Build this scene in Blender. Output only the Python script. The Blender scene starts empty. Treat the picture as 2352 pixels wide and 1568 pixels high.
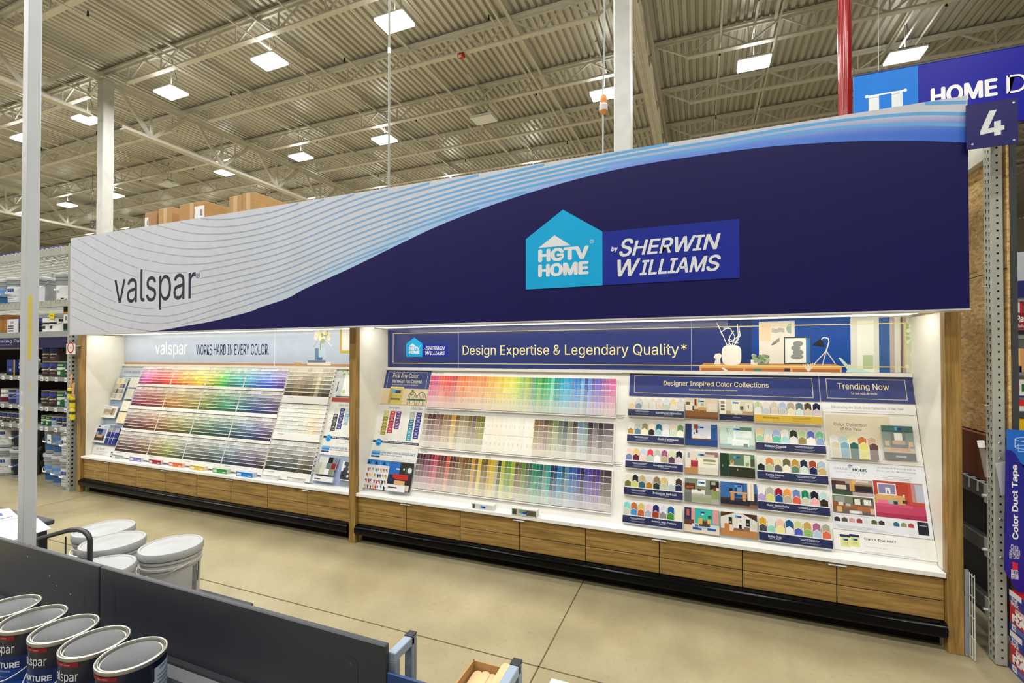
import bpy, math, random, os
from mathutils import Vector, Matrix
random.seed(7)
S = bpy.context.scene
COL = S.collection
# ------------------------------------------------------------------ camera, world, exposure
FPX, YAW, PITCH, V0, CAMZ = 1081.2, 0.3817, 0.01136, 802.93, 1.6
cam_data = bpy.data.cameras.new('camera')
cam = bpy.data.objects.new('camera', cam_data)
COL.objects.link(cam)
cam.location = (0, 0, CAMZ)
cam.rotation_euler = (math.pi / 2 + PITCH, 0, YAW)
cam_data.sensor_width = 36.0
cam_data.lens = FPX / 2352 * 36.0
cam_data.shift_y = (V0 - 784) / 2352
cam_data.clip_start = 0.05
cam_data.clip_end = 200
S.camera = cam
S.view_settings.view_transform = 'Standard'
S.view_settings.look = 'None'
S.view_settings.exposure = 0.0
S.view_settings.gamma = 1.0
S.view_settings.use_curve_mapping = False
W = bpy.data.worlds.new('store_air')
S.world = W
W.use_nodes = True
W.node_tree.nodes['Background'].inputs[0].default_value = (1.0, 0.95, 0.86, 1)
W.node_tree.nodes['Background'].inputs[1].default_value = 0.30
BAY_WATTS = 100.0      # each high bay fixture
LED_WATTS = 7.5      # each LED run under the canopy

# ------------------------------------------------------------------ measuring helpers
_F = Vector((-math.sin(YAW) * math.cos(PITCH), math.cos(YAW) * math.cos(PITCH), math.sin(PITCH)))
_R = Vector((math.cos(YAW), math.sin(YAW), 0))
_U = _R.cross(_F)
_C = Vector((0, 0, CAMZ))
def ray(u, v): return _F + _R * ((u - 1176) / FPX) + _U * ((V0 - v) / FPX)
def onpl(u, v, n, d):
    r = ray(u, v); n = Vector(n)
    return _C + r * ((d - n.dot(_C)) / n.dot(r))
def onX(u, v, X): return onpl(u, v, (1, 0, 0), X)
def onY(u, v, Y): return onpl(u, v, (0, 1, 0), Y)
def onZ(u, v, Z): return onpl(u, v, (0, 0, 1), Z)
class Basis:
    def __init__(s, O, ex, ey):
        s.O, s.ex, s.ey = Vector(O), Vector(ex).normalized(), Vector(ey).normalized()
        s.en = s.ex.cross(s.ey)
    def pt(s, a, b, c=0): return s.O + s.ex * a + s.ey * b + s.en * c
    def px(s, u, v, c=0):
        p = onpl(u, v, s.en, s.en.dot(s.O + s.en * c)) - s.O
        return p.dot(s.ex), p.dot(s.ey)
    def rect(s, tl, tr, br, bl, c=0):
        q = [s.px(*p, c) for p in (tl, tr, br, bl)]
        return (q[0][0] + q[3][0]) / 2, (q[1][0] + q[2][0]) / 2, (q[2][1] + q[3][1]) / 2, (q[0][1] + q[1][1]) / 2

SIGN_Y, POST_Y = 3.0745, 3.235
LX, MX, RX = -6.7318, -2.7371, 1.2246        # inner faces of the posts that face the bays
BOARD = Basis((0, 3.345, 0.42), (1, 0, 0), (0, 0.3025, 0.953))
SIGN = Basis((0, SIGN_Y, 0), (1, 0, 0), (0, 0, 1))
HEAD = Basis((0, 3.68, 0), (1, 0, 0), (0, 0, 1))

# ------------------------------------------------------------------ colour
def lin(c): return c / 12.92 if c <= 0.04045 else ((c + 0.055) / 1.055) ** 2.4
def hx(h): return tuple(lin(int(h[i:i + 2], 16) / 255) for i in (0, 2, 4))
def C(c): return hx(c) if isinstance(c, str) else c
def mix(a, b, t): a, b = C(a), C(b); return tuple(x + (y - x) * t for x, y in zip(a, b))
def gam(c): return tuple(12.92 * x if x <= 0.0031308 else 1.055 * x ** (1 / 2.4) - 0.055 for x in c)
def pmix(a, b, t): a, b = gam(C(a)), gam(C(b)); return tuple(lin(x + (y - x) * t) for x, y in zip(a, b))
def keys(ks, p):
    ks = ks.split() if isinstance(ks, str) else ks
    f = max(0, min(1, p)) * (len(ks) - 1); i = min(int(f), len(ks) - 2)
    return mix(ks[i], ks[i + 1], f - i)
NAMED = [('white', 'ececea'), ('off-white', 'e6e0cc'), ('pale grey', 'c8cccc'), ('grey', '8a8c8c'), ('charcoal', '3e4042'), ('black', '1a1a1c'), ('cream', 'e8dcb4'), ('beige', 'cfc0a0'), ('tan', 'b09468'), ('brown', '6e4c30'), ('dark brown', '3c2a20'), ('rust', 'a04a24'), ('terracotta', 'c87048'), ('orange', 'e88a3c'), ('peach', 'ecb898'), ('coral', 'ec6a58'), ('red', 'c03030'), ('maroon', '6a1c2c'), ('pink', 'e88aa8'), ('pale pink', 'ecccc8'), ('magenta', 'c0407c'), ('mauve', 'a06484'), ('plum', '52304a'), ('purple', '5a3a88'), ('lavender', 'b0a4d0'), ('navy', '1a2250'), ('blue', '3870b8'), ('sky blue', '5ab4ea'), ('pale blue', 'b4cce0'), ('slate blue', '6a7e94'), ('teal', '1c7880'), ('turquoise', '58c4b8'), ('mint', 'a8dcc4'), ('emerald', '189060'), ('green', '58a048'), ('dark green', '20402e'), ('sage', '94aa88'), ('olive', '746c2c'), ('lime', 'bcd058'), ('yellow', 'e4d048'), ('gold', 'c89c30'), ('pale yellow', 'e8dc98'), ('khaki', 'a89c6c'), ('taupe', '8c7c68'), ('grey-green', '5c6c60')]
_NL = [(n, [int(h[i:i + 2], 16) for i in (0, 2, 4)]) for n, h in NAMED]
def srgb(c): return [255 * (12.92 * x if x <= 0.0031308 else 1.055 * x ** (1 / 2.4) - 0.055) for x in c]
def cname(c):
    s = srgb(C(c)); return min(_NL, key=lambda q: sum((a - b) ** 2 for a, b in zip(s, q[1])))[0]
ONES = 'first second third fourth fifth sixth seventh eighth ninth tenth eleventh twelfth thirteenth fourteenth fifteenth sixteenth seventeenth eighteenth nineteenth'.split()
def nth(i):
    i += 1
    if i < 20: return ONES[i - 1]
    t = i // 10
    if i % 10 == 0: return ['twentieth', 'thirtieth', 'fortieth', 'fiftieth', 'sixtieth'][t - 2]
    return ['twenty', 'thirty', 'forty', 'fifty', 'sixty'][t - 2] + '-' + ONES[i % 10 - 1]

# ------------------------------------------------------------------ materials
MATS = {}
def mat(key):
    if key in MATS: return MATS[key]
    m = bpy.data.materials.new(key); m.use_nodes = True
    nt = m.node_tree; N = nt.nodes; L = nt.links; b = N['Principled BSDF']
    at = N.new('ShaderNodeAttribute'); at.attribute_name = 'Col'
    tc = N.new('ShaderNodeTexCoord')
    def noise(scale, detail=4, rough=0.55, vec=None, st=(1, 1, 1)):
        mp = N.new('ShaderNodeMapping'); mp.inputs['Scale'].default_value = st
        L.new(tc.outputs['Object'], mp.inputs['Vector'])
        n = N.new('ShaderNodeTexNoise'); n.inputs['Scale'].default_value = scale
        n.inputs['Detail'].default_value = detail; n.inputs['Roughness'].default_value = rough
        L.new(mp.outputs[0], n.inputs['Vector']); return n
    def ramp(src, stops):
        r = N.new('ShaderNodeValToRGB'); e = r.color_ramp.elements
        while len(e) < len(stops): e.new(0.5)
        for q, (p, c) in zip(e, stops): q.position = p; q.color = (*C(c), 1) if not isinstance(c, float) else (c, c, c, 1)
        L.new(src, r.inputs[0]); return r
    def mul(a, bb, f=1.0):
        x = N.new('ShaderNodeMix'); x.data_type = 'RGBA'; x.blend_type = 'MULTIPLY'; x.inputs[0].default_value = f
        L.new(a, x.inputs[6]); L.new(bb, x.inputs[7]); return x.outputs[2]
    rough = {'paper': 0.55, 'gloss': 0.18, 'satin': 0.38, 'matte': 0.8, 'vinyl': 0.42}
    if key in rough:
        n = noise(9, 3); r = ramp(n.outputs[0], [(0.3, 0.94), (0.7, 1.0)])
        L.new(mul(at.outputs[0], r.outputs[0]), b.inputs['Base Color']); b.inputs['Roughness'].default_value = rough[key]
        if key in ('paper', 'matte', 'vinyl'): b.inputs['Specular IOR Level'].default_value = 0.25
    elif key == 'ebony':
        L.new(at.outputs[0], b.inputs['Base Color']); b.inputs['Roughness'].default_value = 0.14; b.inputs['Specular IOR Level'].default_value = 0.12
    elif key == 'metal':
        n = noise(14, 4); r = ramp(n.outputs[0], [(0.3, 0.85), (0.7, 1.0)])
        L.new(mul(at.outputs[0], r.outputs[0]), b.inputs['Base Color'])
        b.inputs['Metallic'].default_value = 0.95; b.inputs['Roughness'].default_value = 0.4
    elif key == 'steel':     # painted rack and joist steel
        n = noise(6, 5); r = ramp(n.outputs[0], [(0.25, 0.84), (0.75, 1.0)])
        L.new(mul(at.outputs[0], r.outputs[0]), b.inputs['Base Color']); b.inputs['Roughness'].default_value = 0.45
    elif key == 'deck':
        n = noise(0.9, 6, 0.65, st=(3, 0.25, 1)); r = ramp(n.outputs[0], [(0.25, 0.72), (0.75, 1.0)])
        L.new(mul(at.outputs[0], r.outputs[0]), b.inputs['Base Color'])
        b.inputs['Metallic'].default_value = 0.35; b.inputs['Roughness'].default_value = 0.42
    elif key in ('wood_h', 'wood_v'):
        st = (0.6, 6, 14) if key == 'wood_h' else (14, 6, 0.6)
        n = noise(3.2, 7, 0.62, st=st); n2 = noise(11, 4, 0.6, st=st)
        r = ramp(n.outputs[0], [(0.28, '6a4f26'), (0.46, '94743c'), (0.58, 'b08c4e'), (0.74, '84642f')])
        r2 = ramp(n2.outputs[0], [(0.3, 0.78), (0.65, 1.0)])
        c = mul(r.outputs[0], r2.outputs[0]); L.new(mul(c, at.outputs[0]), b.inputs['Base Color'])
        b.inputs['Roughness'].default_value = 0.36
    elif key == 'osb':
        v = N.new('ShaderNodeTexVoronoi'); v.inputs['Scale'].default_value = 62
        mp = N.new('ShaderNodeMapping'); mp.inputs['Scale'].default_value = (1, 0.5, 1.5); mp.inputs['Rotation'].default_value = (0.5, 0, 0)
        L.new(tc.outputs['Object'], mp.inputs[0]); L.new(mp.outputs[0], v.inputs['Vector'])
        sp = N.new('ShaderNodeSeparateColor'); L.new(v.outputs['Color'], sp.inputs[0])
        r = ramp(sp.outputs[0], [(0.0, 'd0a464'), (0.5, 'dcb878'), (0.85, 'e8cc98'), (1.0, 'b08450')])
        n = noise(40, 4, 0.7, st=(1, 0.4, 1)); r2 = ramp(n.outputs[0], [(0.32, 0.6), (0.5, 1.0)])
        L.new(mul(r.outputs[0], r2.outputs[0]), b.inputs['Base Color']); b.inputs['Roughness'].default_value = 0.7
    elif key == 'concrete':
        n = noise(0.8, 8, 0.6); n2 = noise(34, 6, 0.7); n3 = noise(3.1, 8, 0.65)
        r = ramp(n.outputs[0], [(0.3, '8e8260'), (0.5, 'a29776'), (0.7, 'b0a586')])
        r2 = ramp(n2.outputs[0], [(0.28, 0.72), (0.42, 0.96), (0.75, 1.0)]); r3 = ramp(n3.outputs[0], [(0.3, 0.86), (0.65, 1.0)])
        L.new(mul(mul(mul(r.outputs[0], r2.outputs[0]), r3.outputs[0]), at.outputs[0]), b.inputs['Base Color'])
        r4 = ramp(n3.outputs[0], [(0.3, 0.3), (0.7, 0.45)]); L.new(r4.outputs[0], b.inputs['Roughness'])
    elif key == 'cardboard':
        n = noise(7, 5, st=(1, 1, 6)); r = ramp(n.outputs[0], [(0.3, 0.86), (0.7, 1.0)])
        L.new(mul(at.outputs[0], r.outputs[0]), b.inputs['Base Color']); b.inputs['Roughness'].default_value = 0.75
    elif key == 'lens':      # lit diffuser of the high bay fixtures
        b.inputs['Base Color'].default_value = (0.9, 0.95, 0.95, 1)
        b.inputs['Emission Color'].default_value = (0.93, 1.0, 0.97, 1); b.inputs['Emission Strength'].default_value = 9.0
    elif key == 'led':
        b.inputs['Base Color'].default_value = (0.9, 0.9, 0.85, 1)
        b.inputs['Emission Color'].default_value = (1.0, 0.97, 0.88, 1); b.inputs['Emission Strength'].default_value = 1.5
    elif key == 'acrylic':
        b.inputs['Base Color'].default_value = (0.96, 0.97, 0.97, 1); b.inputs['Roughness'].default_value = 0.06
        b.inputs['Alpha'].default_value = 0.10
    MATS[key] = m
    return m

# ------------------------------------------------------------------ mesh builder
FONT = None
try:
    FONT = bpy.data.fonts.load(os.path.join(bpy.utils.resource_path('LOCAL'), 'datafiles', 'fonts', 'Inter.woff2'))
except Exception:
    FONT = None
_TXT = {}
def text_mesh(txt, bold=0.0, shear=0.0):
    k = (txt, bold, shear)
    if k not in _TXT:
        c = bpy.data.curves.new('lettering_curve', 'FONT'); c.body = txt; c.resolution_u = 3
        if FONT: c.font = FONT
        c.shear = shear
        o = bpy.data.objects.new('lettering_source', c)
        m = bpy.data.meshes.new_from_object(o)
        vs = [tuple(v.co[:2]) for v in m.vertices]; fs = [tuple(p.vertices) for p in m.polygons]
        bpy.data.objects.remove(o); bpy.data.curves.remove(c); bpy.data.meshes.remove(m)
        if bold > 0:      # heavier weight: the outline struck in a ring of small shifts
            n = len(vs); v0_, f0_ = vs, fs; vs, fs = [], []
            for k in range(6):
                dx, dy = bold * math.cos(k * math.pi / 3), bold * 0.8 * math.sin(k * math.pi / 3)
                vs += [(x + dx, y + dy, k) for x, y in v0_]; fs += [tuple(i + k * n for i in f) for f in f0_]
        xs = [v[0] for v in vs]; ys = [v[1] for v in vs]
        x0, x1, y0, y1 = min(xs), max(xs), min(ys), max(ys)
        _TXT[k] = ([((v[0] - x0) / (x1 - x0), (v[1] - y0) / (y1 - y0), (v[2] if len(v) > 2 else 0) * 2e-5) for v in vs], fs, (x1 - x0) / (y1 - y0))
    return _TXT[k]

PLATES = [-.005, 0, .004, .005, .006, .010, .014, .016, .018, .02, .022, .026, .0285, .03, .034, .036, .04, .042, .045, .046]
def inkh(c):
    b = max(q for q in PLATES if q <= c + 1e-9) if c >= -.005 else c
    return b + 2e-5 + (c - b) * 0.12
class MB:
    def __init__(s, m='paper'): s.v = []; s.f = []; s.c = []; s.m = []; s.dm = m; s.n_up = 0
    def up(s, c=None):      # printed ink: each layer lies a hair above the plate it is printed on and above the layer before
        s.n_up = (s.n_up + 1) % 100
        return inkh(c) + s.n_up * 1.2e-6
    def face(s, pts, col, m=None):
        k = len(s.v); s.v.extend(tuple(p) for p in pts); s.f.append(tuple(range(k, k + len(pts)))); s.c.append(C(col)); s.m.append(m or s.dm)
        return s
    def mesh(s, vs, fs, col, m=None):
        k = len(s.v); s.v.extend(tuple(p) for p in vs); col = C(col)
        for f in fs: s.f.append(tuple(i + k for i in f)); s.c.append(col); s.m.append(m or s.dm)
        return s
    def hexa(s, p, col, m=None, front=None):   # p: 8 corners, bottom 4 then top 4
        return s.mesh(p, [(3, 2, 1, 0), (4, 5, 6, 7), (0, 1, 5, 4), (1, 2, 6, 5), (2, 3, 7, 6), (3, 0, 4, 7)], col, m)
    def box(s, x0, x1, y0, y1, z0, z1, col, m=None):
        return s.hexa([(x0, y0, z0), (x1, y0, z0), (x1, y1, z0), (x0, y1, z0), (x0, y0, z1), (x1, y0, z1), (x1, y1, z1), (x0, y1, z1)], col, m)
    def bbox(s, x0, x1, y0, y1, z0, z1, col, m=None, r=0.004):   # box with chamfered edges
        X, Y, Z = (x0, x1), (y0, y1), (z0, z1); vs = []; id = {}
        for i in (0, 1):
            for j in (0, 1):
                for k in (0, 1):
                    sx, sy, sz = (1, -1)[i], (1, -1)[j], (1, -1)[k]; P = (X[i], Y[j], Z[k])
                    id[i, j, k, 0] = len(vs); vs.append((P[0], P[1] + sy * r, P[2] + sz * r))
                    id[i, j, k, 1] = len(vs); vs.append((P[0] + sx * r, P[1], P[2] + sz * r))
                    id[i, j, k, 2] = len(vs); vs.append((P[0] + sx * r, P[1] + sy * r, P[2]))
        fs = []
        for a in (0, 1):
            fs.append([id[a, 0, 0, 0], id[a, 1, 0, 0], id[a, 1, 1, 0], id[a, 0, 1, 0]][::(-1 if a == 0 else 1)])
            fs.append([id[0, a, 0, 1], id[1, a, 0, 1], id[1, a, 1, 1], id[0, a, 1, 1]][::(1 if a == 0 else -1)])
            fs.append([id[0, 0, a, 2], id[1, 0, a, 2], id[1, 1, a, 2], id[0, 1, a, 2]][::(-1 if a == 0 else 1)])
        for a in (0, 1):
            for b in (0, 1):
                fs.append([id[a, b, 0, 0], id[a, b, 1, 0], id[a, b, 1, 1], id[a, b, 0, 1]])
                fs.append([id[a, 0, b, 0], id[a, 1, b, 0], id[a, 1, b, 2], id[a, 0, b, 2]])
                fs.append([id[0, a, b, 1], id[1, a, b, 1], id[1, a, b, 2], id[0, a, b, 2]])
                for c in (0, 1): fs.append([id[a, b, c, 0], id[a, b, c, 1], id[a, b, c, 2]])
        return s.mesh(vs, fs, col, m)
    def beam(s, p0, p1, w, h, col, m=None, up=(0, 0, 1)):
        p0, p1 = Vector(p0), Vector(p1); d = (p1 - p0).normalized(); up = Vector(up)
        if abs(d.dot(up)) > 0.98: up = Vector((0, 1, 0))
        sd = d.cross(up).normalized() * (w / 2); tp = sd.cross(d).normalized() * (h / 2)
        return s.hexa([p0 - sd - tp, p0 + sd - tp, p1 + sd - tp, p1 - sd - tp, p0 - sd + tp, p0 + sd + tp, p1 + sd + tp, p1 - sd + tp], col, m)
    def tube(s, pts, r, col, m=None, n=8, caps=True):
        pts = [Vector(p) for p in pts]; k = len(s.v); col = C(col); prev = None; rings = []
        for i, p in enumerate(pts):
            d = (pts[min(i + 1, len(pts) - 1)] - pts[max(i - 1, 0)]).normalized()
            if prev is None:
                a = Vector((0, 0, 1)) if abs(d.z) < 0.9 else Vector((1, 0, 0)); a = d.cross(a).normalized()
            else: a = (prev - d * prev.dot(d)).normalized()
            prev = a; b = d.cross(a)
            rings.append([p + a * (r * math.cos(2 * math.pi * t / n)) + b * (r * math.sin(2 * math.pi * t / n)) for t in range(n)])
        vs = [q for R in rings for q in R]; fs = []
        for i in range(len(pts) - 1):
            for t in range(n): fs.append((i * n + t, i * n + (t + 1) % n, (i + 1) * n + (t + 1) % n, (i + 1) * n + t))
        if caps: fs.append(tuple(range(n))[::-1]); fs.append(tuple(range((len(pts) - 1) * n, len(pts) * n)))
        return s.mesh(vs, fs, col, m)
    def lathe(s, c, prof, col, m=None, n=32):   # prof: list of (r, z, [col])
        c = Vector(c); vs = []
        for q in prof:
            for t in range(n): vs.append(c + Vector((q[0] * math.cos(2 * math.pi * t / n), q[0] * math.sin(2 * math.pi * t / n), q[1])))
        k = len(s.v); s.v.extend(tuple(v) for v in vs)
        for i in range(len(prof) - 1):
            cc = C(prof[i][2]) if len(prof[i]) > 2 else C(col)
            for t in range(n):
                s.f.append((k + i * n + t, k + i * n + (t + 1) % n, k + (i + 1) * n + (t + 1) % n, k + (i + 1) * n + t)); s.c.append(cc); s.m.append(m or s.dm)
        return s
    def cpatch(s, c, r, a0, a1, z0, z1, col, m=None, n=14, r1=None):   # patch of a cylinder (or cone), angles in degrees
        c = Vector(c); r1 = r1 or r; vs = []
        for t in range(n + 1):
            a = math.radians(a0 + (a1 - a0) * t / n)
            vs.append(c + Vector((r * math.cos(a), r * math.sin(a), z0))); vs.append(c + Vector((r1 * math.cos(a), r1 * math.sin(a), z1)))
        return s.mesh(vs, [(2 * t, 2 * t + 2, 2 * t + 3, 2 * t + 1) for t in range(n)], col, m)
    def ctext(s, c, r, ac, z0, z1, w, txt, col, m=None, bold=0.0):
        vs, fs, _ = text_mesh(txt, bold); c = Vector(c); P = []
        for x, y, d in vs:
            a = math.radians(ac) + (x - 0.5) * w / r; P.append(c + Vector(((r + d) * math.cos(a), (r + d) * math.sin(a), z0 + (z1 - z0) * y)))
        return s.mesh(P, fs, col, m)
    # ---- drawing on a Basis plane
    def prect(s, B, a0, a1, b0, b1, c, col, m=None):
        c = s.up(c); return s.face([B.pt(a0, b0, c), B.pt(a1, b0, c), B.pt(a1, b1, c), B.pt(a0, b1, c)], col, m)
    def ppoly(s, B, pts, c, col, m=None):
        c = s.up(c); return s.face([B.pt(a, b, c) for a, b in pts], col, m)
    def pbox(s, B, a0, a1, b0, b1, c0, c1, col, m=None):
        return s.hexa([B.pt(a0, b0, c0), B.pt(a1, b0, c0), B.pt(a1, b1, c0), B.pt(a0, b1, c0), B.pt(a0, b0, c1), B.pt(a1, b0, c1), B.pt(a1, b1, c1), B.pt(a0, b1, c1)], col, m)
    def pprism(s, B, pts, c0, c1, col, m=None):
        n = len(pts); P = [B.pt(a, b, c0) for a, b in pts] + [B.pt(a, b, c1) for a, b in pts]
        return s.mesh(P, [tuple(range(n))[::-1], tuple(range(n, 2 * n))] + [(i, (i + 1) % n, n + (i + 1) % n, n + i) for i in range(n)], col, m)
    def pframe(s, B, a0, a1, b0, b1, c, w, col, m=None):
        for q in ((a0, a1, b0, b0 + w), (a0, a1, b1 - w, b1), (a0, a0 + w, b0 + w, b1 - w), (a1 - w, a1, b0 + w, b1 - w)): s.prect(B, *q, c, col, m)
        return s
    def ptext(s, B, txt, a0, a1, b0, b1, c, col, bold=0.0, shear=0.0, m=None):
        vs, fs, _ = text_mesh(txt, bold, shear); c0 = s.up(c)
        return s.mesh([B.pt(a0 + (a1 - a0) * x, b0 + (b1 - b0) * y, c0 + d) for x, y, d in vs], fs, col, m)
    def pdisc(s, B, a, b, r, c, col, n=24, m=None, ry=None):
        ry = ry or r
        return s.ppoly(B, [(a + r * math.cos(2 * math.pi * t / n), b + ry * math.sin(2 * math.pi * t / n)) for t in range(n)], c, col, m)
    def pline(s, B, pts, w, c, col, m=None, cols=None):
        pts = [Vector(p) for p in pts]; c0 = s.up(c)
        for i in range(len(pts) - 1):
            def nrm(j):
                d = pts[min(j + 1, len(pts) - 1)] - pts[max(j - 1, 0)]; return Vector((-d.y, d.x)).normalized() * w / 2
            a, b = nrm(i), nrm(i + 1); q = [pts[i] - a, pts[i + 1] - b, pts[i + 1] + b, pts[i] + a]
            s.face([B.pt(x.x, x.y, c0) for x in q], cols[i] if cols else col, m)
        return s
    def picture(s, B, a0, a1, b0, b1, c, spec, m=None):   # printed picture: rectangles and polygons in percent of the card
        for k, it in enumerate(spec.split(';')):
            t = it.split(); col = t[-1]; n = [float(x) for x in t[:-1]]
            pts = [(n[0], n[1]), (n[2], n[1]), (n[2], n[3]), (n[0], n[3])] if len(n) == 4 else list(zip(n[::2], n[1::2]))
            s.ppoly(B, [(a0 + (a1 - a0) * x / 100, b0 + (b1 - b0) * y / 100) for x, y in pts], c, col, m)
        return s
    def build(s, name, parent=None, loc=None):
        me = bpy.data.meshes.new(name)
        base = Vector(loc) if loc is not None else (Vector(parent['base']) if parent is not None and 'base' in parent else Vector((0, 0, 0)))
        me.from_pydata([tuple(Vector(v) - base) for v in s.v], [], s.f)
        ks = []
        for k in s.m:
            if k not in ks: ks.append(k)
        for k in ks: me.materials.append(mat(k))
        me.polygons.foreach_set('material_index', [ks.index(k) for k in s.m])
        at = me.attributes.new('Col', 'FLOAT_COLOR', 'CORNER')
        buf = []
        for f, c in zip(s.f, s.c):
            if isinstance(c, list):
                for q in c: buf.extend((q[0], q[1], q[2], 1.0))
            else: buf.extend((c[0], c[1], c[2], 1.0) * len(f))
        at.data.foreach_set('color', buf)
        me.update()
        o = bpy.data.objects.new(name, me); COL.objects.link(o)
        if parent is not None: o.parent = parent; o['base'] = tuple(base)
        else: o.location = base; o['base'] = tuple(base)
        return o
    def smooth(s, o, ang=40):
        me = o.data; me.polygons.foreach_set('use_smooth', [True] * len(me.polygons))
        try: me.set_sharp_from_angle(angle=math.radians(ang))
        except Exception: pass
        return o
def smooth(o, ang=40):
    me = o.data; me.polygons.foreach_set('use_smooth', [True] * len(me.polygons)); me.set_sharp_from_angle(angle=math.radians(ang)); return o
def tag(o, label, cat, group=None, kind=None):
    o['label'] = label; o['category'] = cat
    if group: o['group'] = group
    if kind: o['kind'] = kind
    return o
def thing(name, label, cat, loc=(0, 0, 0), group=None):
    o = bpy.data.objects.new(name, None); COL.objects.link(o); o.location = loc; o['base'] = tuple(loc)
    o.empty_display_size = 0.1
    return tag(o, label, cat, group)
def struct(o): o['kind'] = 'structure'; return o
def dup(root, loc, label=None, rz=None):
    r = root.copy(); COL.objects.link(r); r.location = loc; r['base'] = tuple(loc)
    if label: r['label'] = label
    if rz is not None: r.rotation_euler = (0, 0, rz)
    for ch in list(root.children):
        c = ch.copy(); COL.objects.link(c); c.parent = r
        for g in list(ch.children):
            d = g.copy(); COL.objects.link(d); d.parent = c
    return r
# ------------------------------------------------------------------ setting
GX = [-37.1, -25.1, -13.05, -1.0, 11.05]
DECK_Z = 8.39
b = MB('concrete')
b.box(-45, 16, -9, 31, -0.2, 0, 'ffffff')
for x in [-6.50 + 5.72 * k for k in range(-6, 4)]: b.box(x - 0.004, x + 0.004, -9, 31, -0.01, 0.0006, '5a5038', 'matte')
for y in [2.312 + 5.72 * k for k in range(0, 5)]: b.box(-45, 16, y - 0.004, y + 0.004, -0.01, 0.0006, '5a5038', 'matte')
struct(b.build('floor'))
b = MB('deck')
prof = []
x = -45.0
while x < 16:
    prof += [(x, 0), (x + 0.075, 0), (x + 0.095, 0.06), (x + 0.13, 0.06)]; x += 0.152
vs = [(x, y, DECK_Z + z) for x, z in prof for y in (-9, 31)]
b.mesh(vs, [(2 * i, 2 * i + 2, 2 * i + 3, 2 * i + 1) for i in range(len(prof) - 1)], 'd0ccc0')
b.box(-45, 16, -9, 31, DECK_Z + 0.1, DECK_Z + 0.2, 'a8a294')
struct(b.build('ceiling'))
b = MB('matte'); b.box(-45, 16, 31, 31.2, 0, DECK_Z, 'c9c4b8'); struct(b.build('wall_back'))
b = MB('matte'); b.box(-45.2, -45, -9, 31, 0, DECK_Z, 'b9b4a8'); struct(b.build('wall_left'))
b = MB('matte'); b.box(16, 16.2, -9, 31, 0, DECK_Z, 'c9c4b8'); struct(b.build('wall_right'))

STEEL = 'd0ccc0'
# bar joists along X
def joist_parts(root, L):
    a = MB('steel'); a.box(0.0, L, -0.075, -0.008, 0.40, 0.445, STEEL); a.box(0.0, L, 0.008, 0.075, 0.40, 0.445, STEEL); a.box(0, L, -0.012, 0.012, 0.36, 0.445, STEEL); a.build('top_chord', root)
    a = MB('steel'); a.box(0.75, L - 0.75, -0.055, 0.055, -0.012, 0.014, STEEL); a.box(0.75, L - 0.75, -0.014, 0.014, 0.01, 0.05, STEEL)
    a.build('bottom_chord', root)
    a = MB('steel'); n = 9; st = (L - 1.5) / n
    a.beam((0.1, 0, 0.4), (0.78, 0, 0.02), 0.05, 0.03, STEEL); a.beam((L - 0.1, 0, 0.4), (L - 0.78, 0, 0.02), 0.05, 0.03, STEEL)
    for k in range(n + 1):
        xk = 0.75 + k * st
        a.beam((xk, 0, 0.02), (xk, 0, 0.4), 0.026, 0.026, STEEL)
        if k < n:
            a.beam((xk, 0, 0.02), (xk + st / 2, 0, 0.4), 0.03, 0.03, STEEL); a.beam((xk + st / 2, 0, 0.4), (xk + st, 0, 0.02), 0.03, 0.03, STEEL)
    a.build('web', root)
BAYN = {-37.1: 'far end', -25.1: 'third', -13.05: 'middle', -1.0: 'nearest to the aisle sign'}
JY = [6.75 + 1.927 * k for k in range(-2, 13)]
j0 = None
for gi in range(4):
    for k, y in enumerate(JY):
        lab = 'cream steel bar joist, %s back from the camera in the %s roof bay' % (nth(k), ['farthest', 'far middle', 'near middle', 'nearest'][gi])
        if j0 is None:
            j0 = thing('bar_joist', lab, 'roof joist', (0, 0, 0), 'roof bar joists'); joist_parts(j0, 12.05)
            j0.location = (GX[gi], y, 7.905)
        else: dup(j0, (GX[gi], y, 7.905), lab)
# girders along Y
def girder_parts(root):
    a = MB('steel'); a.box(-0.11, -0.012, 0, 12, 1.0, 1.06, STEEL); a.box(0.012, 0.11, 0, 12, 1.0, 1.06, STEEL); a.box(-0.02, 0.02, 0, 12, 0.9, 1.06, STEEL); a.build('top_chord', root)
    a = MB('steel'); a.box(-0.10, -0.012, 0.3, 11.7, 0, 0.03, STEEL); a.box(0.012, 0.10, 0.3, 11.7, 0, 0.03, STEEL); a.box(-0.02, 0.02, 0.3, 11.7, 0, 0.1, STEEL); a.build('bottom_chord', root)
    a = MB('steel')
    for k in range(6):
        y = 0.96 + 1.927 * k
        a.beam((0, y, 0.06), (0, y - 0.8, 1.0), 0.075, 0.075, STEEL); a.beam((0, y, 0.06), (0, y + 0.9, 1.0), 0.075, 0.075, STEEL)
        a.beam((0, y, 0.06), (0, y - 0.06, 1.0), 0.05, 0.05, STEEL)
    a.build('web', root)
g0 = None
for gi, X in enumerate(GX[:4]):
    for q, y in enumerate((-5.3, 6.75, 18.8)):
        if q == 0 and gi < 2: continue
        lab = 'deep cream steel truss girder, %s along the %s column line' % (['nearest length', 'middle length', 'farthest length'][q], ['farthest', 'second farthest', 'cardboard-box', 'display-sign'][gi])
        if g0 is None:
            g0 = thing('truss_girder', lab, 'roof girder', (0, 0, 0), 'roof girders'); girder_parts(g0); g0.location = (X, y, 7.10)
        else: dup(g0, (X, y, 7.10), lab)
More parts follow.
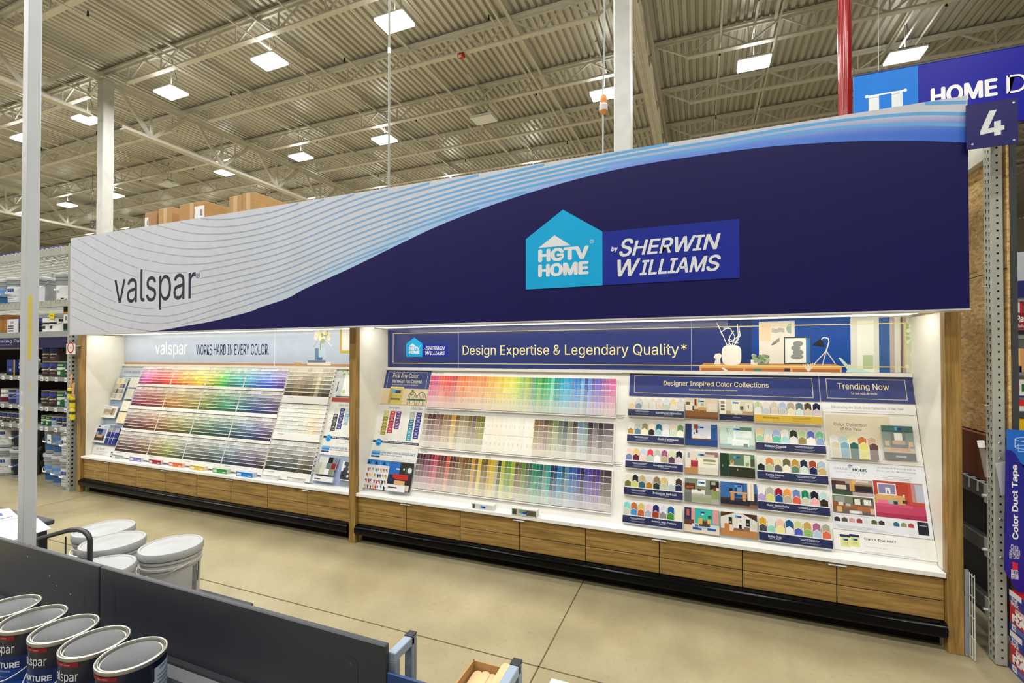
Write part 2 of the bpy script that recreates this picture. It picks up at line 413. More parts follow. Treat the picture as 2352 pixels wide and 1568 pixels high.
# columns
for gi, X in enumerate(GX[:4]):
    for q, y in enumerate((6.7, 18.75)):
        if gi == 0 and q == 0: continue
        t = thing('steel_column', 'square pale grey steel roof column, %s row, on the %s column line' % (['near', 'far'][q], ['farthest', 'second farthest', 'cardboard-box', 'display-sign'][gi]), 'column', (X, y, 0), 'roof columns')
        a = MB('steel'); a.bbox(X - 0.115, X + 0.115, y - 0.115, y + 0.115, 0.02, 8.08, 'c4c4c0', r=0.012); a.build('shaft', t)
        a = MB('steel'); a.box(X - 0.2, X + 0.2, y - 0.2, y + 0.2, 0, 0.02, 'b4b2aa'); a.build('base_plate', t)
        a = MB('steel'); a.box(X - 0.18, X + 0.18, y - 0.18, y + 0.18, 8.08, 8.1, STEEL); a.build('cap_plate', t)
# bridging angles and sprinkler lines running along Y
k = 0
for X in [-34, -31, -28.5, -22.7, -20.3, -17.9, -15.5, -10.6, -8.2, -5.9, -3.5, 1.4, 3.8, 6.2]:
    a = MB('steel'); a.box(X - 0.03, X + 0.03, 2.6, 30.5, 8.27, 8.30, STEEL); a.box(X - 0.016, X + 0.016, 2.6, 30.5, 7.88, 7.905, STEEL)
    tag(a.build('bridging_angle', loc=(X, 2.6, 8.0)), 'thin steel bridging angles crossing the joists, %s line from the far wall' % nth(k), 'bridging', 'joist bridging'); k += 1
k = 0
for X in (-22, -19.1, -16.2, -10.7, -7.19, -3.73, 0.4, 4.2):
    t = thing('sprinkler_pipe', 'cream sprinkler branch pipe below the deck, %s line from the far wall' % nth(k), 'sprinkler pipe', (X, 3, 8.1), 'sprinkler branch lines'); k += 1
    a = MB('steel'); a.tube([(X, 2.4, 8.10), (X, 30.5, 8.10)], 0.021, STEEL, n=8); a.build('pipe', t)
    for y in (5.19, 8.1, 10.9, 13.8, 16.7):
        a = MB('metal'); a.tube([(X, y, 8.09), (X, y, 8.02)], 0.014, '2a261e', n=8); a.lathe((X, y, 7.99), [(0.006, 0.03), (0.02, 0.02), (0.022, 0.0), (0.005, -0.005)], '2a261e', n=8); a.build('sprinkler_head', t)
# high bay lights
def highbay(x, y, label, on=True):
    z = 7.55
    t = thing('high_bay_light', label, 'ceiling light', (x, y, z), 'high bay lights')
    a = MB('steel'); a.bbox(x - 0.31, x + 0.31, y - 0.21, y + 0.21, z + 0.035, z + 0.075, 'e2e4e0', r=0.01); a.bbox(x - 0.14, x + 0.14, y - 0.1, y + 0.1, z + 0.075, z + 0.16, '84857f', r=0.01)
    for i in range(9): a.box(x - 0.13 + i * 0.032, x - 0.12 + i * 0.032, y - 0.12, y + 0.12, z + 0.075, z + 0.13, '707068')
    a.build('housing', t)
    a = MB('lens' if on else 'gloss'); a.bbox(x - 0.3, x + 0.3, y - 0.2, y + 0.2, z, z + 0.035, 'e6e8ea', r=0.008); a.build('lens', t)
    a = MB('steel'); a.tube([(x, y, z + 0.16), (x, y, 8.38)], 0.009, 'b8b6ac', n=6); a.tube([(x, y, z + 0.16), (x + 0.12, y + 0.05, z + 0.33), (x + 0.05, y + 0.02, z + 0.6), (x + 0.02, y, 8.37)], 0.006, '3a3a36', n=5)
    a.beam((x, y - 0.95, 8.22), (x, y + 0.95, 8.22), 0.04, 0.04, 'b6b2a6'); a.build('hanger', t)
    if on:
        l = bpy.data.lights.new('lamp', 'AREA'); l.shape = 'RECTANGLE'; l.size = 0.58; l.size_y = 0.38; l.energy = BAY_WATTS; l.color = (1.0, 0.985, 0.94)
        o = bpy.data.objects.new('lamp', l); COL.objects.link(o); o.parent = t; o.location = (0, 0, -0.012)
        l = bpy.data.lights.new('spill_lamp', 'AREA'); l.shape = 'RECTANGLE'; l.size = 0.3; l.size_y = 0.2; l.energy = BAY_WATTS * 0.05; l.color = (1.0, 0.985, 0.94)  # added lamp, imitates fixture light spilling up onto the deck
        o = bpy.data.objects.new('spill_lamp', l); COL.objects.link(o); o.parent = t; o.location = (0, 0, 0.175); o.rotation_euler = (math.pi, 0, 0)
XS = [4.08, 1.03, -2.03, -5.08, -8.13, -11.18, -14.4, -17.3, -20.4, -23.4, -26.5, -29.5]
for r, (y, rn) in enumerate(((3.3, 'first'), (7.0, 'second'), (10.75, 'third'), (14.5, 'fourth'), (18.3, 'fifth'), (22, 'sixth'), (-.4, 'nearest'), (-4.1, 'second nearest'))):
    for i, x in enumerate(XS):
        if 3 <= r < 6 and (x > -4 or x < -30): continue
        if r >= 6 and x < -19: continue
        if r == 2 and i == 0: x, y_ = 3.81, 11.6
        else: y_ = y
        off = (r == 2 and i == 3) or (r == 2 and i == 7)
        highbay(x, y_, ('unlit' if off else 'lit') + ' white high bay light, %s in the %s row from the display' % (nth(i), rn), not off)
# fire alarm strobes and round ceiling speakers on the joists
for n_, (X, Y, Z) in (('above the big sign', (-4.62, 8.67, 7.82)), ('far behind the big sign', (-2.2, 14.5, 7.82))):
    t = thing('alarm_strobe', 'small red fire alarm strobe under a joist, %s' % n_, 'fire alarm', (X, Y, Z))
    a = MB('satin'); a.bbox(X - 0.07, X + 0.07, Y - 0.05, Y + 0.05, Z - 0.01, Z + 0.075, 'b02418', r=0.01); a.build('body', t)
    a = MB('gloss'); a.bbox(X - 0.035, X + 0.035, Y - 0.07, Y - 0.05, Z - 0.03, Z + 0.02, 'e8d8b0'); a.build('strobe_lens', t)
for n_, (u, v, Y) in (('near the boxes', (350, 445, 16.4)), ('above the middle of the sign', (1010, 345, 14.5)), ('at the far end', (145, 388, 14.5))):
    p = onY(u, v, Y)
    t = thing('ceiling_speaker', 'round loudspeaker hanging under the joists, %s' % n_, 'loudspeaker', tuple(p))
    a = MB('satin'); smooth(a.lathe(p, [(0.001, 0.3), (0.07, 0.3), (0.1, 0.15), (0.2, 0.02), (0.21, 0)], '4a463c', n=24).build('shell', t))
    a = MB('matte'); a.lathe(p, [(0.2, 0.002), (0.001, 0.012)], 'b8b4a4', n=24); a.build('grille', t)
# red riser, hanging conduit and cable behind the sign
p = onY(1941, 265, 5.0)
t = thing('red_pipe', 'glossy red vertical fire riser pipe behind the big sign', 'pipe', (p.x, 5.0, 0))
a = MB('gloss'); smooth(a.tube([(p.x, 5.0, 0), (p.x, 5.0, 8.3)], 0.052, '8a1218', n=24).build('pipe', t))
a = MB('gloss'); smooth(a.tube([(p.x, 5.0, 5.15), (p.x, 5.0, 5.25)], 0.06, '8a1218', n=24).build('coupling', t))
t = thing('conduit', 'thin galvanized conduit dropping from the roof to behind the sign', 'conduit', (-2.487, 3.35, 2.6))
a = MB('steel'); a.tube([(-2.487, 3.35, 2.6), (-2.487, 3.35, 8.36)], 0.0095, '989892', n=8); a.build('pipe', t)
for z in (4.2, 5.05, 6.2):
    a = MB('metal'); a.tube([(-2.487, 3.35, z), (-2.487, 3.35, z + 0.05)], 0.013, 'd0d0cc', n=8); a.build('coupling', t)
t = thing('hanging_cable', 'cable drop with an orange-topped connector beside the white column', 'cable', (-0.644, 3.35, 2.6))
a = MB('satin'); a.tube([(-0.644, 3.35, 2.6), (-0.644, 3.35, 3.45), (-0.63, 3.35, 3.9), (-0.64, 3.35, 8.36)], 0.0065, '9aa09c', n=6); a.build('cable', t)
p = onY(1386, 236, 3.35)
a = MB('satin'); a.lathe(p, [(0.005, 0.06), (0.022, 0.045), (0.026, 0.02, 'dc8a30'), (0.026, -0.01, 'd8d8d4'), (0.03, -0.02, 'c8c8c4'), (0.03, -0.06), (0.006, -0.09)], 'dc8a30', n=14); a.build('connector', t)

# ------------------------------------------------------------------ department sign hanging behind
HB = Basis((0, 6.5, 0), (1, 0, 0), (0, 0, 1))
t = thing('department_sign', 'long blue hanging sign with a curtain icon reading HOME D', 'hanging sign', (2.5, 6.5, 4.05))
a = MB('vinyl'); a.pbox(HB, 2.25, 4.2, 4.045, 4.82, -0.04, 0, '14149a'); a.build('panel', t)
a = MB('vinyl'); a.pbox(HB, 1.66, 2.25, 4.045, 4.82, -0.04, 0, '0a78dc'); a.build('icon_panel', t)
a = MB('satin'); a.pbox(HB, 1.66, 4.2, 4.82, 4.835, -0.045, 0.005, '1a1c5c'); a.build('top_rail', t)
a = MB('satin')
q = HB.rect((1996, 225), (2074, 212), (2074, 250), (1996, 250))
ca, cb = HB.px(1991, 223), HB.px(2079, 206); rz_ = (ca[1] + cb[1]) / 2
a.pline(HB, [(ca[0], rz_), (cb[0], rz_)], 0.016, 0.002, 'e8ecf0'); a.pdisc(HB, ca[0], rz_, 0.018, 0.002, 'e8ecf0'); a.pdisc(HB, cb[0], rz_, 0.018, 0.002, 'e8ecf0')
for u0, u1 in ((1995, 2019), (2048, 2073)):
    x0, x1 = HB.px(u0, 230)[0], HB.px(u1, 230)[0]
    a.prect(HB, x0, x1, 4.1, rz_ - .025, 0.002, 'dfe4e8')
    for j in range(6): a.pdisc(HB, x0 + (x1 - x0) * (j + 0.5) / 6, rz_ - .012, 0.011, 0.002, 'e8ecf0', 10)
a.build('curtain_icon', t)
x0, z0 = HB.px(2138, 243); x1, z1 = HB.px(2291, 183)
zt = HB.px(2200, 176)[1]; zb = HB.px(2291, 219)[1]
a = MB('satin'); a.ptext(HB, 'HOME', x0, x1, zb, zb + 0.19, 0.002, 'f0f2f4', 0.035)
x2 = HB.px(2311, 200)[0]
a.ptext(HB, 'D', x2, x2 + 0.165, zb, zb + 0.19, 0.006, 'f0f2f4', 0.0); a.build('lettering', t)
for X in (1.9, 3.6):
    a = MB('metal'); a.tube([(X, 6.52, 4.82), (X, 6.52, 8.3)], 0.004, '8a8a86', n=6); a.build('hanging_wire', t)
# ------------------------------------------------------------------ the big fascia sign
NAVY = '130f52'
SZ0, SZ1, SX0, SX1 = 1.836, 2.922, -6.6255, 1.2646
t = thing('fascia_sign', 'huge navy and pale grey swoosh sign spanning the whole paint display', 'sign', (-2.7, SIGN_Y + 0.06, SZ0))
a = MB('vinyl'); a.pbox(SIGN, SX0, SX1, SZ0, SZ1, -0.12, 0, 'c8ccd8'); a.build('panel', t)
a = MB('satin'); a.pbox(SIGN, SX0 - 0.004, SX1 + 0.004, SZ0 - 0.008, SZ0, -0.12, 0.003, 'c8c8c4'); a.build('bottom_trim', t)
def cr(p):   # first zoom of the sign -> photo pixels
    return 160 + p[0] / 4.612, 430 + p[1] / 4.612
NV = [(312, 764.5), (377, 757), (420, 749.2), (485, 738), (572, 716), (600, 705), (660, 684.8), (702, 662), (804, 616), (906, 566), (1008, 518), (1110, 478), (1200, 447.6), (1304, 417), (1406, 391.4), (1508, 372), (1610, 357), (1700, 344.5), (1800, 334), (1951, 324.7), (2101, 323.4), (2222, 327.6)]
def smoothpts(pts, n=5):
    out = []
    P = [Vector(p) for p in pts]
    for i in range(len(P) - 1):
        p0, p1, p2, p3 = P[max(i - 1, 0)], P[i], P[i + 1], P[min(i + 2, len(P) - 1)]
        for k in range(n):
            u = k / n
            out.append(0.5 * ((2 * p1) + (p2 - p0) * u + (2 * p0 - 5 * p1 + 4 * p2 - p3) * u * u + (3 * p1 - p0 - 3 * p2 + p3) * u ** 3))
    out.append(P[-1]); return out
nav = [SIGN.px(*q) for q in smoothpts(NV, 4)]
nav = [(min(max(x, SX0), SX1), min(max(z, SZ0), SZ1)) for x, z in nav]; nav[-1] = (SX1, nav[-1][1]); nav[0] = (nav[0][0], SZ0)
def navz(x):
    for (xa, za), (xb, zb_) in zip(nav, nav[1:]):
        if xa <= x <= xb: return za + (zb_ - za) * (x - xa) / (xb - xa + 1e-9)
    return SZ0 if x < nav[0][0] else nav[-1][1]
a = MB('vinyl')
for (xa, za), (xb, zb_) in zip(nav, nav[1:]): a.ppoly(SIGN, [(xa, SZ0), (xb, SZ0), (xb, zb_), (xa, za)], 0.0014, NAVY)
# printed blue blend above the navy field
PALE = 'c8ccd8'
def band(x):   # (height of the blend, colour at the navy edge, colour half way)
    f = (x - (-4.6)) / (SX1 + 4.6)
    H = [(0.0, 0.10), (0.35, 0.17), (0.5, 0.13), (0.62, 0.09), (0.75, 0.075), (0.88, 0.105), (1.0, 0.16)]
    for (fa, ha), (fb, hb) in zip(H, H[1:]):
        if fa <= f <= fb: h = ha + (hb - ha) * (f - fa) / (fb - fa)
    edge = keys([PALE, 'c4ccda', 'b4cae0', 'a0c8ea', '90bcf0', '8aaef0', '6a92e8', '5a84e0', '3c6ad0'], f)
    return h, edge
NB = 90
for i in range(NB):
    xa, xb = [-4.6 + (SX1 + 4.6) * (i + k) / NB for k in (0, 1)]
    (ha, ea), (hb, eb) = band(xa), band(xb); za, zb_ = navz(xa), navz(xb)
    f = (i + 0.5) / NB
    for j in range(8):
        t0, t1 = j / 8, (j + 1) / 8
        tt = (j + 0.5) / 8
        def wt(q, ff): return max(0, 1 - q) ** 1.4 if ff < 0.68 else max(0, 1 - max(0, (q - 0.35 * (ff - 0.68) / 0.32) / (1 - 0.35 * (ff - 0.68) / 0.32)) ** 1.5)
        a.ppoly(SIGN, [(xa, min(za + ha * t0, SZ1)), (xb, min(zb_ + hb * t0, SZ1)), (xb, min(zb_ + hb * t1, SZ1)), (xa, min(za + ha * t1, SZ1))], 0.0002,
                [mix(PALE, ea, wt(t0, i / NB)), mix(PALE, eb, wt(t0, (i + 1) / NB)), mix(PALE, eb, wt(t1, (i + 1) / NB)), mix(PALE, ea, wt(t1, i / NB))])
# thin contour lines
LEFT = [[[(1390, 330), (1600, 342), (1900, 308), (2306, 215)]], [[(1140, 365), (1400, 412), (1620, 420), (1900, 385), (2306, 275)]], [[(920, 405), (1250, 480), (1550, 497), (1900, 460), (2306, 345)]],
        [[(720, 435), (1100, 550), (1450, 573), (1900, 520), (2306, 412)]], [[(540, 465), (900, 600), (1330, 655), (1800, 605), (2306, 480)]], [[(360, 490), (700, 640), (1280, 735), (1700, 695), (2306, 545)]],
        [[(210, 515), (600, 710), (900, 790), (1180, 820), (1600, 785), (2306, 610)]], [[(75, 540), (400, 725), (725, 857)], [(790, 875), (1000, 906), (1240, 900)], [(1375, 890), (1800, 805), (2306, 675)]],
        [[(20, 625), (350, 805), (720, 960)], [(1380, 965), (1800, 880), (2306, 740)]], [[(20, 735), (250, 880), (460, 985)], [(1290, 1057), (1800, 945), (2306, 805)]], [[(20, 860), (250, 1000), (450, 1102)], [(1290, 1137), (1800, 1010), (2306, 865)]],
        [[(20, 980), (250, 1110), (495, 1220)], [(560, 1243), (760, 1280), (890, 1285)], [(960, 1280), (1300, 1215), (1800, 1075), (2306, 935)]], [[(20, 1080), (400, 1270), (650, 1340), (900, 1362), (1150, 1345), (1800, 1155), (2306, 1000)]],
        [[(20, 1170), (400, 1345), (800, 1437), (1100, 1425), (1500, 1305), (2306, 1040)]], [[(1180, 1455), (1500, 1370), (1900, 1240), (2306, 1095)]], [[(20, 1265), (400, 1430), (750, 1510), (1000, 1515)]], [[(20, 1360), (230, 1460), (420, 1538)]]]
DIST = {850: [188, 173, 159, 146, 133, 121, 105, 92, 79, 66, 53, 40, 28, 16, 8], 1100: [140, 128, 116, 104, 92, 80, 68, 57, 46, 36, 25, 14, 5, -4, -10], 1400: [None] * 5 + [58, 47, 37, 27, 16, 6, -5, -14], 1650: [None] * 6 + [52, 40, 28.5, 15], 1800: [None] * 7 + [50, 37.5, 25], 1951: [None] * 7 + [70, 50, 33], 2101: [None] * 7 + [84, 62, 38], 2219: [None] * 7 + [93, 66, 40]}
def nvv(u):
    for (ua, va), (ub, vb) in zip(NV, NV[1:]):
        if ua <= u <= ub: return va + (vb - va) * (u - ua) / (ub - ua)
    return NV[-1][1]
for i, segs in enumerate(LEFT):
    for k, seg in enumerate(segs):
        pts = [cr(p) for p in seg]
        if k == len(segs) - 1 and pts[-1][0] > 650:
            for u in sorted(DIST):
                d = DIST[u][i] if i < len(DIST[u]) else None
                if d: pts.append((u, nvv(u) - d))
        sp = [SIGN.px(*q) for q in smoothpts(pts, 6)]
        run = []
        for x, z in sp + [(9, 9)]:
            if SX0 + 0.004 < x < SX1 and z < SZ1 - 0.006 and z > navz(x) + 0.004: run.append((x, z))
            else:
                if len(run) > 1:
                    cols = [mix('a2a8b8', '68aae4', min(1, max(0, (x - (-4.4)) / 3.0))) for x, z in run]
                    # print weight grows to the bright end
                    for (p, q, c) in zip(run, run[1:], cols): a.pline(SIGN, [p, q], 0.008 + 0.009 * min(1, max(0, (p[0] + 5.2) / 3.4)), 0.003, c)
                run = []
a.build('printed_graphic', t)
def box_from(B, u0, v0, u1, v1): # text ink box: top-left and bottom-right pixels
    (x0, z1), (x1, z0) = B.px(u0, v0), B.px(u1, v1)
    return x0, x1, z0, z1
a = MB('vinyl')
# ink box: left of v, right of r, top of l, bottom of p
xl = SIGN.px(cr((474, 1000))[0], 650)[0]; xr = SIGN.px(cr((1335, 920))[0], 650)[0]
zt = SIGN.px(*cr((760, 868)))[1]; zb = SIGN.px(*cr((927, 1298)))[1]
a.ptext(SIGN, 'valspar', xl, xr, zb, zt, 0.003, '2c3344', -0.012)
p = SIGN.px(*cr((1357, 933))); a.ptext(SIGN, '\u00ae', p[0] - 0.03, p[0] + 0.03, p[1] - 0.027, p[1] + 0.027, 0.003, '4a5060')
a.build('lettering', t)
def house_logo(t, B, hl, hr, hb, he, hp, bx, bt, c, sc=1.0, by=True):
    """house badge (left, right, bottom, eave, peak) and the blue block to bx with top bt"""
    w = hr - hl; h = he - hb
    a = MB('vinyl'); a.ppoly(B, [(hl, hb), (hr, hb), (hr, he), ((hl + hr) / 2, hp), (hl, he)], c, '12a8e2'); hb_ = a.build('house_badge', t)
    a = MB('vinyl'); a.prect(B, hr, bx, hb, bt, c, '1c2c96'); bb_ = a.build('badge_block', t)
    a = MB('vinyl')
    W_ = 'dfe3ea'
    X = lambda f: hl + w * f
    Z = lambda f: hb + h * f
    a.ppoly(B, [(X(0.17), Z(0.80)), (X(0.60), Z(0.80)), (X(0.39), Z(1.02))], c + 0.0015, W_)
    a.ptext(B, 'HGTV', X(0.17), X(0.835), Z(0.515), Z(0.77), c + 0.0015, W_, 0.05)
    a.ptext(B, 'HOME', X(0.17), X(0.83), Z(0.225), Z(0.475), c + 0.0015, W_, 0.05)
    a.ptext(B, '\u00ae', X(0.845), X(0.895), Z(0.80), Z(0.87), c + 0.0015, W_)
    a.build('lettering', hb_); a = MB('vinyl')
    bw = bx - hr; bh = bt - hb
    X = lambda f: hr + bw * f
    Z = lambda f: hb + bh * f
    if by: a.ptext(B, 'by', X(0.07), X(0.125), Z(0.60), Z(0.71), c + 0.0015, W_, 0.02, 0.2)
    a.ptext(B, 'S', X(0.135), X(0.245), Z(0.505), Z(0.835), c + 0.0015, W_, 0.02, 0.25)
    a.ptext(B, 'HERWIN', X(0.235), X(0.875), Z(0.515), Z(0.785), c + 0.0015, W_, 0.02, 0.25)
    a.ptext(B, 'W', X(0.12), X(0.30), Z(0.145), Z(0.455), c + 0.0015, W_, 0.02, 0.25)
    a.ptext(B, 'ILLIAM', X(0.29), X(0.785), Z(0.145), Z(0.415), c + 0.0015, W_, 0.02, 0.25)
    a.ptext(B, 'S', X(0.775), X(0.875), Z(0.14), Z(0.42), c + 0.0015, W_, 0.02, 0.25)
    a.build('lettering', bb_)
hl, hr = SIGN.px(1208.5, 600)[0], SIGN.px(1384, 600)[0]
hb = (SIGN.px(1208, 664.5)[1] + SIGN.px(1698, 638.5)[1]) / 2
he = (SIGN.px(1209, 549)[1] + SIGN.px(1384.5, 532.5)[1]) / 2
hp = SIGN.px(1294.5, 481.5)[1]; bx = SIGN.px(1698.5, 570)[0]; bt = (SIGN.px(1385, 532.5)[1] + SIGN.px(1699, 503)[1]) / 2
house_logo(t, SIGN, hl, hr, hb, he, hp, bx, bt, 0.005)

# ------------------------------------------------------------------ display carcass
def post(name, x0, x1, label):
    t = thing(name, label, 'post', ((x0 + x1) / 2, POST_Y, 0), 'wooden display posts')
    a = MB('wood_v'); a.bbox(x0, x1, POST_Y, POST_Y + 0.052, 0, 1.836, 'ffffff', r=0.002); a.build('timber', t)
    a = MB('satin'); a.box(x0 + 0.002, x1 - 0.002, POST_Y + 0.052, 3.72, 0.0, 1.836, 'e9e6da'); a.build('white_panel', t)
post('display_post', -6.8018, LX, 'walnut display post at the far end beside the paint shelves')
post('display_post', -2.8059, MX, 'walnut display post dividing the two display bays')
post('display_post', RX, 1.2943, 'walnut display post at the near end beside the steel rack')
a = MB('satin'); a.box(-6.80, 1.29, 3.70, 3.73, 0, 1.9, 'dcdad0'); tag(a.build('back_panel'), 'unseen off-white board added behind both headers to block light', 'display board')  # unseen board, added to block light behind the display
BAYS = [(LX, -2.8059, 'far'), (MX, RX, 'near')]
for (x0, x1, w) in BAYS:
    far = w == 'far'; wl = 'rainbow chip' if far else 'color strip'
    # canopy and LED
    t = thing('display_canopy', 'white lit canopy under the big sign above the %s bay' % wl, 'canopy', ((x0 + x1) / 2, 3.4, 1.85), 'display canopies')
    a = MB('satin'); a.box(x0, x1, 3.0745 + 0.12, 3.699, 1.862, 1.88, 'f2f0e8'); a.build('soffit', t)
    a = MB('led'); a.bbox(x0 + 0.03, x1 - 0.03, 3.27, 3.61, 1.846, 1.862, 'f4f2e8', r=0.006); a.build('led_strip', t)  # diffuser widened past the strip so its glow imitates the bright soffit
    l = bpy.data.lights.new('led_lamp', 'AREA'); l.shape = 'RECTANGLE'; l.size = (x1 - x0) - 0.1; l.size_y = 0.05; l.energy = LED_WATTS * (x1 - x0) / 3.9; l.color = (1.0, 0.965, 0.89)
    o = bpy.data.objects.new('led_lamp', l); COL.objects.link(o); o.parent = t; o.location = (0, -0.02, -0.012); o.rotation_euler = (math.radians(8), 0, 0)
    # slanted board, ledge
    t = thing('slanted_board', 'white slanted display board holding the %ss' % wl, 'display board', ((x0 + x1) / 2, 3.345, 0.42), 'slanted display boards')
    a = MB('satin'); a.pbox(BOARD, x0, x1, -0.0, 1.09, -0.012, 0, 'eeecE6'.lower()); a.build('panel', t)
    a = MB('satin'); a.box(x0, x1, 3.655, 3.68, 1.462, 1.486, 'f2f0ea'); a.build('top_ledge', t); near_board = t
    # counter
    t = thing('counter_top', 'white counter ledge at the foot of the %s board' % wl, 'counter', ((x0 + x1) / 2, 3.24, 0.396), 'display counters')
    a = MB('satin'); a.bbox(x0 + 0.001, x1 - 0.001, 3.24, 3.70, 0.396, 0.4225, 'f0f0ee', r=0.002); a.build('slab', t)
    # toe space and bumper rail
    t = thing('bumper_rail', 'glossy black bumper rail below the %s drawers' % wl, 'bumper', ((x0 + x1) / 2, 3.24, 0.1), 'black bumpers')
    a = MB('ebony')
    pr_ = [(3.30, 0.155), (3.245, 0.155), (3.222, 0.145), (3.214, 0.128), (3.216, 0.10), (3.226, 0.082), (3.245, 0.072), (3.30, 0.072)]
    P = [(x, y, z) for x in (x0 + 0.004, x1 - 0.004) for y, z in pr_]; n = 8
    a.mesh(P, [tuple(range(n)), tuple(range(n, 2 * n))[::-1]] + [(i, n + i, n + (i + 1) % n, (i + 1) % n) for i in range(n)], '060608'); smooth(a.build('rail', t), 50)
    a = MB('matte'); a.box(x0, x1, 3.33, 3.35, 0, 0.16, '141414'); a.build('toe_board', t)
    # drawer cabinets
    st = (x1 - x0) / 8
    for k in range(4):
        cx0, cx1 = x0 + 2 * k * st, x0 + 2 * (k + 1) * st
        t = thing('drawer_cabinet', 'walnut drawer cabinet under the %s counter, %s from the %s' % (wl, nth(k if not far else 3 - k), 'middle post'), 'cabinet', ((cx0 + cx1) / 2, 3.265, 0.155), 'walnut drawer cabinets')
        a = MB('matte'); a.box(cx0, cx1, 3.286, 3.66, 0.156, 0.395, '15120e'); a.build('carcass', t)
        for i in range(2):
            for (z0, z1) in ((0.158, 0.2600), (0.2645, 0.384)):
                a = MB('wood_h'); a.bbox(cx0 + i * st + 0.0025, cx0 + (i + 1) * st - 0.0025, 3.265, 3.285, z0, z1, 'ffffff', r=0.0015); df_ = a.build('drawer_front', t)
        xm = cx0 + st
        a = MB('satin'); a.bbox(xm - 0.045, xm + 0.045, 3.242, 3.266, 0.379, 0.3835, 'e6e8ea', r=0.002); a.build('pull', df_)

# ------------------------------------------------------------------ header panels
t = thing('header_sign', 'pale blue header panel with a white script logo and a vase of flowers', 'sign', (-4.8, 3.68, 1.486))
HX0, HX1 = LX + 0.003, -2.808
zt_ = HEAD.px(284, 831.5)[1]
a = MB('gloss'); a.pbox(HEAD, HX0, HX1, 1.487, 1.861, -0.018, 0, 'bcc8dc'); a.build('panel', t)
a = MB('vinyl'); a.prect(HEAD, HX0, HX1, 1.4875, zt_, 0.0006, 'b8895c')
a.prect(HEAD, HEAD.px(631, 800)[0] - 0.003, HEAD.px(631, 800)[0] + 0.003, 1.4875, 1.86, 0.001, 'e4e8ee')
fx = lambda u, v: HEAD.px(520 + u / 7.84, 745 + v / 7.84)
R_ = lambda u0, v0, u1, v1, c, k: a.prect(HEAD, *[q for q in (fx(u0, v1)[0], fx(u1, v0)[0], fx(u0, v1)[1], fx(u1, v0)[1])], k, c)
R_(2040, 60, 2260, 520, 'c8a850', .001); R_(2078, 60, 2260, 468, 'e8e4e0', .0014)
R_(1455, 672, 1880, 735, 'e8e0d4', .001); R_(1468, 645, 1785, 684, '6a7880', .0014)
R_(1595, 420, 1790, 645, 'b8cede', .001); R_(1595, 425, 1660, 640, '6a86a0', .0014); R_(1640, 590, 1730, 642, '4878a8', .0018)
for i in range(26):
    r = random.random; u, v = 1590 + 270 * r(), 130 + 190 * r(); p = fx(u, v)
    a.pdisc(HEAD, p[0], p[1], 0.014 + 0.016 * r(), 0.001 + i * 0.00005, random.choice(['f0e4b8', 'f4ecd0', 'ece0d0', 'e8d8a0', 'a0b078', 'f6f0e4']), 9)
a.pline(HEAD, [fx(1690, 470), fx(1700, 300)], 0.012, .0028, '90a068'); a.pline(HEAD, [fx(1800, 280), fx(1890, 385)], 0.007, .0028, 'eceef0'); a.pline(HEAD, [fx(1640, 300), fx(1570, 410)], 0.005, .0028, '7c90a0')
a.ppoly(HEAD, [fx(1200, 680), fx(1360, 690), fx(1320, 720), fx(1250, 722)], .001, 'c8a050')
a.build('printed_graphic', t)
a = MB('vinyl')
a.ptext(HEAD, 'valspar', *box_from(HEAD, 356.7, 784.4, 429.6, 822), 0.0012, 'f4f6fa', 0.0)
x0, x1, z0, z1 = box_from(HEAD, 450.8, 791, 617.6, 815)
a.ptext(HEAD, 'WORKS HARD IN EVERY COLOR.', x0, x1, z0, z1, 0.0012, '1c2258', 0.007); a.build('lettering', t)

t = thing('header_sign', 'glossy navy header panel with gold lettering and a sideboard picture', 'sign', (-0.7, 3.68, 1.486))
HX0, HX1 = MX + 0.003, RX - 0.003
a = MB('gloss'); a.pbox(HEAD, HX0, HX1, 1.487, 1.861, -0.018, 0, '2f3a78'); a.build('panel', t)
a = MB('vinyl')
GOLD = 'e8d88c'
ftz, fbz = HEAD.px(1240, 758)[1], HEAD.px(1240, 837)[1]
xp = HEAD.px(1606, 800)[0]
hq = lambda u, v: HEAD.px(1580 + u / 3.794, 720 + v / 3.794)
def HR(u0, v0, u1, v1, c, k): a.prect(HEAD, hq(u0, v1)[0], hq(u1, v0)[0], min(hq(u0, v1)[1], 1.86), min(hq(u1, v0)[1], 1.8605), k, c)
HR(350, 0, 620, 500, '20356e', .0004); HR(620, 0, 1420, 515, '1c4a9c', .0004); HR(560, 0, 700, 435, '1a4496', .0005)
HR(1420, 0, 1960, 515, 'd8d8d0', .0005); HR(1475, 60, 1620, 515, 'e6eae0', .0007); HR(1525, 360, 1615, 480, 'b4c89c', .0009); HR(1668, 30, 1762, 515, '3a5f9a', .0007); HR(1762, 30, 1800, 515, 'b8aca4', .0007); HR(1855, 30, 1872, 515, '7a6a60', .0007); HR(1875, 30, 1900, 515, 'b4a49c', .0008); HR(1905, 60, 1955, 515, 'd4dcc4', .0007)
for i in range(14):
    p = hq(1905 + 50 * random.random(), 100 + 400 * random.random()); a.pdisc(HEAD, *p, 0.012, .0009 + i * .00003, random.choice(['a8c088', 'c8d8b0', 'e8ecdc']), 8)
HR(620, 62, 930, 440, 'e4ddd0', .0007); HR(620, 100, 720, 240, 'ecd0b0', .0009)
a.ppoly(HEAD, [hq(855, 130), hq(870, 95), hq(900, 85), hq(900, 175), hq(870, 165)], .0010, '98b0a4')
for i in range(4): a.pline(HEAD, [hq(730, 130 + i * 9), hq(770, 140 + i * 9), hq(800, 128 + i * 9), hq(840, 135 + i * 9)], .004, .001, '8a8680')
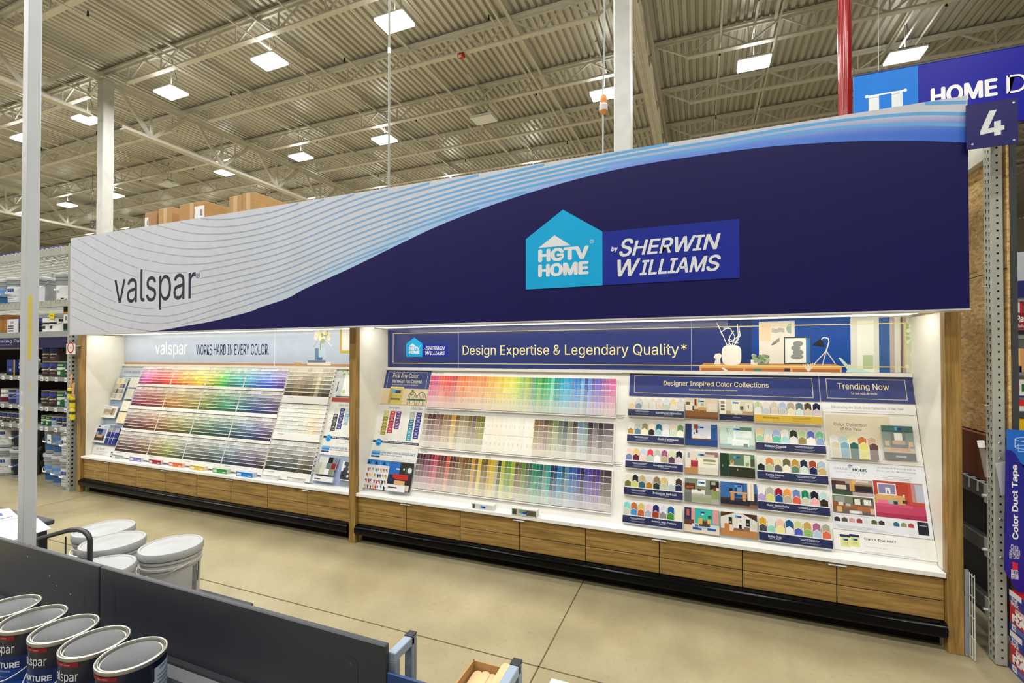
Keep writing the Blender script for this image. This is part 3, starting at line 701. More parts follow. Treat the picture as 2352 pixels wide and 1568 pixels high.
for i in range(4): a.pline(HEAD, [hq(728 + i * 4, 275), hq(750 + i * 12, 245), hq(800, 212 + i * 9)], .004, .001, '706c68')
HR(838, 200, 1070, 440, '46484c', .0012); HR(848, 212, 1060, 430, 'dfe6e4', .0014); HR(1030, 212, 1062, 430, '3f74b4', .0016); HR(868, 222, 1028, 420, 'ece8e0', .0015)
for (u, v, r1) in ((960, 262, .030), (940, 300, .028), (960, 338, .032), (950, 375, .038)):
    p = hq(u, v); a.pdisc(HEAD, p[0], p[1], r1, .0017, '8c9090', 14, ry=.02)
# sideboard
a.ppoly(HEAD, [hq(100, 462), hq(140, 430), hq(1290, 440), hq(1342, 462)], .0010, 'c89058'); HR(100, 460, 1342, 472, 'dca868', .0012); HR(100, 470, 1342, 512, 'b06c38', .0008)
for u in (102, 482, 895, 1325): HR(u, 462, u + 16, 512, 'dca868', .0014)
HR(575, 482, 640, 500, '4c7c70', .0015); HR(840, 476, 888, 504, '3a3430', .0015); a.ppoly(HEAD, [hq(290, 470), hq(318, 472), hq(350, 497), hq(318, 497)], .0015, 'ece4dc')
# vase and twigs, small plants, lamp
p = hq(380, 362)
pts = []
for k in range(28):
    an = 2 * math.pi * k / 28; cx, sx = math.cos(an), math.sin(an)
    pts.append((p[0] + 0.063 * abs(cx) ** 0.55 * (1 if cx > 0 else -1), p[1] + 0.071 * abs(sx) ** 0.55 * (1 if sx > 0 else -1)))
a.ppoly(HEAD, pts, .0016, 'f0ebe4')
for tw in ([(345, 285), (310, 200), (250, 80)], [(355, 285), (365, 200), (400, 150)], [(400, 280), (440, 200), (430, 90)], [(375, 285), (350, 220), (400, 235), (450, 180)], [(385, 280), (410, 200), (370, 130), (310, 125)], [(400, 282), (430, 240), (455, 190), (445, 120)], [(290, 160), (350, 120), (375, 135)], [(300, 190), (265, 100)], [(360, 240), (440, 255)]):
    a.pline(HEAD, [hq(*q) for q in tw], .0055, .0018, 'eee9e4')
a.ppoly(HEAD, [hq(228, 442), hq(242, 395), hq(225, 380), hq(240, 350), hq(280, 345), hq(298, 365), hq(282, 395), hq(285, 442)], .0016, 'f0e8e0')
HR(548, 402, 605, 446, 'ece4d8', .0014); HR(605, 420, 705, 446, '8a8478', .0014)
for i in range(22):
    q = hq(560 + 140 * random.random(), 350 + 70 * random.random()); a.pdisc(HEAD, *q, .013, .0016 + i * .00003, random.choice(['5a7050', '7a9068', '98a888', 'b8c4a8']), 7)
a.ppoly(HEAD, [hq(1085, 278), hq(1100, 258), hq(1150, 222), hq(1178, 240), hq(1192, 292)], .0016, '24282e')
a.pline(HEAD, [hq(1162, 225), hq(1185, 207), hq(1222, 215), hq(1230, 245), hq(1205, 325)], .007, .0018, 'e8e4e0')
for q in ((1100, 440), (1172, 452), (1285, 438)): a.pline(HEAD, [hq(1205, 325), hq(*q)], .006, .0018, 'd8ccc0')
for i in range(7): a.pline(HEAD, [hq(1050, 505), hq(1000 + i * 18, 440 - (i % 3) * 5)], .005, .0019, 'e4d8c0')
for q in ([(1310, 385), (1330, 382), (1420, 470), (1400, 505), (1370, 460)], [(1400, 440), (1470, 470), (1540, 515), (1380, 515)], [(1490, 470), (1600, 515), (1480, 515)]): a.ppoly(HEAD, [hq(*k) for k in q], .0018, 'c0dccc')
a.prect(HEAD, HX0, HX1, 1.4872, 1.4886, .0022, '2f3a78')
a.build('printed_picture', t)
a = MB('vinyl')
xf0 = HEAD.px(902.5, 800)[0]; xf1 = HEAD.px(1580 + 1900 / 3.794, 800)[0]
a.pframe(HEAD, xf0, xf1, fbz, ftz, .0024, .006, GOLD)
for u in (1053, 1588): x = HEAD.px(u, 800)[0]; a.prect(HEAD, x - .002, x + .002, 1.4875, 1.86, .0025, '9aa4c4')
a.build('gold_border', t)
a = MB('vinyl')
x0 = HEAD.px(880 + 1075 / 5.88, 800)[0]; x1 = HEAD.px(1240 + 1985 / 5.88, 800)[0]
zq = HEAD.px(1240 + 1380 / 5.88, 740 + 290 / 5.88)[1]; zg = HEAD.px(1240 + 580 / 5.88, 740 + 478 / 5.88)[1]
a.ptext(HEAD, 'Design Expertise & Legendary Quality*', x0, x1, zg, zq, .0012, 'f2e6a0', -0.008)
a.build('lettering', t)
e = lambda u, v: HEAD.px(880 + u / 5.88, 740 + v / 5.88)
house_logo(t, HEAD, e(312, 400)[0], e(531, 400)[0], e(420, 465)[1], e(420, 288)[1], e(421, 204)[1], e(878, 400)[0], e(700, 288)[1], .0012, by=True)
# ------------------------------------------------------------------ far bay: stepped chip racks
def row_rect(tl, tr, br, bl, c): return BOARD.rect(tl, tr, br, bl, c)
c_ = 0.03
x0r = sum(BOARD.px(*p, c_)[0] for p in ((318.4, 882), (261, 1034.7))) / 2
x1r = sum(BOARD.px(*p, c_)[0] for p in ((654.6, 892.7), (638.6, 952), (622.3, 1013.7), (606, 1076.8))) / 4
srow = [(BOARD.px(654.6, 892.7, c_)[1], BOARD.px(330, 841.0, c_)[1]), (BOARD.px(638.6, 952, c_)[1], BOARD.px(650.7, 899.6, c_)[1]), (BOARD.px(622.3, 1013.7, c_)[1], BOARD.px(634, 960.6, c_)[1]), (BOARD.px(606, 1076.8, c_)[1], BOARD.px(618.5, 1020.9, c_)[1])]
KEYR = ["5a2f78 c83c88 a01c40 8c1620 d83020 c04a18 e07a10 d88a10 e0b410 b8b010 7a9a10 20a020 107050 108080 1070a0 1050a0 2050c0 4038a0 401870",
        "481c48 6a1830 701818 6a1c1c 8a5010 8a5a10 7a5a10 6a5a10 506010 205010 0a6a3a 085048 083a58 102868 201c58 301838",
        "301824 401a1a 502018 6a3410 5a3c10 5a5010 4a5018 2a4018 1a402a 103a38 102e3a 183a60 201c50 281838",
        "2e2020 3a2420 46281e 523a18 62501a 646a20 44503a 3a443c 2e3630 24383c 2a3e50 2c3048 302a44 342428"]
NEUT = ["4a3a2e 3c2c24 6a5028 64502a 54441c 40341a 40341a 5c5028 9a8c6a 54502a 363426 343228".split(),
        "d2d4cc c6cac4 ccd6d6 d2d4ce d0d2cc d4d4ca d0d2c4 d8d8c6 dccfae e0cfae dcc8a4 d6d0cc".split(),
        "28261e 28282a 2c3032 2e3436 343a3e 3c4244 343432 2c2e2e 5a5a4a 4a4028 3a3020 302c22".split()]
TINT = [0.80, 0.66, 0.51, 0.37, 0.23, 0.10, 0.0]
def chip_color(row, q, t):
    if row < 4:
        base = keys(KEYR[row], q); b = C(base)
        if t < 6: b = tuple(min(1, v * (1 + [0.9, 0.9, 0.9, 0.8, 0.6, 0.4, 0][t])) for v in b)
        w = pmix(b, ['f4efe6', 'ece8de', 'e6e2d8', 'e2e2de'][row], TINT[t] ** [1, 1, 1, 0.95][row])
    else:
        b = C(NEUT[row - 4][min(11, int(q * 12))])
        w = pmix(b, ['e4dcc8', 'e2e2dc', 'dcdcd8'][row - 4], [0.88, 0.76, 0.64, 0.5, 0.34, 0.18, 0][t] if row != 5 else [0.6, 0.5, 0.4, 0.3, 0.2, 0.1, 0][t])
    j = 1 + random.uniform(-0.2, 0.2) * (1 if row != 5 else 0.3)
    return tuple(max(0.004, min(0.9, v * j)) for v in w)
def chip_box(a, B, x, w, s0, p, col):
    h = p * 0.86; c0, c1 = 0.0345, 0.0305; th = 0.0035
    a.hexa([B.pt(x, s0, c0), B.pt(x + w, s0, c0), B.pt(x + w, s0, c0 - th), B.pt(x, s0, c0 - th), B.pt(x, s0 + h, c1), B.pt(x + w, s0 + h, c1), B.pt(x + w, s0 + h, c1 - th), B.pt(x, s0 + h, c1 - th)], col, 'paper')
def chip_rack(x0, x1, s0, s1, sb, label):
    t = thing('chip_rack', label, 'display rack', tuple(BOARD.pt((x0 + x1) / 2, sb, 0)), 'stepped chip racks')
    p = (s1 - s0) / 7
    a = MB('satin'); a.pbox(BOARD, x0, x1, sb, s1 + 0.004, 0.0, 0.013, 'f0efea')
    for i in range(7): a.pbox(BOARD, x0, x1, s0 + i * p - p * 0.15, s0 + i * p, 0.013, 0.0352, 'f4f3ee')
    for xx in (x0, x1 - 0.0035):
        for i in range(7):
            a.pprism(BOARD, [(xx, s0 + i * p - p * .15), (xx + 0.0035, s0 + i * p - p * .15), (xx + 0.0035, s0 + i * p + p * 0.84), (xx, s0 + i * p + p * 0.84)], 0.013, 0.035, 'f2f1ec')
    a.build('tray', t)
    a = MB('satin'); a.pbox(BOARD, x0, x1, sb, s0 - p * 0.15, 0.013, 0.036, 'ebeae6')
    hh = s0 - p * .15 - sb
    for f0, f1 in ((0.1, 0.24),): a.prect(BOARD, x0 + (x1 - x0) * f0, x0 + (x1 - x0) * f1, s0 - p * .15 - min(0.014, hh * .5), s0 - p * .15 - min(0.009, hh * .3), 0.0364, '8a8c8e')
    a.build('label_strip', t)
    return p
stuff = MB('paper'); nchip = 0
RN = ['vivid top', 'bright second', 'muted third', 'greyed bottom']; MN = ['purple-to-orange', 'orange-to-lime', 'green-to-teal', 'blue-to-violet']
for r, (s0, s1) in enumerate(srow):
    sb = srow[r + 1][1] + 0.002 if r < 3 else max(0.004, s0 - 0.06)
    for m in range(4):
        xa, xb = x0r + (x1r - x0r) * m / 4, x0r + (x1r - x0r) * (m + 1) / 4 - 0.004
        p = chip_rack(xa, xb, s0, s1, sb, 'white stepped rack of %s chips in the %s rainbow row' % (MN[m], RN[r]))
        w = (xb - xa - 0.008) / 12
        for t_ in range(7):
            for k in range(12):
                col = chip_color(r, (m * 12 + k + 0.5) / 48, t_); x = xa + 0.004 + k * w
                ss = s0 + (6 - t_) * p
                if r == 3 and m == 3 and t_ >= 3:
                    a = MB('paper'); chip_box(a, BOARD, x + 0.0008, w - 0.0016, ss, p, col)
                    tag(a.build('paint_chip', loc=BOARD.pt(x, ss, 0.034)), '%s paint chip, %s from the grey rack, %s tier up, lowest rainbow row' % (cname(col), nth(11 - k), nth(6 - t_)), 'paint chip', 'paint chips'); nchip += 1
                else: chip_box(stuff, BOARD, x + 0.0008, w - 0.0016, ss, p, col)
o = stuff.build('paint_chips'); tag(o, 'hundreds of rainbow paint chips filling the four long rows of racks', 'paint chips', 'paint chips', 'stuff')
NR = [((652.8, 907.7), (666.7, 844.4), (775, 851.5), (645, 924)), ((630, 990.8), (648, 924.6), (750.5, 932), (629, 1007)), ((605.5, 1076), (623, 1008), (730, 1018), (600, 1098))]
for r, (bl, tl, tr, base) in enumerate(NR):
    s0, s1 = BOARD.px(*bl, c_)[1], BOARD.px(*tl, c_)[1]
    if r == 0: xn0 = x1r + 0.006
    brs = [(590 + 1700 / 10.114, 835 + 770 / 10.114), (590 + 1535 / 10.45, 960 + 395 / 10.45), (590 + 1295 / 10.45, 960 + 1350 / 10.45)]
    xn1 = sum(BOARD.px(*q, c_)[0] for q in brs) / 3
    sb = BOARD.px(*base, c_)[1] if r < 2 else srow[3][0] - 0.075
    nm = ['tan and brown', 'white', 'grey'][r]
    p = chip_rack(xn0, xn1, s0, s1, max(0.004, sb), 'white stepped rack of %s chips beside the rainbow racks' % nm)
    w = (xn1 - xn0 - 0.008) / 12
    for t_ in range(7):
        for k in range(12):
            col = chip_color(4 + r, (k + 0.5) / 12, t_); x = xn0 + 0.004 + k * w; ss = s0 + (6 - t_) * p
            a = MB('paper'); chip_box(a, BOARD, x + 0.0008, w - 0.0016, ss, p, col)
            tag(a.build('paint_chip', loc=BOARD.pt(x, ss, 0.034)), '%s paint chip, %s from the rainbow racks, %s tier up, %s rack' % (cname(col), nth(k), nth(6 - t_), nm.split()[-1]), 'paint chip', 'paint chips'); nchip += 1

def bcard(name, label, cat, tl, tr, br, bl, c, th, col, spec=None, group=None, m='paper', parts=None):
    x0, x1, s0, s1 = BOARD.rect(tl, tr, br, bl, c)
    a = MB(m); a.pbox(BOARD, x0, x1, s0, s1, c - th, c, col)
    if spec: a.picture(BOARD, x0, x1, s0, s1, c + 0.0004, spec)
    o = a.build(name, loc=BOARD.pt((x0 + x1) / 2, s0, c - th)); tag(o, label, cat, group)
    return o, (x0, x1, s0, s1)
def clip(f): return f
# ---- things at the far end of the far bay
q3 = lambda u, v: (180 + u / 4.612, 740 + v / 4.612)
Q3 = lambda *p: [q3(*k) for k in p]
t = thing('info_panel', 'pale blue info panel with header beside the pink end of the racks', 'info panel', tuple(BOARD.pt(-6.5, 0.5, 0)))
x0 = LX + 0.004; x1 = x0r - 0.008
sA, sB_ = BOARD.px(*q3(455, 460))[1], BOARD.px(*q3(435, 567))[1]; sC = BOARD.px(*q3(240, 1066))[1]; sD = BOARD.px(*q3(165, 1290))[1]
a = MB('satin'); a.pbox(BOARD, x0, x1, sB_ + .01, 1.075, 0, 0.006, 'b8c2d0'); a.ptext(BOARD, 'POPULAR', x0 + .06, x0 + .19, 1.0, 1.035, .0066, '6a7090', .02); a.ptext(BOARD, 'FAVORITES', x0 + .21, x0 + .37, 1.0, 1.035, .0066, '6a7090', .02)
for k, (f, g) in enumerate(((.06, .42), (.06, .36), (.06, .28))): a.prect(BOARD, x0 + f, x0 + g, .965 - k * .025, .973 - k * .025, .0066, 'e8ecf0')
a.build('header', t)
a = MB('satin'); a.pbox(BOARD, x0, x1, sC, sB_, 0, 0.005, '93a4bc'); a.build('upper_panel', t)
a = MB('satin'); a.pbox(BOARD, x0, x1, sD, sC - .012, 0, 0.005, '8496b4'); a.build('lower_panel', t)
a = MB('satin'); a.pbox(BOARD, x0, x1, 0.01, sD - .004, 0, 0.006, 'eceae6'); a.ptext(BOARD, "Can't Decide?", x0 + .06, x0 + .22, sD - .055, sD - .027, .0066, '3a3e50', .0)
for k in range(4): a.prect(BOARD, x0 + .05, x0 + .3 - .03 * k, sD - .075 - k * .016, sD - .071 - k * .016, .0066, 'a8aab4')
for k in (0, 1): a.prect(BOARD, x1 - .085 + k * .042, x1 - .05 + k * .042, sD - .12, sD - .06, .0066 + k * .0004, '2a2a78'); a.prect(BOARD, x1 - .08 + k * .042, x1 - .055 + k * .042, sD - .105, sD - .075, .0075, 'd8dae8')
a.build('help_card', t)
# chip fan booklet
o, (x0, x1, s0, s1) = bcard('chip_booklet', 'booklet of cream, tan and blue color squares on the pale blue panel', 'booklet', *Q3((420, 590), (520, 595), (450, 825), (335, 815)), .03, .012, 'e8e6e0')
a = MB('paper'); CB = 'e4dcc0 dccc88 e6e0d0 b8bcb8 c8c4b0 d0c8b0 9c8460 4c5878 b8a890 706048 a8a8a0 8c9098 c8c4bc b4b8bc d8d8d4 c4b49c'.split()
for i in range(16):
    cx, cy = i % 4, i // 4
    a.prect(BOARD, x0 + (x1 - x0) * (cx * .245 + .01), x0 + (x1 - x0) * (cx * .245 + .235), s1 - (s1 - s0) * (cy * .235 + .225), s1 - (s1 - s0) * (cy * .235 + .02), .0305, CB[i])
a.build('swatch_grid', o)
for k, (tl, tr, br, bl) in enumerate((((545, 580), (650, 585), (615, 690), (535, 685)), ((510, 700), (600, 705), (560, 810), (490, 815)), ((470, 830), (550, 832), (525, 940), (440, 938)), ((425, 950), (520, 955), (470, 1070), (395, 1062)))):
    bcard('color_leaflet', 'cream folded leaflet, %s down beside the rainbow racks' % nth(k), 'leaflet', *Q3(tl, tr, br, bl), .03, .01, ['e6e4dc', 'e0e4dc', 'eae6d4', 'ece0bc'][k], '0 0 6 100 b8b4a4;30 0 36 100 d0ccbc;60 0 64 100 c8c4b4', 'cream leaflets')
bcard('room_brochure', 'brochure showing a cream living room, far end of the board', 'brochure', *Q3((250, 882), (412, 885), (385, 1015), (238, 1005)), .04, .012, 'f0eeea', '5 15 95 80 d8ccb8;20 35 70 70 a8947c;30 20 55 45 c8b8a4;70 15 80 80 7a7264;82 15 92 80 b0a690;15 15 95 25 e4dccc;8 86 60 92 8a8680')
bcard('dining_brochure', 'brochure with a dining room picture beside the navy swatch card', 'brochure', *Q3((190, 1085), (322, 1088), (278, 1278), (155, 1268)), .04, .012, 'e8e8ec', '0 0 100 100 dcdfe8;10 12 90 80 8a98b8;10 12 90 40 4a3c30;20 30 70 50 c0a080;30 45 60 70 3a4890;10 62 60 78 22285c;15 88 30 94 2a2a2a;60 82 95 96 b8c4e0')
bcard('navy_swatch_card', 'navy blue swatch card with white grid lines', 'swatch card', *Q3((325, 1112), (438, 1125), (392, 1295), (278, 1282)), .042, .01, '1c2c78', '0 76 33 100 a8a490;33 76 66 100 8a8c98;66 76 100 100 a8a8b8;32 0 35 100 c8cce0;65 0 68 100 c8cce0;0 36 100 38 c8cce0;0 74 100 76 c8cce0')
# ---- small boxes on the counter
def counter_box(u0, u1, v, label, col, spec=None, h=.044, d=.06):
    p0, p1 = onZ(u0, v, .4227), onZ(u1, v, .4227); Y = p0.y; X1 = onY(u1, v, Y).x
    t_ = thing('sample_box', label, 'box', ((p0.x + X1) / 2, Y, .4227), 'little boxes on the counter')
    B = Basis((0, Y, 0), (1, 0, 0), (0, 0, 1))
    a = MB('paper'); a.box(p0.x, X1, Y, Y + d, .4227, .4227 + h, mix(col, 'e8e8e4', .6)); a.build('carton', t_)
    a = MB('paper'); a.prect(B, p0.x + .002, X1 - .002, .4245, .4225 + h, .0006, col)
    if spec: a.picture(B, p0.x + .002, X1 - .002, .4245, .4225 + h, .001, spec)
    else:
        w = X1 - p0.x; a.prect(B, p0.x + w * .04, p0.x + w * .3, .4227 + h * .2, .4227 + h * .75, .0012, mix(col, 'f4f4f4', .75)); a.prect(B, p0.x + w * .7, p0.x + w * .92, .4227 + h * .2, .4227 + h * .4, .0012, mix(col, 'f4f4f4', .75)); a.prect(B, p0.x + .003, X1 - .003, .4227 + h * .8, .4227 + h * .95, .0012, mix(col, '101010', .4))
    a.build('front_label', t_)
for (u0, u1, v, n, c) in ((256.2, 282.5, 1051.5, 'pale grey', 'a8b0ac'), (297.5, 324.5, 1057.5, 'lavender', '8c80c0'), (341.2, 369.5, 1063.5, 'crimson', 'a01838'), (387.5, 419, 1070, 'orange', 'e0703c'), (436, 468.7, 1077.5, 'yellow', 'e0bc48'), (487.8, 521, 1084.5, 'green', '3c9a4c'), (542.5, 580, 1092.5, 'blue', '1a80d0'), (600, 636, 1099, 'plain white', 'e0e2dc'), (659.4, 699, 1105, 'pearl beige', 'd8d4cc')):
    counter_box(u0, u1, v, 'small %s sample box on the white counter below the chips' % n, c)
RS = '0 0 100 100 d0ccc0;2 10 20 90 4a4c44;24 0 40 100 c8c0a8;30 40 60 95 8a9468;60 10 98 90 5a5844;38 20 46 70 28a0dc;46 25 62 65 2c3c98'
counter_box(1084, 1133, 1167.5, 'white box with a blue house badge on the near counter', 'dcdcd6', '2 10 14 90 5a5448;40 20 48 75 38a0dc;48 25 64 65 2c3c98', h=.042)
counter_box(1175, 1232, 1181.5, 'patterned box with a house badge on the near counter', 'd0ccc0', RS, h=.05)

# ------------------------------------------------------------------ info columns beside the middle post
q4 = lambda u, v: (820 + u / 3.4095, 720 + v / 3.4095)
DXF = BOARD.px(762.5, 922)[0] - BOARD.px(*q4(185, 710))[0]
def info(dx, far):
    P = lambda u, v: (BOARD.px(*q4(u, v))[0] + dx, BOARD.px(*q4(u, v))[1])
    def rr(tl, tr, br, bl): q = [P(*k) for k in (tl, tr, br, bl)]; return (q[0][0] + q[3][0]) / 2, (q[1][0] + q[2][0]) / 2, (q[2][1] + q[3][1]) / 2, (q[0][1] + q[1][1]) / 2
    xl, xr = rr((185, 710), (548, 730), (470, 1070), (118, 1040))[:2]
    xr = min(xr, -2.815) if far else xr
    s_a, s_b, s_c, s_d = P(242, 437)[1], P(215, 583)[1], P(190, 706)[1], P(128, 1036)[1]
    s_e = P(98, 1138)[1]
    loc = tuple(BOARD.pt((xl + xr) / 2, 0.4, 0))
    t = thing('info_panel', 'info panel with %s paint ladders by the middle post, %s bay' % (('black and navy', 'rainbow chip') if far else ('yellow, red and teal', 'color strip')), 'info panel', loc)
    if not far:
        a = MB('satin'); a.pbox(BOARD, xl, xr, s_b, s_a, 0, .006, '39417c'); w = xr - xl
        a.pframe(BOARD, xl + w * .06, xr - w * .06, s_b - .02, s_a - w * .05, .0064, .0025, 'c8ccb0')
        a.ptext(BOARD, 'Pick Any Color.', xl + w * .17, xl + w * .76, s_b + (s_a - s_b) * .50, s_b + (s_a - s_b) * .80, .0066, 'f0e4a8', .0)
        a.ptext(BOARD, "We've Got You Covered.", xl + w * .17, xl + w * .84, s_b + (s_a - s_b) * .29, s_b + (s_a - s_b) * .47, .0066, 'f0e4a8', .0)
        a.ptext(BOARD, 'Elija cualquier color. Nosotros lo ayudaremos.', xl + w * .18, xl + w * .77, s_b + (s_a - s_b) * .15, s_b + (s_a - s_b) * .23, .0066, 'e8dca0', .0)
        a.build('header', t)
        a = MB('satin'); a.pbox(BOARD, xl, xr, s_c, s_b, 0, .0062, 'e4d0ac')
        a.picture(BOARD, xl, xr, s_c, s_b, .0066, '0 0 100 100 e8d4b4;0 0 20 30 c08850;0 0 9 90 d8a878;0 0 100 8 9a6438;60 20 100 26 b0804c;72 90 100 100 c8b8a0')
        for k in range(24): a.pdisc(BOARD, xl + w * random.uniform(.52, .78), s_c + (s_b - s_c) * random.uniform(.5, .95), .011, .007 + k * .00002, random.choice(['5a7050', '8a9a70', 'd8c8b0', 'e0dccc']), 7)
        def chair(cx):
            ps = [(cx + w * .09 * math.cos(math.radians(k)), s_c + (s_b - s_c) * (.45 + .35 * math.sin(math.radians(k)))) for k in range(0, 181, 20)]
            a.pline(BOARD, ps, .006, .0076, '1c5a4c')
            for f in (-.05, -.02, .02, .05): a.pline(BOARD, [(cx + w * f, s_c + (s_b - s_c) * .72), (cx + w * f * .8, s_c + (s_b - s_c) * .35)], .0035, .0076, '1c5a4c')
            a.prect(BOARD, cx - w * .1, cx + w * .1, s_c + (s_b - s_c) * .28, s_c + (s_b - s_c) * .38, .0077, '2a6a58')
            for f in (-.09, -.03, .05, .09): a.pline(BOARD, [(cx + w * f * .8, s_c + (s_b - s_c) * .3), (cx + w * f, s_c)], .005, .0076, '1c5a4c')
        chair(xl + w * .68); chair(xl + w * .88)
        a.build('room_picture', t)
        a = MB('paper'); k0, k1 = xl + w * .165, xl + w * .47; h0, h1 = s_c + .005, s_b + (s_b - s_c) * .10
        a.prect(BOARD, k0, k1, h0, h1, .0085, 'd8c468'); a.prect(BOARD, k0, k1, h1 - .012, h1, .0088, 'e8dc98'); a.prect(BOARD, k0, k0 + (k1 - k0) * .2, h0, h1 - .012, .0087, 'c4ac50'); hm = h0 + (h1 - h0) * .62
        a.prect(BOARD, k0 + (k1 - k0) * .15, k0 + (k1 - k0) * .42, hm, hm + .035, .009, '58b8e0'); a.prect(BOARD, k0 + (k1 - k0) * .42, k0 + (k1 - k0) * .82, hm, hm + .028, .009, '3a4684')
        a.ptext(BOARD, 'INFINITY', k0 + (k1 - k0) * .1, k0 + (k1 - k0) * .9, hm - .035, hm - .015, .009, 'a08c40'); a.prect(BOARD, k0 + (k1 - k0) * .15, k0 + (k1 - k0) * .85, hm - .062, hm - .045, .009, '6a6a4c')
        a.build('can_picture', t)
    else:
        a = MB('satin'); s_t = BOARD.px(781.4, 846.4)[1]; a.pbox(BOARD, xl, xr, s_c, s_t, 0, .006, 'd4d6d8')
        a.picture(BOARD, xl, xr, s_c, s_t, .0064, '0 0 100 12 a83c28;8 13 80 82 f0f0ee;8 13 20 82 c8ccd0;8 13 82 17 3a3c40;6 30 8 60 2a2a2c')
        for k in range(16): a.pdisc(BOARD, xl + random.uniform(.05, .3), s_c + (s_t - s_c) * random.uniform(.8, .97), .014, .0072 + k * .00003, random.choice(['8ab058', 'a8c478', 'c8d8a8']), 6)
        ps = [(xl + .24 + .03 * math.cos(math.radians(k)), s_c + (s_t - s_c) * .4 + .04 * math.sin(math.radians(k))) for k in range(150, 390, 24)]
        a.pline(BOARD, ps, .008, .0076, 'a03058'); a.pdisc(BOARD, xl + .12, s_c + (s_t - s_c) * .3, .02, .0076, 'b4d890'); a.build('can_picture', t)
    a = MB('satin'); a.pbox(BOARD, xl, xr, s_d - .05, s_c - .006, 0, .005, 'e9e8e2'); a.build('ladder_card', t)
    bars = [((220, 760), (255, 763), (222, 950), (181, 948), ['d8cc80'] * 2 + ['8c8420'] + ['a09428'] * 5), ((268, 763), (306, 766), (272, 938), (233, 935), ['c8404c'] * 2 + ['902838'] + ['bc3446'] * 4), ((315, 765), (353, 768), (326, 905), (288, 903), ['6c3484'] * 2 + ['4a2068'] + ['5c2c78'] * 3)]
    bars2 = [((423, 773), (460, 776), (420, 1000), (380, 997), ['b4b6b8'] * 2 + ['1a6480', '1e6c8c', '2a80a0', '3490ac', '3c9cb8', '44a4bc']), ((472, 775), (514, 778), (474, 985), (435, 980), ['34348c'] * 2 + ['262670'] + ['2e2e86'] * 5)]
    if far:
        for b in range(3): bars[b] = bars[b][:4] + ([['dcdcd8'] * 2 + ['2a2a2e'] + ['34353a'] * 5, ['2e2e7c'] * 6 + ['34348a'], ['b4ccd4'] * 2 + ['8aa8b4'] + ['98b8c4'] * 3][b],)
    for k, bb in enumerate(bars + bars2):
        x0, x1, s0, s1 = rr(*bb[:4])
        if x1 > xr: continue
        a = MB('paper'); n = len(bb[4])
        for i, c in enumerate(bb[4]):
            sa, sb2 = s1 - (s1 - s0) * (i + 1) / n, s1 - (s1 - s0) * i / n
            a.prect(BOARD, x0, x1, sa + .0015, sb2, .0056, c)
            a.prect(BOARD, x0 + (x1 - x0) * .25, x0 + (x1 - x0) * .75, sa + (sb2 - sa) * .4, sa + (sb2 - sa) * .62, .0059, mix(c, 'f4f4f4', .7))
        a.prect(BOARD, x0 - .022, x0 - .012, s0 + .02, s0 + .026, .0056, 'a8a8a4')
        a.build('paint_ladder', t)
    a = MB('paper')
    a.ptext(BOARD, 'Interior Paint', P(253, 725)[0], min(P(333, 742)[0], xr), P(290, 746)[1], P(290, 725)[1], .0058, '3c3e44')
    if not far: a.ptext(BOARD, 'Exterior Paint', P(430, 735)[0], P(518, 745)[0], P(470, 754)[1], P(470, 732)[1], .0058, '3c3e44'); x = P(362, 850)[0]; a.prect(BOARD, x, x + .002, P(362, 985)[1], P(372, 750)[1], .0056, 'd0d0cc')
    a.build('lettering', t)
    a = MB('paper'); x0, x1, s0, s1 = rr((132, 987), (487, 1017), (484, 1037), (128, 1003)); x1 = min(x1, xr)
    a.prect(BOARD, xl, x1, s0, s1, .0056, '1c2048')
    if not far: a.ptext(BOARD, 'Buy online & pick up here or choose curbside pickup.', P(205, 1000)[0], x1 - .01, s0 + (s1 - s0) * .2, s0 + (s1 - s0) * .8, .006, 'eef0f4', .015)
    else: a.ptext(BOARD, 'Buy online & pick up here or', P(205, 1000)[0], x1 - .01, s0 + (s1 - s0) * .2, s0 + (s1 - s0) * .8, .006, 'eef0f4', .015)
    p = P(172, 1007); a.pdisc(BOARD, p[0], p[1], .032, .0064, '1c9ae0'); a.ptext(BOARD, 'Shop', p[0] - .016, p[0] + .016, p[1] + .004, p[1] + .016, .0068, 'f0f4f8', .02); a.prect(BOARD, p[0] - .012, p[0] + .012, p[1] - .012, p[1] - .006, .0068, '12304c')
    for k in range(3): a.prect(BOARD, P(240, 1030)[0], min(P(440, 1030)[0], xr - .01), s0 - .016 - k * .011, s0 - .013 - k * .011, .0056, 'bcbcb8')
    a.build('pickup_banner', t)
    a = MB('satin'); a.pbox(BOARD, xl, xr, s_e, s_d - .054, 0, .006, 'efeeea'); w = xr - xl
    x0, s1 = P(122, 1066); x1, s0 = P(178, 1125)
    for k, c in enumerate(['8cc4e8', '58a4d8', '2c7cc0', '98c8e8', '1c2c70']): a.prect(BOARD, x0, x1, s0 + (s1 - s0) * (4 - k) / 5, s0 + (s1 - s0) * (5 - k) / 5, .0066, c)
    p = P(192, 1072); pe = P(464, 1100)
    tx = 'Love your color or bring it back' if not far else 'Love your color or'
    a.ptext(BOARD, tx, p[0], pe[0] if not far else min(p[0] + (pe[0] - p[0]) * .54, xr - .01), P(300, 1112)[1], P(300, 1078)[1], .0066, '3c78b4', .0, .1)
    p2 = P(360, 1110); a.ptext(BOARD, "within 30 days and we'll replace it.", p[0], min(p2[0], xr - .01), P(260, 1119)[1], P(260, 1103)[1], .0066, '2c2c30', .01)
    for k in range(3): a.prect(BOARD, p[0] + .02, min(pe[0] - .04, xr - .02), P(260, 1121)[1] - .012 - k * .012, P(260, 1121)[1] - .009 - k * .012, .0066, 'c4c4c0')
    a.build('guarantee_card', t)
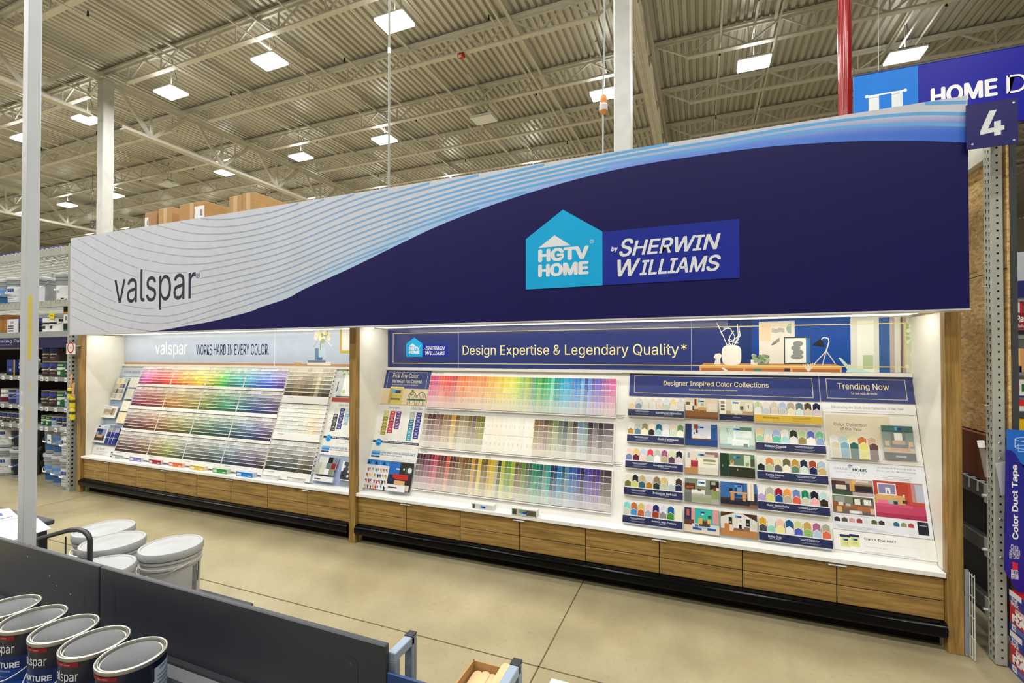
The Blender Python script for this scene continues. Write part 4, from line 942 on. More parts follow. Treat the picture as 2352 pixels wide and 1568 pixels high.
    a = MB('satin'); a.pbox(BOARD, xl, xr, .008, s_e - .004, 0, .004, '9aa8cc' if far else 'e6e6e4')
    for k in range(5):
        x = P(92, 1390)[0] + .034 * k if not far else xl + .30 + .03 * k
        if x + .028 < xr: a.prect(BOARD, x, x + .028, .016, .052, .0046, '8c8e90')
    a.build('lower_panel', t)
    return xl, xr, s_e, P, rr
xl, xr, s_e, P, rr = info(0, False)
x0, x1, s0, s1 = rr((95, 1140), (272, 1160), (235, 1385), (58, 1360))
t = thing('color_card', 'white leaflet with a grid of small color blocks beside the cafe picture', 'leaflet', tuple(BOARD.pt(x0, s0, .02)))
a = MB('paper'); a.pbox(BOARD, x0, x1, s0, s1, .014, .022, 'dde2ea'); a.prect(BOARD, x0, x1, s1 - .04, s1, .0224, '2a78c8')
for k in range(6): a.ppoly(BOARD, [(x0 + (x1 - x0) * (k + .1) / 6, s1 - .035), (x0 + (x1 - x0) * (k + .5) / 6, s1 - .005), (x0 + (x1 - x0) * (k + .9) / 6, s1 - .035)], .0227, ['14285c', '48a0e0'][k % 2])
for r in range(4):
    for k in range(8):
        xx = x0 + (x1 - x0) * (.05 + k * .117); ss = s1 - .085 - r * .048
        for j in range(2): a.prect(BOARD, xx + j * .008, xx + j * .008 + .013, ss - j * .012, ss + .018 - j * .004, .0226 + j * .0003, random.choice('c83040 1c1c20 e8c040 2c4890 d86838 8c2038 c8a890 4890c8 e0dcd0'.split()))
a.ptext(BOARD, 'valspar', x0 + (x1 - x0) * .18, x0 + (x1 - x0) * .62, s0 + .025, s0 + .06, .0226, '9aa0a8'); a.pdisc(BOARD, x0 + (x1 - x0) * .78, s0 + .045, .014, .0226, 'b0b6c0'); a.build('sheet', t)
CAFE = '0 0 100 100 30282c;0 55 45 100 2868c0;45 60 100 100 2c2a2c;70 62 100 85 3c5030;20 40 85 58 c02c28;0 30 30 45 1c2c50;30 22 75 36 d8ac70;0 10 30 30 2a2430;60 2 95 22 d8ccbc;35 0 60 15 3a3034;30 74 45 78 e8e8ec;60 74 66 80 f0f0f0'
x0, x1, s0, s1 = rr((277, 1160), (458, 1178), (425, 1400), (242, 1382))
t = thing('brochure_holder', 'clear holder with a brochure of a red-countered cafe', 'brochure holder', tuple(BOARD.pt(x0, s0, .02)))
a = MB('paper'); a.pbox(BOARD, x0, x1, s0, s1, .022, .03, '202024'); a.picture(BOARD, x0, x1, s0, s1, .0305, CAFE); a.pdisc(BOARD, x1 - .03, s1 - .06, .022, .0318, 'd8dcec'); a.build('brochure', t)
a = MB('gloss'); a.pbox(BOARD, x0 + .01, x1 - .04, s0 - .005, s0 + .05, .034, .046, 'e4e6ea'); a.prect(BOARD, x0 + .03, x0 + .12, s0 + .02, s0 + .03, .0465, '3c3c44'); a.build('pocket', t)
xl, xr, s_e, P, rr = info(DXF, True)
t = thing('chip_booklet', 'booklet of grey, cream, black and red swatches beside the middle post', 'booklet', tuple(BOARD.pt(xl + .1, .1, .02)))
a = MB('paper'); z3 = (s_e - .02 - .09) / 3
for r, cs in enumerate((('d8d8d0', 'd8dad8', '141418', '7a8494'), ('b0bcb8', 'ccd0c8', '6a7c78', '8c1c1c'), ('b4b0a0', 'd4d4c0', 'e8e8ea', '78886c'))):
    a.pbox(BOARD, xl + .025 - r * .006, xl + .245 - r * .006, .09 + (2 - r) * z3 * .98, .09 + (3 - r) * z3, .012 + r * .008, .018 + r * .008, 'c8c8c4')
    for k, c in enumerate(cs): a.prect(BOARD, xl + .028 + k * .054 - r * .006, xl + .08 + k * .054 - r * .006, .092 + (2 - r) * z3 * .98, .09 + (3 - r) * z3, .0185 + r * .008, c)
a.build('swatch_pages', t)
a = MB('gloss'); a.pbox(BOARD, xl + .02, xl + .25, .03, .075, .03, .045, 'e4e6e8'); a.prect(BOARD, xl + .05, xl + .2, .072, .088, .04, '1c1c20'); a.prect(BOARD, xl + .04, xl + .11, .045, .055, .0455, '44464c'); a.build('pocket', t)
x0 = xl + .30; x1 = min(xl + .47, -2.815)
t = thing('leaflet', 'white leaflet with dots and black banner against the middle post', 'leaflet', tuple(BOARD.pt(x0, .1, .01)))
a = MB('paper'); a.pbox(BOARD, x0, x1, .06, s_e - .04, .008, .016, 'e6e8ec'); a.prect(BOARD, x0, x1, s_e - .2, s_e - .13, .0165, '3a3c44'); a.prect(BOARD, x0 + .02, x0 + .08, s_e - .13, s_e - .045, .0165, '44464c')
for k in range(9): a.pdisc(BOARD, x0 + .03 + (k % 3) * .05, .10 + (k // 3) * .04, .012, .0165, random.choice(['c0c4cc', '1c1c20', 'a8acb4', 'd4d8dc']))
a.build('sheet', t)
# ------------------------------------------------------------------ near bay: color strips
R1 = "d84a7a d8527f d85c88 e86a74 ec6a64 ee5a50 ee5248 ec5450 d85854 cc6058 ee8060 f08450 f08044 f08850 f09868 ee9058 ee9454 f0a058 f2a060 ee9058 f2b050 f0b860 f0b450 f2c258 f2d060 eacc44 ece060 e8dc50 ece468 e0e060 c8e058 b0d868 98c468 b4c85c 98b858 70a080 3fae62 6fb052 2f9a58 3fae5e 35b884 78d8b4 28a29c 3a9eac 22aed2 48b0e0 2aa8ea 5a98d0 3f86ea 4a90c8 70b4f2 4a62a6 6a96f2 6e62a8 7868d6 7c66bc a068b0 c070b4 d46aa0".split()
R2 = "8a7a5e 4e3430 4e322e 7a5340 6b4030 84683a 7e5c3a c09030 6e5420 8a7c52 8a7a50 6b5a2e 605448 6e6420 6e6614 e8e4d8 e8e0d0 ece4cc ece2cc ece6d8 eceade ece8dc ecebe2 e8e4d8 ecebe4 ece6d4 7a6030 7a6048 5e4432 6a5c38 75804e 566050 3a4e48 7a7a68 4a4538 647a94 5e7c80 2e2426 5c565c 2a2628 4e4044".split()
R3 = "3a2a30 4a2a30 4c2028 6e2a58 54202e 8c1c38 b83a54 6a2428 642420 5c2c20 d0442a 5a2c1a 4e241c 6a4a24 7e6236 7a4420 6a5010 5e4a20 c8862c 6e5020 d8b828 6a5a20 6a4a1c b8901c c8a408 a89a56 3a3a20 a8b020 6a8028 4e8a1c 95a01c 5a4830 6a5a34 5a7a28 4a5a40 345a48 157a50 0a6a4e 0a5a58 4e7a6a 108a86 0c2a42 0c3a62 0f68a8 1c4a66 4a7a92 1c58a8 3058a0 283080 1c1c40 384088 4838a0 482c68 44288a 4a3c44 3e3030".split()
ROWS = [('strips in the bright top row', 'hot pink', R1, ((992, 862.5), (1417, 870), (1411.5, 956), (978.3, 934)), [0, .08, .30, .38, .66, .80]),
        ('strips in the muted middle row', 'dark tan', R2, ((975.8, 949.6), (1410.5, 972), (1405, 1061.5), (964, 1026)), [0, .22, .40, .48, .68, .82]),
        ('strips in the deep bottom row', 'plum', R3, ((959.4, 1040.6), (1405.9, 1080), (1400, 1175.7), (947.7, 1120)), [0, .16, .36, .42, .66, .80])]
BS = [0, .165, .325, .49, .655, .83, 1.0]
for ri, (grp, endn, cols, corners, tints) in enumerate(ROWS):
    x0, x1, s0, s1 = BOARD.rect(*corners, .022)
    n = len(cols); w = (x1 - x0) / (n + 0.9)
    rn = ['bright top', 'muted middle', 'deep bottom'][ri]
    t = thing('strip_rack', 'white wall rack behind the %s row of color strips' % rn, 'display rack', tuple(BOARD.pt((x0 + x1) / 2, s0, 0)), 'color strip racks')
    a = MB('satin'); a.pbox(BOARD, x0 - .006, x1 + .008, s0 - .004, s1 + .004, 0, .010, 'efeeec'); a.build('back_plate', t)
    a = MB('satin'); a.pbox(BOARD, x0 - .006, x1 + .008, s0 - .012, s0 - .004, 0, .022, 'f2f1ee'); a.pbox(BOARD, x1 + .004, x1 + .008, s0 - .004, s1 + .004, .01, .026, 'f2f1ee'); a.build('bottom_lip', t)
    for i, c in enumerate(cols):
        xa = x0 + i * w; last = i == n - 1; xb = min(xa + 1.9 * w, x1); base = C(c)
        a = MB('paper'); cl, cr_ = .0265, (.0265 - .0105 * (xb - xa) / (1.9 * w) if not last else .0225)
        def strip_pt(fx, fs, d=0): return BOARD.pt(xa + (xb - xa) * fx, s1 - (s1 - s0) * fs, cl + (cr_ - cl) * fx + d)
        a.mesh([strip_pt(0, 0, -.0025), strip_pt(1, 0, -.0025), strip_pt(1, 1, -.0025), strip_pt(0, 1, -.0025), strip_pt(0, 0), strip_pt(1, 0), strip_pt(1, 1), strip_pt(0, 1)], [(0, 1, 2, 3), (0, 4, 5, 1), (1, 5, 6, 2), (2, 6, 7, 3), (3, 7, 4, 0), (7, 6, 5, 4)], 'f4f2ee')
        wht = ri == 1 and 15 <= i < 26
        for b in range(6):
            tt = tints[b] if not wht else .1 * b
            cc = pmix(base, 'f4f0e8', tt); j = 1 + random.uniform(-.12, .12) * (1 - tt) * (0 if b == 0 or wht else 1); cc = tuple(min(.92, v * j) for v in cc)
            f0, f1 = BS[b] + (.006 if b else 0), BS[b + 1] - (.006 if b < 5 else 0)
            if b == 3: f0 += .012
            a.face([strip_pt(0.015, f1, .00005), strip_pt(.985, f1, .00005), strip_pt(.985, f0, .00005), strip_pt(.015, f0, .00005)], cc)
            if b in (1, 4): a.face([strip_pt(.40, f1 - .04, .0001), strip_pt(.44, f1 - .04, .0001), strip_pt(.44, f0 + .05, .0001), strip_pt(.40, f0 + .05, .0001)], mix(cc, '202020', .45))
        a.face([strip_pt(.05, .505, .00008), strip_pt(.9, .505, .00008), strip_pt(.9, .495, .00008), strip_pt(.05, .495, .00008)], mix(base, '404040', .6))
        tag(a.build('color_strip', loc=BOARD.pt(xa, s0, .02)), '%s color strip, %s from the %s end of the %s row' % (cname(c), nth(i), endn, rn), 'color strip', grp)
a = MB('paper')
def blabel(txt, u0, v0, u1, v1, col='55585c', b=.0, c=.0006):
    a = MB('paper'); p, q = BOARD.px(u0, v0), BOARD.px(u1, v1); a.ptext(BOARD, txt, p[0], q[0], q[1] if v1 > v0 else p[1], p[1] if v1 > v0 else q[1], c, col, b); a.build('lettering', near_board)
blabel('Clear & Bright', 1000, 854.5, 1019, 859, 'a0a0a4'); blabel('Muted & Shaded', 982, 943, 1007.5, 949); blabel('Neutrals', 967, 1033.5, 980.5, 1040); blabel('Whites', 1115, 1047, 1128, 1053); blabel('Grays', 1223, 1056, 1235, 1063)
for (u, v) in ((1425, 953), (1419, 1062)):
    a = MB('paper')
    for k in range(3): p = BOARD.px(u, v + k * 4); a.prect(BOARD, p[0] - .035 + .006 * k, p[0] + .035 - .006 * k, p[1] - .003, p[1] + .001, .0006, '8a8c90')
    a.build('lettering', near_board)

# ------------------------------------------------------------------ house-shaped chips
qd = lambda u, v: (1420 + u / 3.919, 840 + v / 3.919)
qt = lambda u, v: (1720 + u / 3.267, 840 + v / 3.267)
LSET = [((90, 387), (595, 408), (595, 465), (90, 445), 'Scandinavian Minimalism', (95, 277), 'E8E2C8 D0D0CC E0E0D4 E6D8C8 E2D8D0 D8DCE4 E8D49C D0D2D2', 'E4D0A8 8C98A8 DCDCCC DCDEDC E6D0C0 C8D4C0 E8E4D8 D4D4CE'),
        ((80, 615), (595, 645), (593, 707), (78, 675), 'Rustic Farmhouse', (88, 500), 'E4E4DC B8BEB0 8C8458 EAE2C4 1F5F80 DCDEE2 DCCCB4 6A8A58', 'B0883C 5A7C92 E4DEB8 302A24 9CC4CC E0E2E4 C4D4C0 ECE8D4'),
        ((63, 848), (583, 890), (583, 955), (63, 910), 'European Countryside', (72, 727), 'E6CCBC E2C080 C4CCDC D84860 BCBCB0 A05080 CCD4A8 141416', '7488B8 6A1428 ECCCC0 B8CCB8 F0F0EE B4A880 5A3A54 D8C8CC'),
        ((52, 1090), (580, 1138), (580, 1208), (52, 1152), 'Industrial Refresh', (62, 963), 'DCD8C0 1A1818 B8A878 D0D0CC 8A7450 D4BC74 E6E6DE 402A24', '6E6E2C C8CC70 2F5E72 B0781C 22302C C0C4A8 B8C4CC 1C2450'),
        ((40, 1338), (578, 1405), (578, 1472), (38, 1402), 'Eclectic Mid-Century', (50, 1210), '7CD8CC C0683C D0B868 ECC0CC 201F66 D4D8E4 0F60A0 E4E4D8', 'CCC8B8 3E90CC C06030 A0AAB8 9A3416 8C8684 3F8A28 E8E4C8')]
RSET = [((42, 362), (555, 385), (553, 438), (42, 415), 'Most Popular', (45, 260), 'BCD0A4 E4D8D4 D0C8B4 B0C0DC B0A890 6A7880 50462C 161C40', 'E8E8E0 C4CED4 D8CCBC C8C8C0 ECE4C0 DCE8E4 DCCCB4 D4CCCC'),
        ((55, 570), (580, 605), (580, 660), (55, 625), 'Relaxed Coastal', (55, 462), 'E0CC9C C0D4CC A8B4E0 E0E4DC 2C341C B4CC94 5C6CB8 78C090', '98C49C DCD0B8 5CBC98 A4D0D4 DCDCD8 988450 E8E4DC 8CA0C8'),
        ((62, 785), (597, 830), (597, 890), (65, 842), 'Earthy Charm', (62, 675), 'D8D8C8 D08048 DCD0A0 6A6438 B8902C 0F2A34 9C4024 A8BCC8', '10241C B4BC94 5A5A58 ECE4D0 5E8468 D0DCD8 101C50 C4A870'),
        ((68, 1010), (610, 1070), (612, 1127), (68, 1070), 'Bold Simplicity', (66, 895), 'E4E4E4 B0AEA0 9A0F30 E89A48 6A84B8 0F8058 0F1228 BCD8D4', 'BCA0D0 D4D478 0F4A90 B4AC98 DC6048 D0CCB4 ECB0B0 302418'),
        ((75, 1243), (630, 1310), (632, 1373), (78, 1303), 'Boho Chic', (72, 1124), 'D0A428 E0DED8 E8BCA8 0F5488 C8D088 C8A050 A86480 ACA494', '46464C 90D0BC E8E090 E4E2E4 4C5CB8 88B868 B0C4DC E06A4A')]
def house_chip(x, w, s0, s1, c, col, label, group, th=.003):
    a = MB('paper'); r = w * .36
    def outline(g): return [(x + g, s0), (x + w - g, s0), (x + w - g, s1 - r), (x + w / 2, s1 - g * 1.4), (x + g, s1 - r)]
    a.pprism(BOARD, outline(0), c - th, c, 'f2f0ec'); a.ppoly(BOARD, outline(w * .045), c + .0004, col)
    tag(a.build('house_chip', loc=BOARD.pt(x + w / 2, s0, c)), label, 'paint chip', group)
for ci, (SET, q, side) in enumerate(((LSET, qd, 'strip-row'), (RSET, qt, 'trending-panel'))):
    for i, (tl, tr, br, bl, title, top, back, front) in enumerate(SET):
        c = .034
        x0, x1, s0, s1 = BOARD.rect(q(*tl), q(*tr), q(*br), q(*bl), c)
        st = BOARD.px(*q(*top), .02)[1]
        yellow = ci == 1 and i == 0
        t = thing('chip_holder', '%s label holder of house-shaped chips, %s down the %s column' % ('yellow' if yellow else 'navy', nth(i), side), 'chip holder', tuple(BOARD.pt((x0 + x1) / 2, s0, 0)), 'chip holders')
        a = MB('satin'); a.pbox(BOARD, x0, x1, s0 - .006, s1 + .006, 0, .03, 'f0eff0'); a.build('pocket', t)
        a = MB('satin'); a.pbox(BOARD, x0, x1, s0, s1, .03, c, 'dcb42c' if yellow else '18204e'); bar_ = a.build('label_bar', t)
        a = MB('paper'); w = x1 - x0; h = s1 - s0; ink = '5a4c20' if yellow else 'dfe4ec'
        if ci == 0: f0, f1, g0, g1 = (.5 if len(title) > 16 else .55), (.95 if len(title) > 20 else .9), .13, .39
        else: f0, f1, g0, g1 = .13, .13 + .021 * len(title), .56, .84
        a.ptext(BOARD, title, x0 + w * f0, x0 + w * f1, s0 + h * .44, s0 + h * .74, c + .0005, ink, .01)
        if not yellow: a.ptext(BOARD, 'Color Collection', x0 + w * (f0 + f1) / 2 - w * .075, x0 + w * (f0 + f1) / 2 + w * .075, s0 + h * .27, s0 + h * .39, c + .0005, ink)
        for k, (z, g) in enumerate(((.70, 0), (.56, .02), (.32, .0), (.22, .03))):
            n_ = 9 if k < 2 else 1
            for m in range(n_):
                xx = x0 + w * (g0 + g) + (w * (g1 - g0 - 2 * g)) * m / n_
                a.prect(BOARD, xx, xx + w * (g1 - g0 - 2 * g) / n_ * (.8 if n_ > 1 else 1), s0 + h * z, s0 + h * (z + (.07 if k < 2 else .03)), c + .0005, mix(ink, '18204e' if not yellow else 'dcb42c', .25 if k < 2 else .6))
        a.build('lettering', bar_)
        p = w / 8.05
        for k in range(8):
            cb, cf = '#'.join([]) + back.split()[k].lower(), front.split()[k].lower()
            lb = 'holder %s down, %s column' % ({0: 'topmost', 1: 'second', 2: 'third', 3: 'fourth', 4: 'fifth'}[i], side) if i else 'topmost holder, %s column' % side
            house_chip(x0 + p * (k + .06), p * .9, s1 - .005, st, .020, cb, '%s house-shaped chip, %s along the back row, %s' % (cname(cb), nth(k), lb), 'house-shaped chips')
            house_chip(x0 + p * (k + .02), p * .95, s1 - .005, s1 + (st - s1) * .56, .0285, cf, '%s house-shaped chip, %s along the front row, %s' % (cname(cf), nth(k), lb), 'house-shaped chips')

# ------------------------------------------------------------------ room picture cards
LOGO = ';40 80 47 90 38a8e0;47 81 58 88 2a3a90'
PICS = [
 ('a living room with a timber floor and white chairs', [(605, 287), (895, 292), (897, 487), (603, 470)], '0 0 100 100 d8ccb0;0 0 0 42 45 48 100 38 100 0 8a5c38;0 0 100 12 744a2c;28 62 38 96 b88a58;29 66 33 92 5a3420;45 60 60 95 e4dcc4;48 62 58 76 b4ac8c;2 38 26 78 e4dccc;2 66 14 80 6a5a48;22 40 28 62 4a4440;70 45 96 75 e2d8c8;65 35 99 48 d8cfbc;40 42 66 56 c8a068;42 32 44 44 b08c58;60 32 62 44 b08c58'),
 ('a pale dining nook above a dark caption', [(912, 301), (1210, 306), (1218, 500), (910, 485)], '0 0 100 100 d4ceb8;0 0 100 28 262c4c;0 28 100 45 b89c74;0 30 20 100 ece8dc;4 46 16 58 6a6a58;4 62 16 74 7a6a58;4 78 16 92 8a8c78;38 45 62 92 f0ecdc;62 52 72 70 4a6040;65 45 70 55 b09070;34 34 68 46 e0dccc;46 28 54 34 e4dccc;78 45 98 86 e4dfd0;85 60 88 76 5a4c40;40 12 62 18 6a6c84'),
 ('a navy mudroom wall with a guitar and books', [(603, 516), (893, 531), (893, 732), (603, 712)], '0 0 100 100 1e3a6a;20 34 80 100 c8ccd8;0 0 100 32 24447c;80 30 100 100 2c5490;0 30 20 100 1c3460;20 28 80 34 6a3c24;24 34 48 50 d8d0c8;70 34 78 48 e0dcd8;28 78 40 98 8a3c20;32 70 38 82 a04c28;33 58 40 72 4a3c58;26 52 30 62 30508c'),
 ('a pale mint bathroom with a freestanding tub', [(917, 536), (1228, 546), (1228, 752), (915, 736)], '0 0 100 100 c4d8cc;0 0 100 18 9cb4b0;40 40 46 100 e8f0ec;46 50 92 82 e8ece4;46 50 70 80 d8e8e4;20 72 28 88 8a9c98;22 74 26 86 dce8e0;35 12 84 40 e4eae8;35 34 84 40 f4f6f4;40 8 78 14 a8b8b4;22 20 36 48 d8e4e0;68 8 80 22 7a9080;58 80 92 96 5c8874;28 50 31 62 d8dcd8'),
 ('a bedroom with white linen and a pink side table', [(602, 761), (900, 778), (900, 985), (602, 961)], '0 0 100 100 dcd0c4;62 78 100 100 9c7074;0 0 40 30 b88450;0 24 16 96 e4d8c8;8 68 14 92 8a94a8;18 30 40 58 9c3044;20 50 38 58 b84458;40 8 98 70 e8e2d4;55 45 92 66 8c9468;55 48 92 56 e4dcc8;46 76 90 88 c4bcb0;62 90 82 94 6a5a50;40 0 98 30 d8d0c0;32 56 36 70 a8a080'),
 ('a dark green kitchen with a pale worktop', [(918, 786), (1228, 797), (1230, 1010), (918, 993)], '0 0 100 100 2c4a34;0 0 24 100 1e3a28;26 46 100 100 58785c;26 0 100 44 2a3020;26 44 100 50 dcdcd0;70 50 88 96 c8d4b8;88 46 100 80 48503c;30 50 40 68 c8b08c;32 60 38 74 a86c40;74 50 84 64 8a9c68;50 30 52 36 c0c0b0;6 40 8 50 b0a880'),
 ('a grey-green sitting room with a round white table', [(600, 1006), (907, 1034), (907, 1248), (600, 1218)], '0 0 100 100 7c8470;0 0 100 36 a8a89c;0 0 20 40 6c7068;38 70 62 98 d8dcd8;40 72 60 96 eceee8;0 52 30 80 5a3424;4 58 26 68 9c5c30;74 58 100 95 24201c;78 80 90 92 a8a890;20 36 60 54 e4e4dc;24 34 56 40 c0c0b4;38 50 48 58 3c2c24;78 20 100 62 8c9860;20 4 78 24 98a47c;84 54 96 70 703c2c;92 56 100 68 e0c8b8'),
 ('a blue office with a timber desk', [(920, 1037), (1250, 1066), (1250, 1285), (922, 1256)], '0 0 100 100 3a68a8;0 0 100 36 38302c;0 0 100 14 7c5c44;40 40 64 96 24406c;46 50 60 90 6c94c8;74 30 92 100 d8c8a8;78 30 82 100 f0e8d8;86 30 90 100 e8dcc0;26 56 76 62 d0a068;28 20 38 58 c89058;60 16 70 56 c89058;24 62 34 74 1c1c24;0 8 80 26 1c2434;92 30 100 60 22345c'),
 ('an aqua dining room with a blue geometric rug', [(597, 1271), (910, 1299), (910, 1528), (595, 1486)], '0 0 100 100 38b0a0;0 0 100 38 dcc8ac;0 40 20 100 262a54;6 66 14 92 c85848;20 40 30 100 d89a98;82 42 98 100 d89494;0 30 28 52 5a3c30;22 10 92 36 c8ccd4;24 12 50 22 2a4c80;40 20 70 30 a8b4c4;66 14 90 24 2c5890;30 24 40 34 406898;42 28 74 54 4a3c30;40 50 76 56 8a6c40;40 36 52 62 d0a858;66 40 76 58 d0b060;68 62 78 74 2c4a34;50 74 56 80 e0e4d8'),
 ('a lodge with timber beams and tan leather chairs', [(923, 1311), (1250, 1341), (1253, 1560), (925, 1521)], '0 0 100 100 d8d4cc;0 0 100 30 b07c48;0 78 40 100 100 100 0 100 5c3824;0 84 34 100 20 100 2c1c14;60 100 100 72 100 100 4a2c1c;48 40 60 96 e4e0d8;50 34 58 52 241c18;22 50 32 80 1c1e20;70 48 80 78 1c1e20;24 56 30 62 b0b0a8;72 56 78 62 b0b0a8;10 26 34 52 c07c38;24 22 34 48 e0c8b8;64 28 80 44 8a6450;36 26 64 36 7a5c4c;52 62 58 74 c8c0b4;84 40 96 60 d0c8bc')]
for i, (nm, cr4, spec) in enumerate(PICS):
    side = 'strip-row' if i % 2 == 0 else 'trending-panel'
    x0, x1, s0, s1 = BOARD.rect(*[qd(*k) for k in cr4], .022)
    t = thing('picture_card', 'card in a clear holder picturing %s' % nm, 'picture card', tuple(BOARD.pt((x0 + x1) / 2, s0, 0)), 'room picture cards')
    a = MB('gloss'); a.pbox(BOARD, x0, x1, s0, s1, .004, .020, 'e8e6e2'); a.picture(BOARD, x0, x1, s0, s1, .0206, spec + LOGO); a.build('card', t)
    a = MB('acrylic'); w = x1 - x0; h = s1 - s0
    a.pbox(BOARD, x0 - .004, x1 + .004, s0 - .006, s0 - .003, 0, .028, 'f0f2f2'); a.pbox(BOARD, x0 - .004, x0 - .001, s0 - .006, s0 + h * .5, 0, .028, 'f0f2f2'); a.pbox(BOARD, x1 + .001, x1 + .004, s0 - .006, s0 + h * .5, 0, .028, 'f0f2f2'); a.build('clear_holder', t)

# ------------------------------------------------------------------ header plates and trending column
def header_plate(name, label, cor, title, tf, sub, sf, tz=(.42, .68), sz=(.27, .36)):
    x0, x1, s0, s1 = BOARD.rect(*cor, .006); w = x1 - x0; h = s1 - s0
    t = thing(name, label, 'sign', tuple(BOARD.pt((x0 + x1) / 2, s0, 0)))
    a = MB('gloss'); a.pbox(BOARD, x0, x1, s0, s1, 0, .006, '36407c'); a.build('plate', t)
    a = MB('vinyl'); a.pframe(BOARD, x0 + h * .2, x1 - h * .2, s0 + h * .12, s1 - h * .12, .0065, .0035, 'd0cc98'); a.build('gold_border', t)
    a = MB('vinyl'); a.ptext(BOARD, title, x0 + w * tf[0], x0 + w * tf[1], s0 + h * tz[0], s0 + h * tz[1], .0065, 'f0e2a0', .004); a.ptext(BOARD, sub, x0 + w * sf[0], x0 + w * sf[1], s0 + h * sz[0], s0 + h * sz[1], .0065, 'eee0a0', .0); a.build('lettering', t)
header_plate('header_plate', 'navy plate reading Designer Inspired Color Collections', ((1447, 855.5), (1880.7, 861.5), (1882, 920.5), (1444.8, 909)), 'Designer Inspired Color Collections', (.20, .76), 'Colecciones de colores inspirados en dise\u00f1adores', (.345, .60))
header_plate('header_plate', 'navy plate reading Trending Now above the trending panels', (qt(530, 72), qt(1222, 82), qt(1245, 285), qt(540, 265)), 'Trending Now', (.20, .755), 'Lo que est\u00e1 de moda', (.345, .62), (.42, .72), (.27, .38))
def qtr(*c, k=.006): return BOARD.rect(*[qt(*p) for p in c], k)
def panel(name, label, c4, col, th=.006):
    x0, x1, s0, s1 = qtr(*c4); t = thing(name, label, 'info panel', tuple(BOARD.pt((x0 + x1) / 2, s0, 0)))
    a = MB('satin'); a.pbox(BOARD, x0, x1, s0, s1, 0, th, col); a.build('plate', t); return t, x0, x1, s0, s1
XT0 = qtr((548, 290), (1250, 293), (1400, 1300), (630, 1220))[0]
t, x0, x1, s0, s1 = panel('info_panel', 'white strip announcing the color collection of the year below the trending plate', ((546, 282), (1247, 292), (1257, 374), (552, 340)), 'efeeee')
x0_, xw = x0, x1 - x0
a = MB('paper'); h = s1 - s0
a.ptext(BOARD, 'Introducing the 2025 Color Collection of the Year', x0 + xw * .105, x0 + xw * .88, s0 + h * .38, s0 + h * .72, .0066, '5c5e64'); a.prect(BOARD, x0 + xw * .2, x0 + xw * .78, s0 + h * .18, s0 + h * .23, .0066, 'c4c4c4'); a.build('lettering', t)
t, _, _, s0, s1 = panel('info_panel', 'cream panel titled Color Collection of the Year', ((552, 345), (1257, 378), (1312, 752), (585, 708)), 'ece9e2')
bx0, bx1, bs0, bs1 = qtr((580, 388), (1095, 402), (1095, 640), (590, 600))
a = MB('paper'); a.prect(BOARD, x0 + .012, x0 + xw * .72, s0 + (s1 - s0) * .3, s1 - .012, .0064, 'e0d6bc'); a.build('cream_field', t)
def ttext(a, txt, u0, v0, u1, v1, col, b=.0, c=.0068):   # text from top-left to bottom-right zoom pixels
    p, q_ = BOARD.px(*qt(u0, v0)), BOARD.px(*qt(u1, v1)); a.ptext(BOARD, txt, p[0], q_[0], q_[1], p[1], c, col, b)
a = MB('paper'); ttext(a, 'Color Collection', 634, 424, 886, 460, '4c4a48'); ttext(a, 'of the Year', 682, 458, 848, 492, '4c4a48'); ttext(a, 'Colecci\u00f3n del color del a\u00f1o', 655, 490, 880, 512, 'c0b8a4'); a.build('lettering', t)
hx0, hx1, hs0, hs1 = BOARD.rect(qt(610, 545), qt(970, 570), qt(972, 705), qt(615, 690), .02)
t2 = thing('chip_holder', 'clear holder with ten house-shaped chips under the year collection title', 'chip holder', tuple(BOARD.pt((hx0 + hx1) / 2, hs0, 0)))
a = MB('acrylic'); a.pbox(BOARD, hx0 - .01, hx1 + .01, hs0 - .006, hs0, .006, .04, 'f0f0f0'); a.pbox(BOARD, hx0 - .01, hx1 + .01, hs0, hs0 + .06, .036, .039, 'f0f0f0'); a.build('clear_tray', t2)
p = (hx1 - hx0) / 5; stp = BOARD.px(*qt(645, 515), .02)[1]
for k in range(5):
    cb = 'd8dada b0ccc8 e0d8a4 c4703c c8a888'.split()[k]; cf = 'c8c0ac 7aa0b0 2c5a50 d4cc6c 5a4038'.split()[k]
    house_chip(hx0 + p * k, p * .94, hs0, stp, .016, cb, '%s house-shaped chip, %s along the back of the clear year-collection holder' % (cname(cb), nth(k)), 'year collection chips')
    house_chip(hx0 + p * k + .003, p * .96, hs0, hs0 + (stp - hs0) * .74, .026, cf, '%s house-shaped chip, %s along the front of the clear year-collection holder' % (cname(cf), nth(k)), 'year collection chips')
kx0, kx1, ks0, ks1 = BOARD.rect(qt(997, 445), qt(1228, 455), qt(1257, 712), qt(1018, 695), .02)
t2 = thing('brochure_holder', 'clear holder with a green bedroom brochure beside the year collection chips', 'brochure holder', tuple(BOARD.pt((kx0 + kx1) / 2, ks0, 0)))
a = MB('paper'); a.pbox(BOARD, kx0, kx1, ks0, ks1, .014, .02, '58786c'); a.picture(BOARD, kx0, kx1, ks0, ks1, .0205, '0 84 100 100 4c6c68;0 0 100 20 242830;0 20 100 34 b8a890;30 48 70 84 dce4d4;36 60 64 82 f0f4ec;26 44 38 84 2c4844;64 44 74 84 2c4844;6 40 20 54 c8a468;82 40 96 54 c8a468;20 26 84 40 c88c48;22 34 80 46 2c4c68;30 44 72 56 b89060;0 78 100 84 34564c;42 86 50 96 48b0e4;50 87 64 94 2c3c90;36 6 70 12 9a9ca4'); a.build('brochure', t2)
